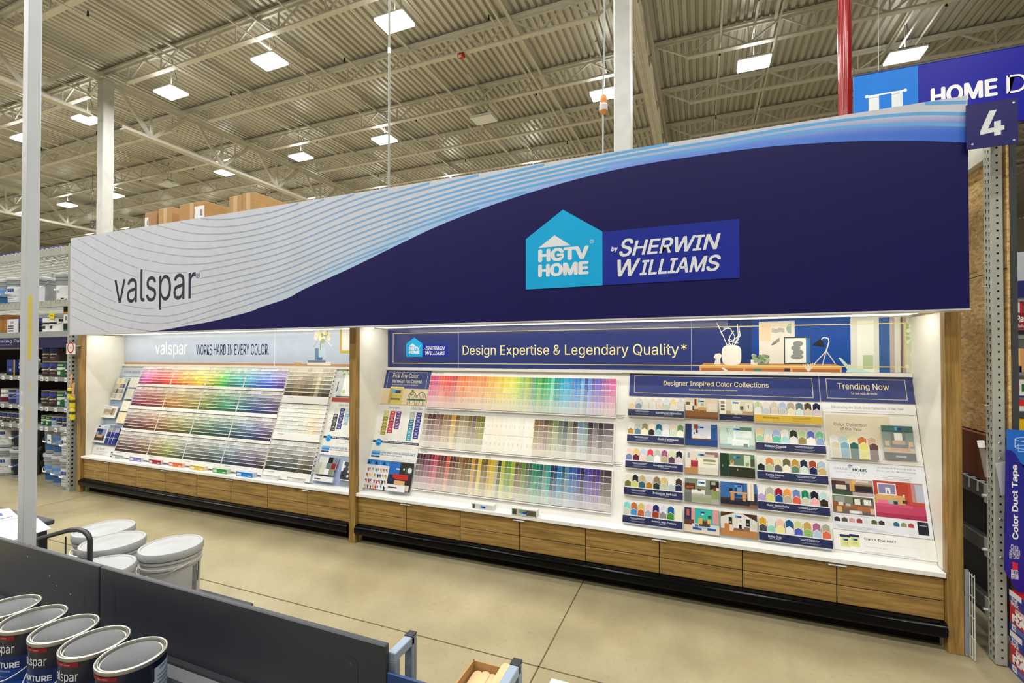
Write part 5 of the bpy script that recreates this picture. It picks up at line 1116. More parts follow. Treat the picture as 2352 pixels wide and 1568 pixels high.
a = MB('acrylic'); a.pbox(BOARD, kx0 - .008, kx1 + .012, ks0 - .006, ks0, .006, .036, 'f0f0f0'); a.pbox(BOARD, kx0 - .008, kx1 + .012, ks0, ks0 + (ks1 - ks0) * .8, .032, .034, 'f0f0f0'); a.build('clear_pocket', t2)
t, _, _, s0, s1 = panel('info_panel', 'pale panel with a pink bedroom, a cabin and small color houses', ((600, 722), (1312, 758), (1390, 1302), (632, 1220)), 'e2e5ec')
a = MB('paper'); ttext(a, 'SMART', 636, 757, 765, 785, '9a9ca0'); ttext(a, 'HOME', 775, 768, 886, 798, '2c2c30', .03); ttext(a, 'HGTV', 742, 752, 776, 764, '3c3c40', .02); ttext(a, 'PROUD SPONSOR', 650, 786, 874, 814, 'b0b2b8'); ttext(a, '2024', 733, 812, 794, 832, '9a9ca0')
pr_ = [qt(*k) for k in ((735, 748), (755, 739), (778, 752))]; a.ppoly(BOARD, [BOARD.px(*k) for k in pr_], .0068, '3c3c40')
ttext(a, 'A Unique Palette for a', 960, 756, 1245, 790, '62646c'); ttext(a, 'One-of-a-Kind Home', 958, 780, 1250, 812, '62646c')
for k in range(3): p, q_ = BOARD.px(*qt(990 + 10 * k, 824 + k * 12)), BOARD.px(*qt(1220 - 5 * k, 824 + k * 12)); a.prect(BOARD, p[0], q_[0], p[1] - .003, p[1], .0066, 'b4b6bc')
ttext(a, 'HGTV\u00ae Smart Home 2024 Color Collection', 638, 1106, 900, 1140, '4c4e54', 0)
for k in range(3): p, q_ = BOARD.px(*qt(650 + 10 * k, 1188 + 10 * k)), BOARD.px(*qt(960 + 60 * k, 1196 + 18 * k)); a.prect(BOARD, p[0], q_[0], p[1] - .003, p[1], .0066, 'b8bac0')
a.build('lettering', t)
for nm, c4, spec in (('cabin_picture', ((620, 845), (928, 855), (935, 980), (624, 965)), '0 0 100 100 3c3840;0 70 100 100 a89890;0 60 34 84 4a2c28;10 34 36 60 d0c8b4;44 26 56 90 c89858;56 30 96 62 241c20;50 70 60 96 d8a868;56 62 100 72 8c6c48;0 0 60 24 3a4c34;50 0 100 22 b0a4a0;12 60 30 78 5c3430;60 84 90 96 d8c4bc'),
                     ('lounge_picture', ((625, 972), (936, 988), (945, 1125), (635, 1104)), '0 0 100 100 6c6058;0 60 50 100 7a7c68;6 62 30 96 8a9c90;50 60 72 92 3c3830;54 56 68 88 d8dccc;74 60 96 92 403c34;76 58 94 88 dce0d0;0 18 20 66 8c5430;14 30 70 52 9a5c34;60 22 100 48 a8683c;14 46 26 64 dcccc0;32 44 44 58 a8c0b0;10 8 22 40 d0a860;40 4 70 22 c8c8c4;44 8 64 18 e8e8e4;90 10 100 40 d8b098'),
                     ('bedroom_picture', ((930, 857), (1302, 885), (1340, 1168), (958, 1130)), '0 0 100 100 b4402e;70 40 100 100 c44c38;76 48 100 100 b88c8c;84 48 100 96 b4b8c8;0 0 100 38 c04468;0 0 100 12 a83050;0 36 62 60 c89858;4 38 58 62 d0a468;8 62 46 94 e4e0e0;10 65 44 91 8480a0;24 66 34 82 e0e0e8;27 66 30 74 28242c;6 34 36 48 e0708c;28 38 48 48 8cb4b0;38 38 46 46 2c3438;56 42 66 50 4c2c24;58 58 62 66 e8d0a8;0 30 76 38 cc5474')):
    a = MB('paper'); x0, x1, sa, sb2 = qtr(*c4); a.prect(BOARD, x0, x1, sa, sb2, .0064, 'e8e4e0'); a.picture(BOARD, x0, x1, sa, sb2, .0068, spec); a.build(nm, t)
a = MB('paper')
for k, c in enumerate('3a2c30 5c5044 d0a098 98383c dcdedc 5a5a2c 3c2c30 dcdcd8 2c6080 8c9468 b04a34'.split()):
    u, v = 640 + k * 55.5, 1126 + k * 5.2; x0, x1, sa, sb2 = qtr((u, v), (u + 44, v + 4), (u + 46, v + 40), (u + 2, v + 34))
    a.ppoly(BOARD, [(x0, sa), (x1, sa), (x1, sb2 - .008), ((x0 + x1) / 2, sb2), (x0, sb2 - .008)], .0068, c)
a.build('color_house_row', t)
a = MB('paper'); x0, x1, sa, sb2 = qtr((1265, 1170), (1342, 1178), (1357, 1275), (1272, 1268)); a.prect(BOARD, x0, x1, sa, sb2, .0068, '1c1c30'); a.prect(BOARD, x0 + (x1 - x0) * .15, x1 - (x1 - x0) * .15, sb2 - .022, sb2 - .018, .0072, 'b0b0b8'); a.build('dark_block', t)
t, _, _, s0, s1 = panel('info_panel', "white panel reading Can't Decide? with two yellow sample cans", ((632, 1226), (1395, 1308), (1420, 1480), (640, 1365)), 'efeeea')
a = MB('paper'); ttext(a, "Can't Decide?", 862, 1285, 1104, 1332, '3c3c40', .01); ttext(a, 'Let us mix up a color sample (or two) for you.', 868, 1322, 1302, 1378, '6c6c70'); ttext(a, '\u00bfNo puede decidir?', 868, 1350, 1040, 1380, 'a4a4a8')
p, q_ = BOARD.px(*qt(870, 1378)), BOARD.px(*qt(1255, 1415)); a.prect(BOARD, p[0], q_[0], p[1] - .012, p[1] - .008, .0066, 'c4c4c4'); a.build('lettering', t)
a = MB('paper')
for u in (684, 756):
    x0, x1, sa, sb2 = qtr((u, 1262), (u + 68, 1266), (u + 80, 1362), (u + 10, 1352)); a.prect(BOARD, x0, x1, sa, sb2 - .012, .0066, 'dcdc8c'); a.prect(BOARD, x0 - .003, x1 + .003, sb2 - .014, sb2, .0069, '1c2c5c'); w = x1 - x0
    a.prect(BOARD, x0 + w * .25, x0 + w * .4, sa + (sb2 - sa) * .5, sa + (sb2 - sa) * .68, .007, '50b0e0'); a.prect(BOARD, x0 + w * .4, x0 + w * .8, sa + (sb2 - sa) * .5, sa + (sb2 - sa) * .66, .007, '2c3c90'); a.ptext(BOARD, 'COLOR', x0 + w * .3, x0 + w * .75, sa + (sb2 - sa) * .3, sa + (sb2 - sa) * .38, .007, '5c5c30'); a.ptext(BOARD, 'SAMPLE', x0 + w * .25, x0 + w * .8, sa + (sb2 - sa) * .18, sa + (sb2 - sa) * .26, .007, '5c5c30')
a.build('sample_cans', t)
# ------------------------------------------------------------------ cardboard boxes above the sign (standing on the rack deck behind it)
t = thing('storage_rack', 'steel rack with a top deck hidden behind the big sign', 'rack', (-4.5, 4.0, 0))
a = MB('steel'); a.box(-6.7, 1.2, 3.36, 3.44, 2.72, 2.80, 'b4b4aa'); a.box(-6.7, 1.2, 4.44, 4.52, 2.72, 2.80, 'b4b4aa'); a.build('beam', t)
a = MB('steel'); a.box(-6.7, 1.2, 3.36, 4.52, 2.80, 2.815, '9a9a92'); a.build('deck', t)
for X in (-6.68, -2.75, 1.17):
    for Y in (3.76, 4.46): a = MB('steel'); a.box(X - .03, X + .03, Y - .04, Y + .04, 0, 2.82, 'b4b4aa'); a.build('upright', t)
def carton(x0, x1, y0, y1, z0, z1, label, col='b08a54', seam=True, stick=None, name='cardboard_box'):
    t = thing(name, label, 'cardboard box', ((x0 + x1) / 2, y0, z0), 'cardboard boxes on the rack')
    a = MB('cardboard'); a.bbox(x0, x1, y0, y1, z0, z1, col, r=.004); a.build('carton', t)
    a = MB('satin'); xm = (x0 + x1) / 2
    if seam: a.box(xm - .03, xm + .03, y0 - .0015, y0, z1 - .28, z1, mix(col, 'd8b888', .4)); a.box(xm - .03, xm + .03, y0, y1, z1, z1 + .0015, mix(col, 'd8b888', .4)); a.build('tape', t)
    if stick:
        a = MB('paper')
        for (fx0, fx1, zz0, zz1) in stick: a.box(x0 + (x1 - x0) * fx0, x0 + (x1 - x0) * fx1, y0 - .003, y0 - .0005, z1 - zz1, z1 - zz0, 'e6e4e0'); a.box(x0 + (x1 - x0) * (fx0 + (fx1 - fx0) * .6), x0 + (x1 - x0) * (fx1 - .06), y0 - .0036, y0 - .003, z1 - zz1 + .03, z1 - zz0 - .04, '8a8884')
        a.build('shipping_label', t)
    return t
carton(-6.04, -5.83, 3.5, 3.9, 2.815, 3.265, 'narrow box with two white labels, end of the row on top', 'a88050', False, [(.02, .32, .06, .18), (.38, .82, .17, .32)])
carton(-5.795, -5.555, 3.5, 3.68, 2.815, 3.28, 'tan box with a taped seam between the labelled boxes', 'b48c56', True)
carton(-5.43, -5.02, 3.5, 4.02, 2.815, 3.285, 'wide tan box with a white label wrapped round its corner', 'b08852', True, [(.62, .995, .05, .19)])
carton(-4.64, -4.447, 3.5, 4.1, 2.815, 3.275, 'slim tan box with shiny tape beside the largest box', 'b48c56', True)
carton(-4.445, -4.265, 3.5, 4.35, 2.815, 3.283, 'deep tan box at the end of the row toward the conduit', 'b48a54', True)

# ------------------------------------------------------------------ shelves at the far end
SX = -6.86
LV = [onY(163, v, 3.25).z for v in (583, 566, 703, 689, 773, 759.7, 797.6, 875.7, 866, 946, 936.8, 993, 983.6)]
BEAM2T, BEAM1T, WHT, S1T, S2T, S3T = LV[1], LV[3], LV[5], LV[8], LV[10], LV[12]
t = thing('paint_shelving', 'tall steel shelving run stocked with paint beyond the display', 'shelving', (-9, 3.25, 0))
for X in (-6.905, -9.6, -12.3):
    a = MB('steel'); a.box(X - .035, X + .035, 3.2, 3.27, 0, 2.92, 'a4a6a0')
    if X > -7:
        for k in range(50): a.box(X + .008, X + .024, 3.1985, 3.2, .06 + k * .05, .075 + k * .05, '1c1c1c'); a.box(X + .035, X + .0362, 3.215, 3.235, .06 + k * .05, .08 + k * .05, '1c1c1c')
    a.build('upright', t)
    a = MB('steel'); a.box(X - .03, X + .03, 4.2, 4.27, 0, 2.92, 'a4a6a0'); a.build('rear_upright', t)
for (z0, z1) in ((LV[0], LV[1]), (LV[2], LV[3])):
    a = MB('steel'); a.box(-12.3, -6.94, 3.22, 3.27, z0, z1, 'a8aaa2'); a.box(-12.3, -6.94, 3.235, 3.25, z1, z1 + .004, '8c8e88')
    a.box(-12.3, -6.94, 4.22, 4.27, z0, z1, 'a8aaa2'); a.build('beam', t)
    a = MB('steel')
    for k in range(54): a.tube([(-12.25 + k * .1, 3.215, z1 - .03), (-12.25 + k * .1, 3.215, z1 + .006), (-12.25 + k * .1, 4.25, z1 + .006)], .004, 'c0c2bc', n=5)
    for k in range(9): a.tube([(-12.3, 3.26 + k * .12, z1), (-6.94, 3.26 + k * .12, z1)], .004, 'c0c2bc', n=5)
    a.build('wire_deck', t)
for z0, z1, nm in ((LV[4], WHT, 'top'), (LV[7], S1T, ''), (LV[9], S2T, ''), (LV[11], S3T, '')):
    a = MB('steel'); a.box(-12.3, -6.94, 3.25, 4.0, z1 - .03, z1 - .004, '8a8c8c'); a.box(-12.3, -6.94, 3.22, 3.25, z0, z1, '9a9c9c' if nm else '8c8e90'); a.build('shelf', t)
    if not nm:
        for X in [-7.0 - .17 * k - .03 * (k % 3) for k in range(11)]:
            a = MB('paper'); a.box(X - .03, X + .03, 3.2165, 3.2195, z0 - .004, z1 - .004, 'dcdee0'); a.box(X - .022, X + .012, 3.2155, 3.2165, z0 + .012, z0 + .022, '5a5c60'); a.build('price_tag', t)
a = MB('satin'); a.box(-12.3, -6.94, 3.212, 3.222, LV[6], LV[4] - .004, '16124a'); BN = Basis((0, 3.212, 0), (1, 0, 0), (0, 0, 1)); a.build('header_strip', t)
a = MB('paper'); a.ptext(BN, 'Stains, Trim & Ceiling Paint', -9.3, -7.9, LV[6] + .06, LV[6] + .11, .001, 'b8bcd0'); a.prect(BN, -9.2, -8.2, LV[6] + .035, LV[6] + .042, .001, '6a6c90'); a.build('lettering', t)
a = MB('matte'); a.box(-12.3, -6.94, 4.0, 4.02, 0, LV[6], '1c1a1a'); a.build('back_panel', t)
for X in (-7.33, -6.985):
    a = MB('paper'); a.box(X - .04, X + .04, 3.213, 3.216, S3T - .2, S3T - .09, 'd8dadc'); a.box(X - .03, X + .02, 3.212, 3.213, S3T - .17, S3T - .15, '5a5c60'); a.build('hanging_tag', t)
CANS = {}
def paint_can(x, y, z, r, h, body, label, grp, deco='plain', lid='a8a8a4', bail=True, rot=-90):
    key = (r, h, body, deco)
    if key in CANS: return dup(CANS[key], (x, y, z), label)
    t = thing('paint_can', label, 'paint can', (x, y, z), grp); c = (x, y, z); CANS[key] = t
    a = MB('satin'); a.lathe(c, [(r * .94, 0), (r, .004), (r, .01), (r * .985, .014), (r * .985, h - .016)], body, n=28); smooth(a.build('body', t))
    a = MB('metal'); a.lathe(c, [(r * .985, h - .016), (r * 1.01, h - .012), (r * 1.015, h - .004), (r, h), (r * .95, h - .001), (r * .92, h - .006), (r * .85, h - .004), (r * .83, h - .007), (.001, h - .007)], lid, n=28); smooth(a.build('lid', t), 30)
    a = MB('paper'); rr_ = r * .985 + .0012
    if deco == 'badge': a.cpatch(c, rr_, rot - 55, rot - 12, h * .62, h * .86, '2a9ce0'); a.cpatch(c, rr_, rot - 12, rot + 50, h * .62, h * .82, '2c3c98'); a.cpatch(c, rr_, rot - 50, rot + 50, h * .40, h * .47, 'd8d4cc'); a.cpatch(c, rr_, rot - 40, rot + 40, h * .2, h * .24, mix(body, 'e0e0e0', .4))
    elif deco == 'white_navy': a.cpatch(c, rr_, rot - 80, rot + 80, h * .03, h * .4, '1c2050'); a.cpatch(c, rr_, rot - 60, rot + 60, h * .62, h * .72, '6a6c70'); a.cpatch(c, rr_, rot - 50, rot + 20, h * .16, h * .24, '8a8cb0')
    elif deco == 'white_red': a.cpatch(c, rr_, rot - 80, rot + 80, h * .05, h * .38, '5a1428'); a.cpatch(c, rr_, rot - 60, rot + 60, h * .6, h * .7, '7a6c70')
    elif deco == 'green_white': a.cpatch(c, rr_, rot - 80, rot + 80, h * .44, h * .6, 'd0dcc8'); a.cpatch(c, rr_, rot - 25, rot + 20, h * .14, h * .34, 'c8d8c4'); a.cpatch(c, rr_, rot - 40, rot + 40, h * .7, h * .78, 'b8ccb0')
    elif deco == 'text': a.cpatch(c, rr_, rot - 50, rot + 50, h * .5, h * .62, '26282c'); a.cpatch(c, rr_, rot - 25, rot + 20, h * .2, h * .4, '3a3c40'); a.cpatch(c, rr_, rot + 60, rot + 85, h * .68, h * .85, '2a2024')
    elif deco == 'navy_text': a.cpatch(c, rr_, rot - 60, rot + 60, h * .62, h * .74, '8c98c0'); a.cpatch(c, rr_, rot - 60, rot + 60, h * .3, h * .42, '6878b8')
    if deco != 'plain': a.build('label', t)
    if bail:
        a = MB('metal'); a.tube([(x + (r + .004) * math.cos(math.radians(k)), y - (r * .9 + .012) * abs(math.sin(math.radians(k))) - .002 , z + h * .72 - h * .34 * abs(math.sin(math.radians(k)))) for k in range(180, 361, 20)], .0022, 'c8cacc', n=5); a.build('bail_handle', t)
    return t
G = 'paint cans on the far shelves'
def can_row(z, y, specs, r=.083, h=.19):
    for x, body, deco, label in specs: paint_can(x, y, z, r, h, body, label, G, deco)
can_row(S1T, 3.36, [(-7.63, '3c241c', 'badge', 'brown can, upper can shelf, beside the pole'), (-7.46, '3c241c', 'badge', 'brown can, upper can shelf, beside the green can'), (-7.29, '1c5a34', 'green_white', 'green can on the upper can shelf'), (-7.13, '20242e', 'badge', 'charcoal can on the upper can shelf under the location sign'), (-6.98, 'd8dadc', 'white_navy', 'white and navy can, lower of two by the rack post')])
can_row(S1T + .192, 3.36, [(-7.63, '3c241c', 'badge', 'brown can stacked highest beside the pole'), (-7.46, '3c241c', 'badge', 'brown can stacked on the second brown can'), (-6.98, 'd8dadc', 'white_navy', 'white and navy can, upper of two by the rack post')])
can_row(S2T, 3.36, [(-7.64, '3c241c', 'badge', 'brown can, middle can shelf, against the pole'), (-7.46, '34201c', 'badge', 'dark brown can on the middle can shelf'), (-7.29, '1c5a34', 'green_white', 'green can on the middle can shelf'), (-7.13, '8ca4c0', 'badge', 'light blue-grey can on the middle can shelf'), (-6.98, 'd8dad8', 'text', 'white can by the rack post on the middle can shelf'),
    (-8.62, 'd8d8da', 'white_red', 'white and maroon can on the middle can shelf'), (-8.42, '1c2850', 'navy_text', 'navy can on the middle can shelf'), (-8.24, '4a64a4', 'navy_text', 'blue can on the middle can shelf against the pole')])
QG = [(-7.62, '1c5a34', 'green_white', 'first small green can'), (-7.51, '1c5a34', 'green_white', 'second small green can'), (-7.395, '8498b0', 'badge', 'small blue-grey can'), (-7.28, '1a1e2c', 'badge', 'first small black can'), (-7.165, '1a1e2c', 'badge', 'second small black can'), (-7.05, 'd8d4d4', 'white_red', 'small white and maroon can'), (-6.955, 'd4d2d8', 'white_navy', 'small white and navy can')]
for x, b_, d, l in QG: paint_can(x, 3.32, S3T, .053, .125, b_, l + ' on the lowest can shelf', 'small cans on the far shelf', d, bail=False)
for k in range(6): paint_can(-8.66 + .11 * k, 3.32, S3T, .053, .125, '3a2a20', 'small brown can with a blue badge, %s from the frame edge' % nth(k), 'small cans on the far shelf', 'badge', bail=False)
for k in range(5): paint_can(-7.60 + .115 * k, 3.45, S3T, .053, .125, '3a2a20', 'small brown can in the back line, %s from the pole' % nth(k), 'small cans on the far shelf', 'badge', bail=False)
# white buckets and cartons on the top shelf
for k, x in enumerate((-7.62, -7.46)): paint_can(x, 3.36, WHT, .09, .19, 'dcdcda', 'white can with black print on the top shelf, %s from the pole' % nth(k), G, 'text')
a = MB('paper'); a.box(-7.47, -7.37, 3.262, 3.266, WHT + .16, WHT + .23, 'e0cc10'); a.box(-7.455, -7.39, 3.261, 3.262, WHT + .19, WHT + .2, '2a2a10'); tag(a.build('price_card', loc=(-7.42, 3.264, WHT + .16)), 'bright yellow price card above the white cans', 'price card')
def goods_box(x0, x1, y0, y1, z0, z1, col, bands, label, cat='box', name='product_box', grp=None):
    t = thing(name, label, cat, ((x0 + x1) / 2, y0, z0), grp)
    a = MB('paper'); a.bbox(x0, x1, y0, y1, z0, z1, col, r=.003); a.build('carton', t)
    a = MB('paper'); B = Basis((0, y0, 0), (1, 0, 0), (0, 0, 1)); h = z1 - z0; w = x1 - x0
    for (f0, f1, g0, g1, c) in bands: a.prect(B, x0 + w * f0, x0 + w * f1, z0 + h * g0, z0 + h * g1, .001, c)
    B2 = Basis((x1, 0, 0), (0, 1, 0), (0, 0, 1))
    for (f0, f1, g0, g1, c) in bands:
        if f0 == 0 and f1 == 1: a.prect(B2, y0, y1, z0 + h * g0, z0 + h * g1, .001, c)
    a.build('print', t); return t
for k in range(2): goods_box(-7.2, -7.03, 3.28, 3.5, WHT + k * .215, WHT + .213 + k * .215, 'd2d2d4', [(0, 1, .1, .46, '141414'), (0, 1, 0, .1, ['1c8048', 'd89020'][k]), (.2, .42, .62, .86, '6a6c70'), (.5, .7, .56, .78, '3c3e42')], 'white and black carton with a %s stripe on the top shelf' % ['green', 'orange'][k], grp='striped cartons')
goods_box(-8.75, -8.56, 3.3, 3.6, WHT, WHT + .25, '9a6a34', [(.4, .6, 0, 1, '8a5c2c')], 'brown carton at the frame edge of the top shelf', 'cardboard box')
goods_box(-8.55, -8.28, 3.3, 3.55, WHT, WHT + .185, 'd6d2da', [(.1, .6, .12, .2, '3c3c44'), (.1, .6, .3, .38, '3c3c44'), (.1, .6, .46, .54, '3c3c44'), (.3, .6, .66, .84, 'a0a0a8')], 'white printed carton on the top shelf')
goods_box(-8.26, -8.05, 3.3, 3.55, WHT, WHT + .2, '3a3460', [(0, 1, .1, .2, '1c1c28'), (0, 1, .3, .4, '1c1c28'), (0, 1, .5, .6, '1c1c28'), (0, 1, .78, 1, '5850a0')], 'dark purple carton on the top shelf against the pole')
goods_box(-8.55, -8.33, 3.3, 3.5, S1T, S1T + .2, '26327c', [(0, 1, 0, .2, '14161c'), (.1, .6, .5, .6, '14161c'), (.8, .92, 0, 1, 'c8a820'), (.3, .55, .25, .42, '8090d0')], 'blue and black carton with a yellow edge on the upper can shelf')
a = MB('satin')
vs_, fs_ = [], []
for i in range(9):
    for k in range(12):
        an = 2 * math.pi * k / 12; rr_ = .1 * math.sin(math.pi * (i + .3) / 9) ** .6 * (1 + .22 * math.sin(5 * an + i * 2.1)); vs_.append((-8.17 + rr_ * math.cos(an) * .9, 3.38 + rr_ * math.sin(an), S1T + .002 + .27 * i / 8))
for i in range(8):
    for k in range(12): fs_.append((i * 12 + k, i * 12 + (k + 1) % 12, (i + 1) * 12 + (k + 1) % 12, (i + 1) * 12 + k))
fs_.append(tuple(range(12))[::-1]); fs_.append(tuple(range(96, 108)))
a.mesh(vs_, fs_, 'c4ccd0'); tag(smooth(a.build('plastic_bag', loc=(-8.17, 3.38, S1T)), 60), 'crumpled pale plastic-wrapped bundle on the upper can shelf', 'bag')
# pails
PAILS = {}
def pail(x, y, z, body, deco, label, grp, r=.15, h=.37, rot=-90, lidc='b4b8bc', bail=True, dip=.40):
    key = (body, deco, r, h, lidc)
    if key in PAILS: return dup(PAILS[key], (x, y, z), label)
    t = thing('paint_pail', label, 'pail', (x, y, z), grp); c = (x, y, z); PAILS[key] = t; k_ = r / .15
    a = MB('satin'); a.lathe(c, [(.001, .004), (.128 * k_, .002), (.130 * k_, .01), (.140 * k_, h * .74), (.1475 * k_, h * .745), (.148 * k_, h * .775), (.141 * k_, h * .78), (.141 * k_, h * .83), (.148 * k_, h * .835), (.148 * k_, h * .865), (.142 * k_, h * .87), (.143 * k_, h * .93)], body, n=40); smooth(a.build('body', t), 35)
    a = MB('satin'); a.lathe(c, [(.143 * k_, h * .885), (.151 * k_, h * .885), (.153 * k_, h * .9), (.153 * k_, h * .975), (.150 * k_, h * .995), (.145 * k_, h), (.139 * k_, h * .997), (.136 * k_, h * .985), (.06 * k_, h * .987), (.055 * k_, h * .992), (.001, h * .992)], lidc, n=40); smooth(a.build('lid', t), 35)
    a = MB('paper'); R = lambda f: (.130 + .010 * f / .74) * k_ + .0012
    def band(a0, a1, f0, f1, col): a.cpatch(c, R(f0), rot + a0, rot + a1, h * f0, h * f1, col, r1=R(f1))
    if deco == 'blue': band(-85, 85, .12, .3, '2c5a8c'); band(-85, 85, .3, .34, '1c2c60'); band(-50, 40, .34, .66, '7c98b4'); band(-45, 35, .5, .6, '2c78c8'); band(-35, -10, .16, .26, '4c8048')
    elif deco == 'white': band(-80, 80, .1, .66, 'ccd0d4'); band(-35, 35, .46, .58, '24408c'); band(-55, -35, .47, .58, '2c8cd8'); band(-50, 50, .30, .33, '8a8e94'); band(-50, 30, .22, .25, '8a8e94'); band(-50, 40, .15, .17, '9a9ea4')
    elif deco == 'black': band(-80, 80, .1, .66, '1a2430'); band(-40, 40, .4, .5, '2c4068'); band(-20, 10, .14, .26, '4a7838')
    elif deco == 'paper': band(-60, 60, .08, .56, 'd8d8da'); band(20, 40, .1, .14, '2c2c30')
    elif deco == 'smallprint':
        for q in range(9): band(12, 64, .50 - .045 * q, .53 - .045 * q, '55555a' if q % 4 else '3a3a3e')
        band(102, 115, .3, .7, '77777c'); band(102, 115, .02, .27, '77777c'); band(119, 122, .42, .72, '1c2c20')
    elif deco == 'logo': band(-60, 60, .12, .66, 'dfe4e8'); band(-30, 20, .5, .6, '9aa4ac')
    if deco != 'none': a.build('label', t)
    if bail:
        a = MB('metal'); pts = []
        for q in range(0, 181, 15):
            an = math.radians(rot) + math.radians(q - 90); dr = .155 * k_; dq = math.sin(math.radians(q)); pts.append((x + dr * math.cos(an) , y + dr * math.sin(an), z + h * .80 - h * dip * dq))
        a.tube(pts, .0022, 'd8dadc', n=6); bl_ = a.build('bail', t)
        a = MB('satin'); m = len(pts) // 2; a.tube([pts[m - 1], pts[m], pts[m + 1]], .009, 'eceef0', n=8); a.build('grip', bl_)
    return t
PG = 'grey paint pails on the far shelving'
for k, (x, y, d, n_) in enumerate(((-7.60, 3.44, 'blue', 'next to the pole'), (-7.33, 3.40, 'blue', 'in the middle'), (-7.06, 3.36, 'white', 'by the rack post'))):
    for j in range(2): pail(x, y, .0 + j * .372, '8a9096', d, 'grey pail with %s label on the floor, %s of the stack %s' % ('blue' if d == 'blue' else 'white', ['lower', 'upper'][j], n_), PG)
for k, (x, y, d, n_) in enumerate(((-8.34, 3.42, 'black', 'against the pole'), (-8.66, 3.42, 'white', 'second from the pole'), (-8.99, 3.42, 'white', 'at the frame edge'))):
    for j in range(2): pail(x, y, .0 + j * .372, '8a9096' if d != 'black' else '848a90', d, 'grey pail with %s label on the floor, %s of the stack %s' % (d, ['lower', 'upper'][j], n_), PG)
for x, y, d, n_ in ((-7.52, 3.5, 'paper', 'with a paper sheet beside the pole'), (-7.1, 3.5, 'paper', 'with a paper sheet next to the big sign'), (-8.2, 3.5, 'white', 'just behind the pole'), (-8.56, 3.45, 'white', 'with a torn white label'), (-8.92, 3.5, 'blue', 'with blue label at the frame edge')):
    pail(x, y, BEAM1T + .012, '8a8f94', d, 'grey pail %s on the high beam' % n_, 'grey pails on the high beam')
# location sign and hanging brushes
t = thing('location_sign', 'small white sign with a red map pin on the rack post', 'sign', (-7.0, 3.15, 1.65))
p0, p1 = onY(152, 813, 3.17), onY(172.5, 789, 3.17); BL_ = Basis((0, 3.17, 0), (1, 0, 0), (0, 0, 1))
a = MB('satin'); a.pbox(BL_, p0.x, p1.x, p0.z, p1.z, -.003, 0, 'e8e6e4'); a.box((p0.x + p1.x) / 2, p1.x - .02, 3.172, 3.24, p1.z - .03, p1.z - .02, 'b0b0b0'); a.build('plate', t)
a = MB('satin'); xm, zm = (p0.x + p1.x) / 2, p0.z + (p1.z - p0.z) * .62; r = (p1.x - p0.x) * .38
a.ppoly(BL_, [(xm - r * .72, zm - r * .6), (xm, p0.z + .02), (xm + r * .72, zm - r * .6)], .001, 'c02c30'); a.pdisc(BL_, xm, zm, r, .0013, 'c02c30'); a.pdisc(BL_, xm, zm, r * .74, .0017, 'ece4e0'); a.pdisc(BL_, xm, zm, r * .22, .002, 'd0a0a0'); a.build('map_pin', t)
for k, (u, v) in enumerate(((161, 893), (166, 913), (166, 940))):
    p = onY(u, v, 3.17)
    t = thing('paint_brush', 'yellow-packed brush on the hanging strip, %s from the top' % nth(k), 'paint brush', tuple(p), 'brushes on the hanging strip')
    a = MB('satin'); x, z = p.x, p.z; w = .036
    a.bbox(x - w, x + w, 3.155, 3.185, z - .12, z + .01, 'd8c414', r=.008); a.box(x - w - .001, x + w + .001, 3.154, 3.186, z - .055, z - .025, '2a3a18'); a.build('bristle_cover', t)
    a = MB('satin'); a.tube([(x, 3.17, z + .01), (x + .012, 3.17, z + .07), (x + .03, 3.17, z + .17)], .011, 'd8a878', n=8); a.build('handle', t)
# far blue sign over the shelving
p0, p1 = onY(60, 590, 9), onY(142, 563, 9)
a = MB('satin'); a.box(p0.x - 2, p1.x, 9, 9.03, p0.z - .15, p1.z, '1c1c70'); tag(a.build('aisle_sign', loc=(p1.x, 9, p1.z)), 'dark blue hanging aisle sign far beyond the shelving top', 'sign')
# distant cable reel hanging by the far column
p = onY(212, 515, 9.5); pts = [(p.x + .12 * math.cos(k * .6), 9.5, p.z + .13 * math.sin(k * .6)) for k in range(22)]
a = MB('satin'); a.tube(pts, .012, '3a3a38', n=5); a.tube([(p.x, 9.5, p.z + .12), (p.x, 9.5, 7.9)], .008, '3a3a38', n=5); tag(a.build('cable_coil', loc=p), 'dark coil of cable hanging near the far column', 'cable')
# ------------------------------------------------------------------ rack end beyond the near post
t = thing('pallet_rack', 'perforated grey steel rack upright with wire decks beside the display', 'rack', (1.43, 3.2, 0))
RXa, RXb, RY0, RY1 = 1.4056, 1.4537, 3.2, 3.27
a = MB('steel'); a.bbox(RXa, RXb, RY0, RY1, 0.004, 2.86, 'b0b2a8', r=.003); BF = Basis((0, RY0, 0), (1, 0, 0), (0, 0, 1)); BS_ = Basis((RXa, 0, 0), (0, -1, 0), (0, 0, 1))
for k in range(70):
    z = .045 + k * .0393; a.prect(BF, RXa + .021, RXa + .03, z - .005, z + .005, .0006, '141412', 'matte')
    for j, yy in enumerate((3.218, 3.246)):
        zz = z - .01 + j * .008; a.pdisc(BS_, -yy, zz + .004, .0055, .0006, '141412', 10, 'matte'); a.prect(BS_, -yy - .003, -yy + .003, zz - .011, zz + .004, .0006, '141412', 'matte')
a.build('upright', t)
for k in (13, 18, 26, 28):
    a = MB('metal'); z = .045 + k * .0393; a.lathe((0, 0, 0), [(.001, .004), (.006, .003), (.0085, 0)], 'd4d6d8', n=10)
    a.v = [(RXa + .0255 + x, RY0 - .0006 - z_, z + y) for x, y, z_ in a.v]; a.build('bolt', t)
a = MB('osb'); a.box(1.468, 1.479, 3.2, 5.6, 1.17, 2.80, 'ffffff'); a.build('osb_panel', t)
a = MB('matte'); a.box(1.4675, 1.468, 3.2, 5.6, 2.047, 2.051, '2a1a0c'); a.build('panel_seam', t)
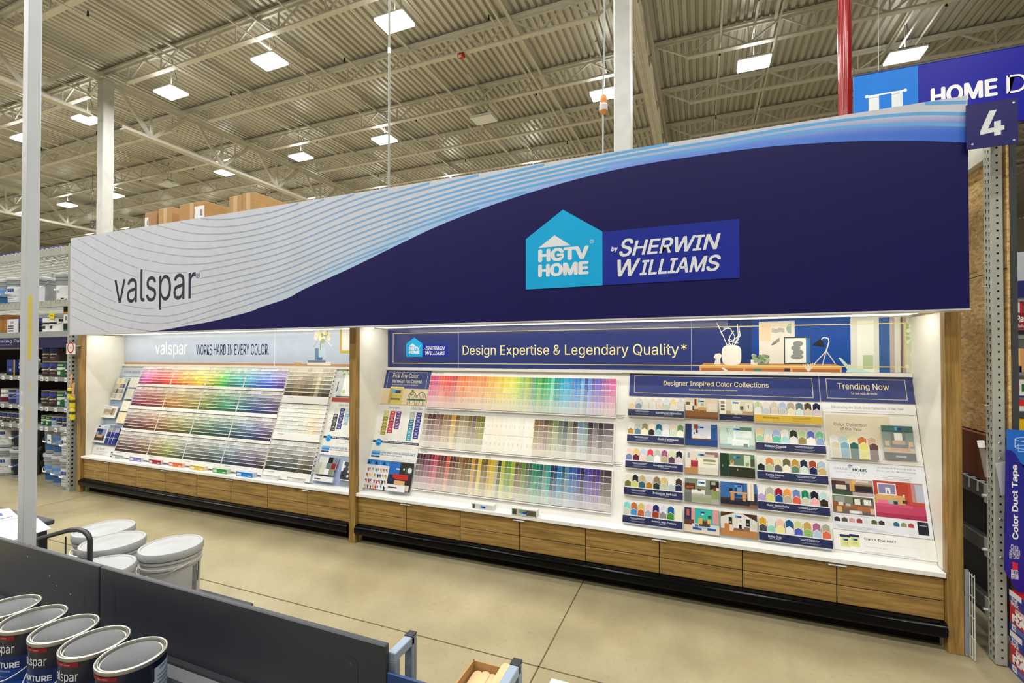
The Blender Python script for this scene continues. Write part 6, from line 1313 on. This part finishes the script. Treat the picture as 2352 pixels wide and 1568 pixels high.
a = MB('satin'); a.box(1.480, 1.503, 3.19, 3.23, .004, 2.84, '3c4044'); a.build('grey_edge_post', t)
a = MB('matte'); a.box(1.62, 1.64, 3.23, 5.6, .004, 1.17, '0e0e0e'); a.box(1.48, 1.64, 3.23, 5.6, 1.165, 1.17, '0e0e0e'); a.build('shade_backing', t)  # black sheets standing in for the shade inside the open rack
a = MB('steel'); a.beam((1.44, 3.27, 2.72), (1.44, 5.4, 2.72), .04, .13, 'c8c6b8'); a.build('top_beam', t)
for z in (.9, .615, .30):
    a = MB('steel'); a.box(RXa + .004, 1.45, 3.27, 5.5, z - .07, z, '5a5c5a'); a.build('beam', t)
    a = MB('steel'); a.bbox(RXa - .004, RXa + .002, 3.252, 3.29, z - .085, z + .015, 'a8aaa4', r=.001); a.tube([(RXa - .022, 3.262, z - .045), (RXa, 3.262, z - .045)], .007, 'd0d2d0', n=8); a.build('beam_clip', t)
a = MB('steel')
for k in range(24): a.tube([(1.395, 3.33 + k * .09, .86), (1.395, 3.33 + k * .09, .915), (1.464, 3.33 + k * .09, .915)], .005, 'b0b2b0', n=5)
for x in (1.41, 1.44): a.tube([(x, 3.28, .91), (x, 5.5, .91)], .004, 'b0b2b0', n=5)
a.build('wire_deck', t)
a = MB('cardboard'); a.box(1.425, 1.464, 3.3, 5.2, .922, 1.165, '7a3c1c'); tag(a.build('cardboard_box', loc=(1.44, 3.3, .922)), 'dark red-brown carton on the wire deck below the chipboard panel', 'cardboard box')
for z in (2.02, 2.16, 1.335):
    pass
for z in (1.335, 1.96, 2.086):
    a = MB('metal'); a.tube([(1.385, 3.235, z), (1.41, 3.235, z)], .0035, 'd8dadc', n=6); a.build('peg', t)
# aisle number
BN4 = Basis((0, 3.05, 0), (1, 0, 0), (0, 0, 1))
t = thing('aisle_sign', 'navy square aisle sign with a white number four on the rack end', 'aisle sign', (1.347, 3.05, 2.65))
a = MB('satin'); a.pbox(BN4, 1.2495, 1.446, 2.636, 2.862, -.006, 0, '1a1a66'); a.build('plate', t)
a = MB('satin'); a.ppoly(BN4, [(1.3028 + .0919 * x, 2.6884 + .1289 * y) for x, y in ((.39, .99), (.70, 1), (.33, .31), (.58, .33), (.58, .55), (.86, .57), (.86, .36), (1, .35), (1, .19), (.86, .18), (.86, .02), (.58, 0), (.58, .15), (0, .10), (0, .24))], .002, 'dfe4e8'); a.build('number', t)
a = MB('metal')
for (x, z) in ((1.43, 2.84), (1.43, 2.655), (1.272, 2.66)): a.pdisc(BN4, x, z, .005, .002, 'e4e6e8', 10)
a.build('rivet', t)
a = MB('steel'); a.box(1.40, 1.44, 3.056, 3.2, 2.7, 2.74, 'a8aaa4'); a.build('bracket', t)
# wire panel leaning at the post
t = thing('wire_shelf_panel', 'grey wire grid shelf leaning on edge between the post and the rack', 'wire shelf', (1.31, 3.21, 0))
a = MB('satin'); a.box(1.2975, 1.3145, 3.236, 3.242, .004, .46, '8a9098'); a.build('backing', t)
a = MB('steel')
for k in range(5): a.tube([(1.3165, 3.232, .01 + k * .108), (1.3215, 3.196, .004 + k * .108)], .0022, 'c4ccc8', n=5)
for (x, y) in ((1.3165, 3.232), (1.319, 3.214), (1.3215, 3.196)): a.tube([(x, y, .006), (x, y, .45)], .0022, 'd4dcd8', n=5)
a.build('grid', t)
# clear document sleeve
t = thing('plastic_tube', 'clear plastic tube with a white cap hanging on the rack upright', 'tube', (1.40, 3.16, .93))
p0, p1 = onY(2254, 1020, 3.16), onY(2270, 1095, 3.16)
a = MB('acrylic'); a.tube([p0, p1], .013, 'e8ecee', n=12); a.build('tube', t)
d = (Vector(p0) - Vector(p1)).normalized(); a = MB('satin'); a.tube([Vector(p0) - d * .015, Vector(p0) + d * .018], .0145, 'e4e6e8', n=14); a.build('cap', t)
t = thing('paper_tag', 'hanging paper sheet in a clear sleeve on the rack upright', 'paper', (1.43, 3.16, .8))
q_ = [onY(*k, 3.165) for k in ((2286, 1064), (2309, 1060), (2309, 1135), (2300, 1138))]
a = MB('paper'); a.mesh(list(q_) + [Vector(k) + Vector((0, .002, 0)) for k in q_], [(3, 2, 1, 0), (4, 5, 6, 7), (0, 1, 5, 4), (1, 2, 6, 5), (2, 3, 7, 6), (3, 0, 4, 7)], 'c8cad4'); a.build('sheet', t)
a = MB('acrylic'); q_ = [onY(*k, 3.16) for k in ((2272, 1018), (2312, 1022), (2312, 1070), (2284, 1072))]; a.face(q_, 'e4e8ec'); a.build('sleeve', t)
# duct tape sign
BT = Basis((0, 3.12, 0), (1, 0, 0), (0, 0, 1)); bt = lambda u, v: BT.px(2200 + u / 4.355, 980 + v / 4.355)
t = thing('product_sign', 'tall blue product sign reading Color Duct Tape at the frame edge', 'sign', (1.445, 3.12, .45))
a = MB('satin'); body = [bt(465, 1430), bt(598, 1650), (1.55, BT.px(2350, 1363)[1]), (1.55, bt(640, 420)[1]), bt(655, 405), bt(610, 330), bt(570, 265), bt(530, 232), bt(480, 225)]
a.pprism(BT, body, -.004, 0, '16148c'); a.build('panel', t)
a = MB('satin'); h1 = bt(495, 25); a.pprism(BT, [(h1[0], bt(480, 250)[1]), (1.55, bt(480, 500)[1]), (1.55, h1[1] - .004), h1], -.009, -.005, '1468cc'); a.build('header', t)
a = MB('satin'); c = bt(690, 150)
for ry, zz in ((.010, c[1] + .01), (.010, c[1] - .028)):
    a.pline(BT, [(c[0] + .042 * math.cos(k * .2), zz + ry * math.sin(k * .2)) for k in range(33)], .002, -.004 if 0 else .0005 - .005, 'e8ecf4')
a.pline(BT, [(c[0] - .042, c[1] + .01), (c[0] - .042, c[1] - .028)], .002, -.0044, 'e8ecf4'); a.pline(BT, [(c[0] - .03, c[1] - .012), (c[0] - .03, c[1] - .05), (c[0] + .05, c[1] - .045)], .002, -.0044, 'e8ecf4'); a.build('tape_icon', t)
def vtext(a, txt, u0, v0, u1, v1, col, b=0., sh=0.):   # text reading upward
    p, q_ = bt(u0, v1), bt(u1, v0); vs, fs, _ = text_mesh(txt, b, sh)
    a.mesh([BT.pt(q_[0] - (q_[0] - p[0]) * y, p[1] + (q_[1] - p[1]) * x, .001 + d) for x, y, d in vs], fs, col)
a = MB('satin'); vtext(a, 'Color Duct Tape', 545, 380, 610, 1122, 'eef0f6', .03, .0)
for k, (tx, v0) in enumerate((('Cinta', 0), ('aislante', 0), ('de color', 0))):
    p, q_ = bt([530, 515, 515][k], 1195 + k * 42 + 30), bt([603, 622, 620][k], 1150 + k * 42 + 30); a.ptext(BT, tx, p[0], q_[0], p[1] - .002, q_[1], .001, 'dfe2f0')
p, q_ = bt(540, 1430), bt(600, 1358); a.ptext(BT, '3M', p[0], q_[0], p[1], q_[1], .001, 'e02030', .06)
p, q_ = bt(535, 1475), bt(603, 1432); a.ptext(BT, 'BUILT TO', p[0], q_[0], p[1], q_[1], .001, 'eef0f6', .03)
p, q_ = bt(533, 1518), bt(605, 1478); a.ptext(BT, 'PERFORM', p[0], q_[0], p[1], q_[1], .001, 'eef0f6', .03); a.build('lettering', t)
# boxes of rags
BR = Basis((1.456, 3.19, 0), (0, -1, 0), (0, 0, 1))
for k in range(2):
    z0, z1 = k * .204, k * .204 + .2025
    t = thing('rag_box', 'red and blue box of white rags, %s of two stacked by the rack' % ['lower', 'upper'][k], 'box', (1.58, 2.95, z0), 'boxes of rags')
    a = MB('satin'); a.bbox(1.456, 1.76, 2.72, 3.19, z0, z1, 'b01c28', r=.002); a.build('carton', t)
    a = MB('satin'); h = z1 - z0
    a.prect(BR, 0, .47, z0, z0 + h * .2, .0006, '24308c'); a.ppoly(BR, [(0, z0 + h * .72), (.06, z0 + h * .70), (.12, z0 + h * .62), (.47, z0 + h * .62), (.47, z0 + h), (0, z0 + h)], .0006, '24308c'); a.prect(BR, 0, .1, z0 + h * .86, z0 + h, .0009, 'e4e0e4')
    a.ptext(BR, 'THE', .015, .07, z0 + h * .76, z0 + h * .84, .001, 'e8e8f0', .04); a.ptext(BR, 'THICK', .01, .075, z0 + h * .66, z0 + h * .75, .001, 'e8e8f0', .04)
    a.prect(BR, .05, .2, z0 + h * .565, z0 + h * .62, .0012, 'e8e4e4'); a.ptext(BR, 'PROFESSIONAL', .055, .195, z0 + h * .575, z0 + h * .608, .0015, 'a02030', .02)
    a.ptext(BR, 'WHITE', .045, .24, z0 + h * .445, z0 + h * .56, .0015, 'f0eef0', .06); a.ptext(BR, 'RAGS', .022, .25, z0 + h * .24, z0 + h * .45, .0015, 'f0eef0', .06)
    a.prect(BR, .02, .055, z0 + h * .04, z0 + h * .19, .001, 'e8e8ee'); a.ptext(BR, '45', .026, .049, z0 + h * .08, z0 + h * .16, .0014, '24308c', .02)
    for j in range(3): a.prect(BR, .062, .14, z0 + h * (.15 - .04 * j), z0 + h * (.165 - .04 * j), .001, '8c94d0')
    a.build('print', t)
# things seen past the rack end, in the next aisle
YB = 7.5
pz = lambda u, v: onY(u, v, YB)
t = thing('aisle_shelving', 'grey shelving of the next aisle seen past the rack edge', 'shelving', (4.4, YB, 0))
xa, xb = pz(2334, 800).x, 6.2
for (v0, v1, c) in ((683, 692, '8a8c90'), (770, 778, '8a8c90'), (855, 862, '7a7c80'), (944, 958, '3c4044'), (1010, 1020, '4a4c50')):
    a = MB('steel'); a.box(xa, xb, YB, YB + .6, pz(2340, v1).z, pz(2340, v0).z, c); a.build('shelf', t)
a = MB('satin'); a.box(xa, xb, YB - .02, YB, pz(2340, 683).z, pz(2340, 645).z, '1a1a60'); a.build('header_strip', t)
a = MB('matte'); a.box(xa, xb, YB + .6, YB + .62, 0, pz(2340, 560).z, 'c4c8cc'); a.build('back_panel', t)
def dist(label, v0, v1, u0, u1, col, bands=(), cat='box', name='product_box'):
    p0, p1 = pz(u0, v1), pz(u1, v0); goods_box(p0.x, p1.x, YB + .02, YB + .3, p0.z, p1.z, col, bands, label, cat, name)
dist('white and red packet on the top shelf of the next aisle', 691, 718, 2334, 2352, 'd0ccc8', [(.6, 1, 0, 1, 'b02830')])
p0, p1 = pz(2334, 757), pz(2364, 718); BQ = Basis((0, YB - .01, 0), (1, 0, 0), (0, 0, 1))
t = thing('product_sign', 'dark red sign with white letters in the next aisle', 'sign', (p0.x, YB - .01, p0.z))
a = MB('satin'); a.pbox(BQ, p0.x, p1.x, p0.z, p1.z, -.004, 0, '7a1420'); a.pbox(BQ, p0.x, p1.x, p0.z - .06, p0.z - .005, -.004, 0, '141418'); a.build('plate', t)
a = MB('satin'); w = p1.x - p0.x; h = p1.z - p0.z; a.ptext(BQ, 'Rest', p0.x + w * .05, p0.x + w * .85, p0.z + h * .45, p0.z + h * .85, .002, 'e0dcdc', .03); a.ptext(BQ, 'Ba\u00f1os', p0.x + w * .05, p0.x + w * .75, p0.z + h * .12, p0.z + h * .34, .002, 'd0c8c8', .01); a.build('lettering', t)
dist('tan door or panel in the next aisle', 800, 855, 2345, 2362, 'c09460', cat='panel', name='wood_panel')
dist('dark blue tub on a shelf of the next aisle', 840, 856, 2337, 2350, '1c2450', cat='tub', name='plastic_tub')
dist('white food packet with a price in the next aisle', 872, 912, 2331, 2364, 'dcd8d4', [(.1, .4, .3, .7, '9a5a2c'), (.55, .95, .3, .75, '2c6c40'), (0, 1, 0, .1, '2c2c80')])
dist('red and white packet on a lower shelf of the next aisle', 920, 945, 2331, 2364, 'c4282c', [(0, 1, 0, .5, 'd8d4d4')])
dist('yellow carton low in the next aisle', 962, 1010, 2336, 2364, 'd8b010')
# ------------------------------------------------------------------ foreground gondola
PY = 1.05
t = thing('shelf_gondola', 'dark metal shelf unit with cans on one side and pails on the other', 'shelf unit', (-2.0, 1.0, 0))
a = MB('steel'); a.box(-3.4, -.80, .55, 1.02, .515, .54, '4a4c50'); a.build('shelf_deck', t)
a = MB('steel'); a.box(-3.4, -.80, .978, 1.036, .54, .592, '7c7e80'); a.build('rear_rail', t)
a = MB('steel'); a.box(-3.4, -.80, .53, .55, .50, .545, '8a8c90'); a.build('front_rail', t)
a = MB('steel'); a.box(-4.2, -2.45, .62, 2.02, .06, .14, '3a3c42'); a.box(-4.2, -2.5, .66, 1.98, 0, .06, '1c1c1e'); a.box(-2.45, -.80, .56, 1.06, .06, .14, '3a3c42'); a.box(-2.5, -.84, .6, 1.02, 0, .06, '1c1c1e'); a.build('base_deck', t)
a = MB('steel'); a.box(-3.4, -.80, 1.02, 1.04, .14, .6, '2c2e34'); a.build('back_board', t)
for X in (-3.38, -2.037, -.815): a = MB('steel'); a.box(X - .02, X + .02, 1.02, 1.06, 0, .575, '3a3c42'); a.build('upright', t)
def divider(x0, x1, label):
    t = thing('divider_panel', label, 'panel', ((x0 + x1) / 2, PY, .58), 'charcoal divider panels')
    a = MB('satin'); a.bbox(x0, x1, PY - .009, PY + .009, .585, .829, '2e3036', r=.003); a.build('sheet', t)
    B = Basis((0, PY - .009, 0), (1, 0, 0), (0, 0, 1)); a = MB('satin')
    for X in ([x0 + .09] if x0 > -2.1 else []) + [x1 - .09] :
        a.pline(B, [(X - .03, .775), (X - .008, .772), (X, .762), (X, .62)], .002, .0006, '14151a')
        for z in (.755, .68): a.pdisc(B, X - .025, z, .004, .0006, '44464c', 8)
    a.build('tab_slots', t)
    a = MB('matte')
    if x0 < -2.1:
        for (X, z) in ((-2.52, .79), (-2.36, .74), (-2.31, .71), (-2.22, .695)): a.pdisc(B, X, z, .0028, .0006, 'd8d4c8', 8)
        a.build('paint_speck', t)
    return t
divider(-3.05, -2.0405, 'charcoal divider panel behind the paint cans')
divider(-2.0345, -.7795, 'charcoal divider panel nearer the aisle, beside the steel end frames')
a = MB('satin'); a.bbox(-.779, -.40, PY - .004, PY + .004, .50, .757, '1c3a6c', r=.002); tag(a.build('blue_panel', loc=(-.6, PY, .5)), 'dark blue metal panel at the end of the charcoal dividers', 'panel')
# paint cans
def near_can(x, y, z, label, rz=0.0):
    r, h = .0835, .195
    if 'near' in CANS: return dup(CANS['near'], (x, y, z), label, rz)
    t = thing('paint_can', label, 'paint can', (x, y, z), 'navy paint cans on the near shelf'); CANS['near'] = t; c = (x, y, z)
    a = MB('gloss'); a.lathe(c, [(r * .9, 0), (r * .985, .003), (r, .008), (r * .985, .012), (r * .985, h * .2), (r * .985, h * .4), (r * .985, h * .6), (r * .985, h - .012)], '10142c', n=64)
    cols = ['0c1024', '0c1024', '0c1024', '1c4aa8', '163c8c', '10245c', '0c1228']; n = 64
    for i in range(7): a.c[i * n:(i + 1) * n] = [C(cols[i])] * n
    smooth(a.build('body', t), 40)
    a = MB('metal'); a.lathe(c, [(r * .985, h - .013), (r * 1.008, h - .011), (r * 1.014, h - .006), (r * 1.01, h - .001), (r * .985, h), (r * .955, h - .001), (r * .94, h - .005), (r * .925, h - .002), (r * .90, h - .001), (r * .885, h - .004), (r * .875, h - .009), (r * .84, h - .0095)], 'b8b8b0', n=64); smooth(a.build('rim', t), 30)
    a = MB('metal'); a.lathe(c, [(r * .84, h - .0095), (r * .82, h - .007), (r * .78, h - .008), (.001, h - .008)], '5e6062', n=64); smooth(a.build('lid', t), 30)
    R = r * .985 + .0008
    a = MB('paper'); a.cpatch(c, R, -118, -52, h * .865, h * .925, '8c1a24'); a.ctext(c, R + .0004, -80, h * .885, h * .905, .035, 'PAINT + PRIMER', 'd8b0b0')
    a.ctext(c, R, -84, h * .62, h * .80, .092, 'valspar', 'dfe4ea', bold=-.006); a.ctext(c, R, -88, h * .42, h * .51, .13, 'SIGNATURE', 'dfe4ee', bold=.03); a.ctext(c, R, -84, h * .36, h * .385, .07, 'PAINT + PRIMER', 'b8c4dc')
    a.cpatch(c, R, -100, -88, h * .2, h * .3, 'c8d0d8'); a.build('lettering', t)
    a = MB('paper'); a.cpatch(c, R, 8, 84, h * .06, h * .84, '9aaabc'); a.ctext(c, R + .0006, 30, h * .78, h * .83, .03, 'Exterior', '2c3444')
    for k in range(10): a.cpatch(c, R + .0006, 14, 78 - (k * 37) % 24, h * (.70 - .06 * k), h * (.715 - .06 * k), '5c6878')
    a.build('info_label', t)
    a = MB('metal'); a.tube([(x + (r + .004) * math.cos(math.radians(k)), y + (r + .004) * math.sin(math.radians(k)) - .006, z + h * .66 - .085 * math.sin(math.radians((k + 190) / 200 * 180))) for k in range(-190, 11, 10)], .0022, 'd4d6da', n=6); a.build('bail_handle', t)
    return t
for k, x in enumerate((-1.5353, -1.706, -1.877, -2.048, -2.219)): near_can(x, .866 - .004 * (k % 2), .5405, 'navy paint can on the near shelf, %s from the steel end frames' % nth(k))
# big white pails behind the divider
WP = 'white pails behind the divider'
def wpail(x, y, deco, label): return pail(x, y, .142, 'bcbcba', deco, label, WP, .153, .375, lidc='b0b2b4', dip=.12)
wpail(-2.8216, 1.789, 'smallprint', 'white pail with fine print, closest to the open floor')
wpail(-3.20, 1.70, 'none', 'white lidded pail between the fine-print pail and the dark rail')
wpail(-2.87, 1.46, 'logo', 'white pail half hidden, nearest to the charcoal divider')
wpail(-3.48, 1.80, 'logo', 'white pail behind the curved dark rail')
# power pole and its paper sheaf
t = thing('power_pole', 'slim grey square pole with a yellow strip of tape', 'pole', (-2.95, 1.2, 0))
X1, Y0, PW = onY(57.5, 800, 1.18).x, 1.18, .049
a = MB('satin'); a.bbox(X1 - PW, X1, Y0, Y0 + PW, 0, 8.36, 'c2c6cc', r=.004); a.build('shaft', t)
a = MB('satin'); B = Basis((X1, 0, 0), (0, 1, 0), (0, 0, 1))
def onpole(u, v): p = onX(u, v, X1); return p.y, p.z
(ya, za), (yb, zb_) = onpole(59, 676), onpole(69, 826); a.prect(B, Y0 + .009, Y0 + .023, zb_, za, .0008, 'd8c45c'); a.build('yellow_tape', t)
a = MB('matte')
for (v0, v1, f) in ((873, 905, .010), (918, 990, .004)):
    z1, z0 = onpole(66, v0)[1], onpole(66, v1)[1]; y = Y0 + f; a.ppoly(B, [(y + .004, z0), (y + .012, z0 + .02), (y + .016, (z0 + z1) / 2), (y + .010, z1), (y + .006, z1 - .02)], .0008, 'd4c49a')
a.build('glue_mark', t)
a = MB('paper'); B3 = Basis((0, Y0, 0), (1, 0, 0), (0, 0, 1))
for v0, v1 in ((898, 907), (932, 942), (959, 971), (984, 993)): p, q_ = B3.px(50, v1), B3.px(50, v0); a.prect(B3, X1 - .034, X1 - .014, p[1], q_[1], .001, 'dcdcda')
a.build('sticker', t)
# desk with papers and curved rail
t = thing('service_desk', 'dark low desk top behind the divider carrying papers', 'desk', (-4.4, 1.7, 0))
a = MB('satin'); a.bbox(-5.2, -3.70, 1.28, 1.655, .56, .59, '3a3c42', r=.006); a.build('top', t)
for X in (-5.1, -3.75):
    for Y in (1.32, 1.61): a = MB('steel'); a.box(X - .02, X + .02, Y - .02, Y + .02, .0, .56, '2c2e32'); a.build('leg', t)
def sheet(u4, z, label, spec=None, name='paper_sheet', th=.003):
    q_ = [onZ(*k, z) for k in u4]; a = MB('paper')
    a.hexa([Vector(k) - Vector((0, 0, th)) for k in q_] + [Vector(k) for k in q_], 'e2e4e8')
    if spec:
        for f0, f1, g0, g1, c in spec:
            def L_(f, g): top = q_[0].lerp(q_[1], f); bot = q_[3].lerp(q_[2], f); return top.lerp(bot, g) + Vector((0, 0, .0006))
            a.face([L_(f0, g0), L_(f1, g0), L_(f1, g1), L_(f0, g1)], c)
    tag(a.build(name, loc=(sum((Vector(k) for k in q_), Vector()) / 4)), label, 'paper')
sheet([(-60, 1192), (86, 1189), (117, 1213), (-60, 1268)], .5945, 'blank white sheet lying on the dark desk')
sheet([(-60, 1175), (22, 1167), (44, 1187), (-60, 1212)], .599, 'printed sheet with a blue picture on top of the blank sheet', [(.3, .7, .35, .6, '4a64a8'), (.1, .9, .8, .84, '3a3a40'), (.2, .8, .1, .13, 'a0a4ac')])
a = MB('acrylic'); q_ = [onY(*k, 1.5) for k in ((40, 1132), (50, 1138), (54, 1196), (38, 1192))]; q_ = [onY(k[0], k[1], 1.23) for k in ((40, 1132), (50, 1138), (54, 1196), (38, 1192))]; a.mesh(list(q_) + [Vector(k) + Vector((0, .004, 0)) for k in q_], [(3, 2, 1, 0), (4, 5, 6, 7), (0, 1, 5, 4), (1, 2, 6, 5), (2, 3, 7, 6), (3, 0, 4, 7)], 'e8eaec'); tag(a.build('plastic_sleeve', loc=q_[0]), 'narrow clear plastic sleeve taped to the pole foot', 'plastic sleeve')
t = thing('wire_rack', 'curved dark rail with upright wires in front of the white pails', 'rack', (-3.3, 1.42, .142))
RYc = 1.42
pts = [onY(*k, RYc) for k in ((60, 1246), (120, 1228), (160, 1217), (180, 1216), (194, 1220), (203, 1229), (207, 1240))]
a = MB('satin'); a.tube(pts + [Vector((pts[-1].x, RYc, .145))], .012, '2a2c30', n=10); smooth(a.build('rail', t))
a = MB('satin')
for u in (107, 151): p = onY(u, 1232, RYc); a.tube([(p.x, RYc, .145), (p.x, RYc, p.z)], .004, '2a2c30', n=6)
p, q_ = onY(100, 1262, RYc), onY(205, 1258, RYc); a.tube([(p.x, RYc, .50), (q_.x, RYc, .50)], .004, '2a2c30', n=6); a.build('wire', t)
# steel end frames with black caps
for k, (X, yend) in enumerate(((-.776, 1.1665), (-.4496, 1.1633))):
    t = thing('end_frame', 'blue-grey square tube frame with a black cap, %s the charcoal divider' % ['against', 'farther from'][k], 'metal frame', (X, 1.0, 0), 'square tube frames')
    w = .0125
    yn = 1.062 if k == 0 else .90
    a = MB('satin'); a.bbox(X - w, X + w, yn, yend - .012, .775, .80, '8c9aac', r=.002); a.build('top_bar', t)
    a = MB('satin'); a.bbox(X - w, X + w, yend - .026, yend, .14 if k == 0 else 0, .798, '7c8898', r=.002); a.bbox(X - w, X + w, yn, yn + .024, .14 if k == 0 else 0, .776, '7c8898', r=.002); a.build('leg', t)
    a = MB('satin'); a.bbox(X - w - .0006, X + w + .0006, yend - .0265, yend + .0006, .798, .803, '1c1e22', r=.001); a.build('end_cap', t)
# box of wooden stir sticks
bx0, bx1, by0, by1, bz0, bz1 = -.615, -.475, .93, 1.232, .60, .72
t = thing('cardboard_tray', 'open brown carton holding paint paddles between the steel frames', 'cardboard box', ((bx0 + bx1) / 2, (by0 + by1) / 2, bz0))
a = MB('cardboard'); th = .004
a.box(bx0, bx1, by0, by1, bz0, bz0 + th, 'a07c48'); a.box(bx0, bx0 + th, by0, by1, bz0, bz1, 'b08a54'); a.box(bx1 - th, bx1, by0, by1, bz0, bz1, 'b08a54'); a.box(bx0, bx1, by1 - th, by1, bz0, bz1, 'b08a54'); a.box(bx0, bx1, by0, by0 + th, bz0, bz1, 'b08a54'); a.build('carton', t)
t = thing('support_shelf', 'low metal shelf under the carton of paint paddles', 'shelf', (-.55, 1.1, .57)); a = MB('steel'); a.box(-.615, -.475, .93, 1.232, .58, .599, '4a4e54'); a.build('deck', t)
a = MB('steel'); a.box(-.56, -.53, 1.0, 1.03, 0, .58, '4a4e54'); a.box(-.61, -.48, .95, 1.08, 0, .02, '4a4e54'); a.build('leg', t)
def paddle(tip_uv, z, dirv, label, navy=False):
    p = onZ(*tip_uv, z); L_, w = .28, .0125
    d = Vector(dirv).normalized(); s = Vector((0, 0, 1)).cross(d).normalized(); n = d.cross(s)
    ti = thing('paint_paddle', label, 'paint paddle', tuple(p), 'wooden paint paddles')
    pts2 = [(-w, 0)] + [(w * math.cos(math.radians(180 - k)), w * math.sin(math.radians(k))) for k in range(15, 170, 20)] + [(w, 0)]
    Bp = Basis(Vector(p) - d * w, s * -1 if False else s, d)
    a = MB('cardboard'); full = [(x, y) for x, y in pts2] + [(w, -L_), (-w, -L_)]; a.pprism(Bp, full, -.004, 0, 'e0b488'); a.build('blade', ti)
    a = MB('paper'); a.prect(Bp, -w + .0005, w - .0005, -L_, -.028, .0005, 'e8e6e2')
    if navy: a.prect(Bp, -w + .001, w - .001, -.075, -.032, .0009, '141c4c'); [a.prect(Bp, -.005, .006, -.07 + .012 * j, -.065 + .012 * j, .0012, 'd0d4e4') for j in range(3)]
    a.build('printed_sleeve', ti)
paddle((1101, 1543), .695, (0, 1, .06), 'wooden paint paddle at the box edge nearest the first frame')
paddle((1119, 1544), .697, (0, 1, .06), 'wooden paint paddle, middle of the three side by side')
paddle((1134, 1550), .695, (0, 1, .06), 'wooden paint paddle, third of the three side by side')
paddle((1166, 1525), .735, (.12, 1, .25), 'wooden paint paddle with a navy print sticking up by the frame', True)
a = MB('paper'); p = onZ(1267, 1557, .70); a.box(p.x, p.x + .12, p.y - .16, p.y, .694, .70, 'e4e6e8'); tag(a.build('white_card', loc=(p.x + .06, p.y - .08, .694)), 'white card corner at the bottom frame edge beside the second steel frame', 'card')
t = thing('card_stand', 'small steel stand under the white card', 'stand', (p.x + .06, p.y - .08, 0)); a = MB('steel'); a.box(p.x + .05, p.x + .07, p.y - .09, p.y - .07, 0, .694, '5a5e64'); a.build('post', t); a = MB('steel'); a.box(p.x, p.x + .12, p.y - .14, p.y - .02, 0, .01, '5a5e64'); a.build('foot', t)
for o in bpy.data.objects:
    if 'base' in o: del o['base']
print('individual chips', nchip)
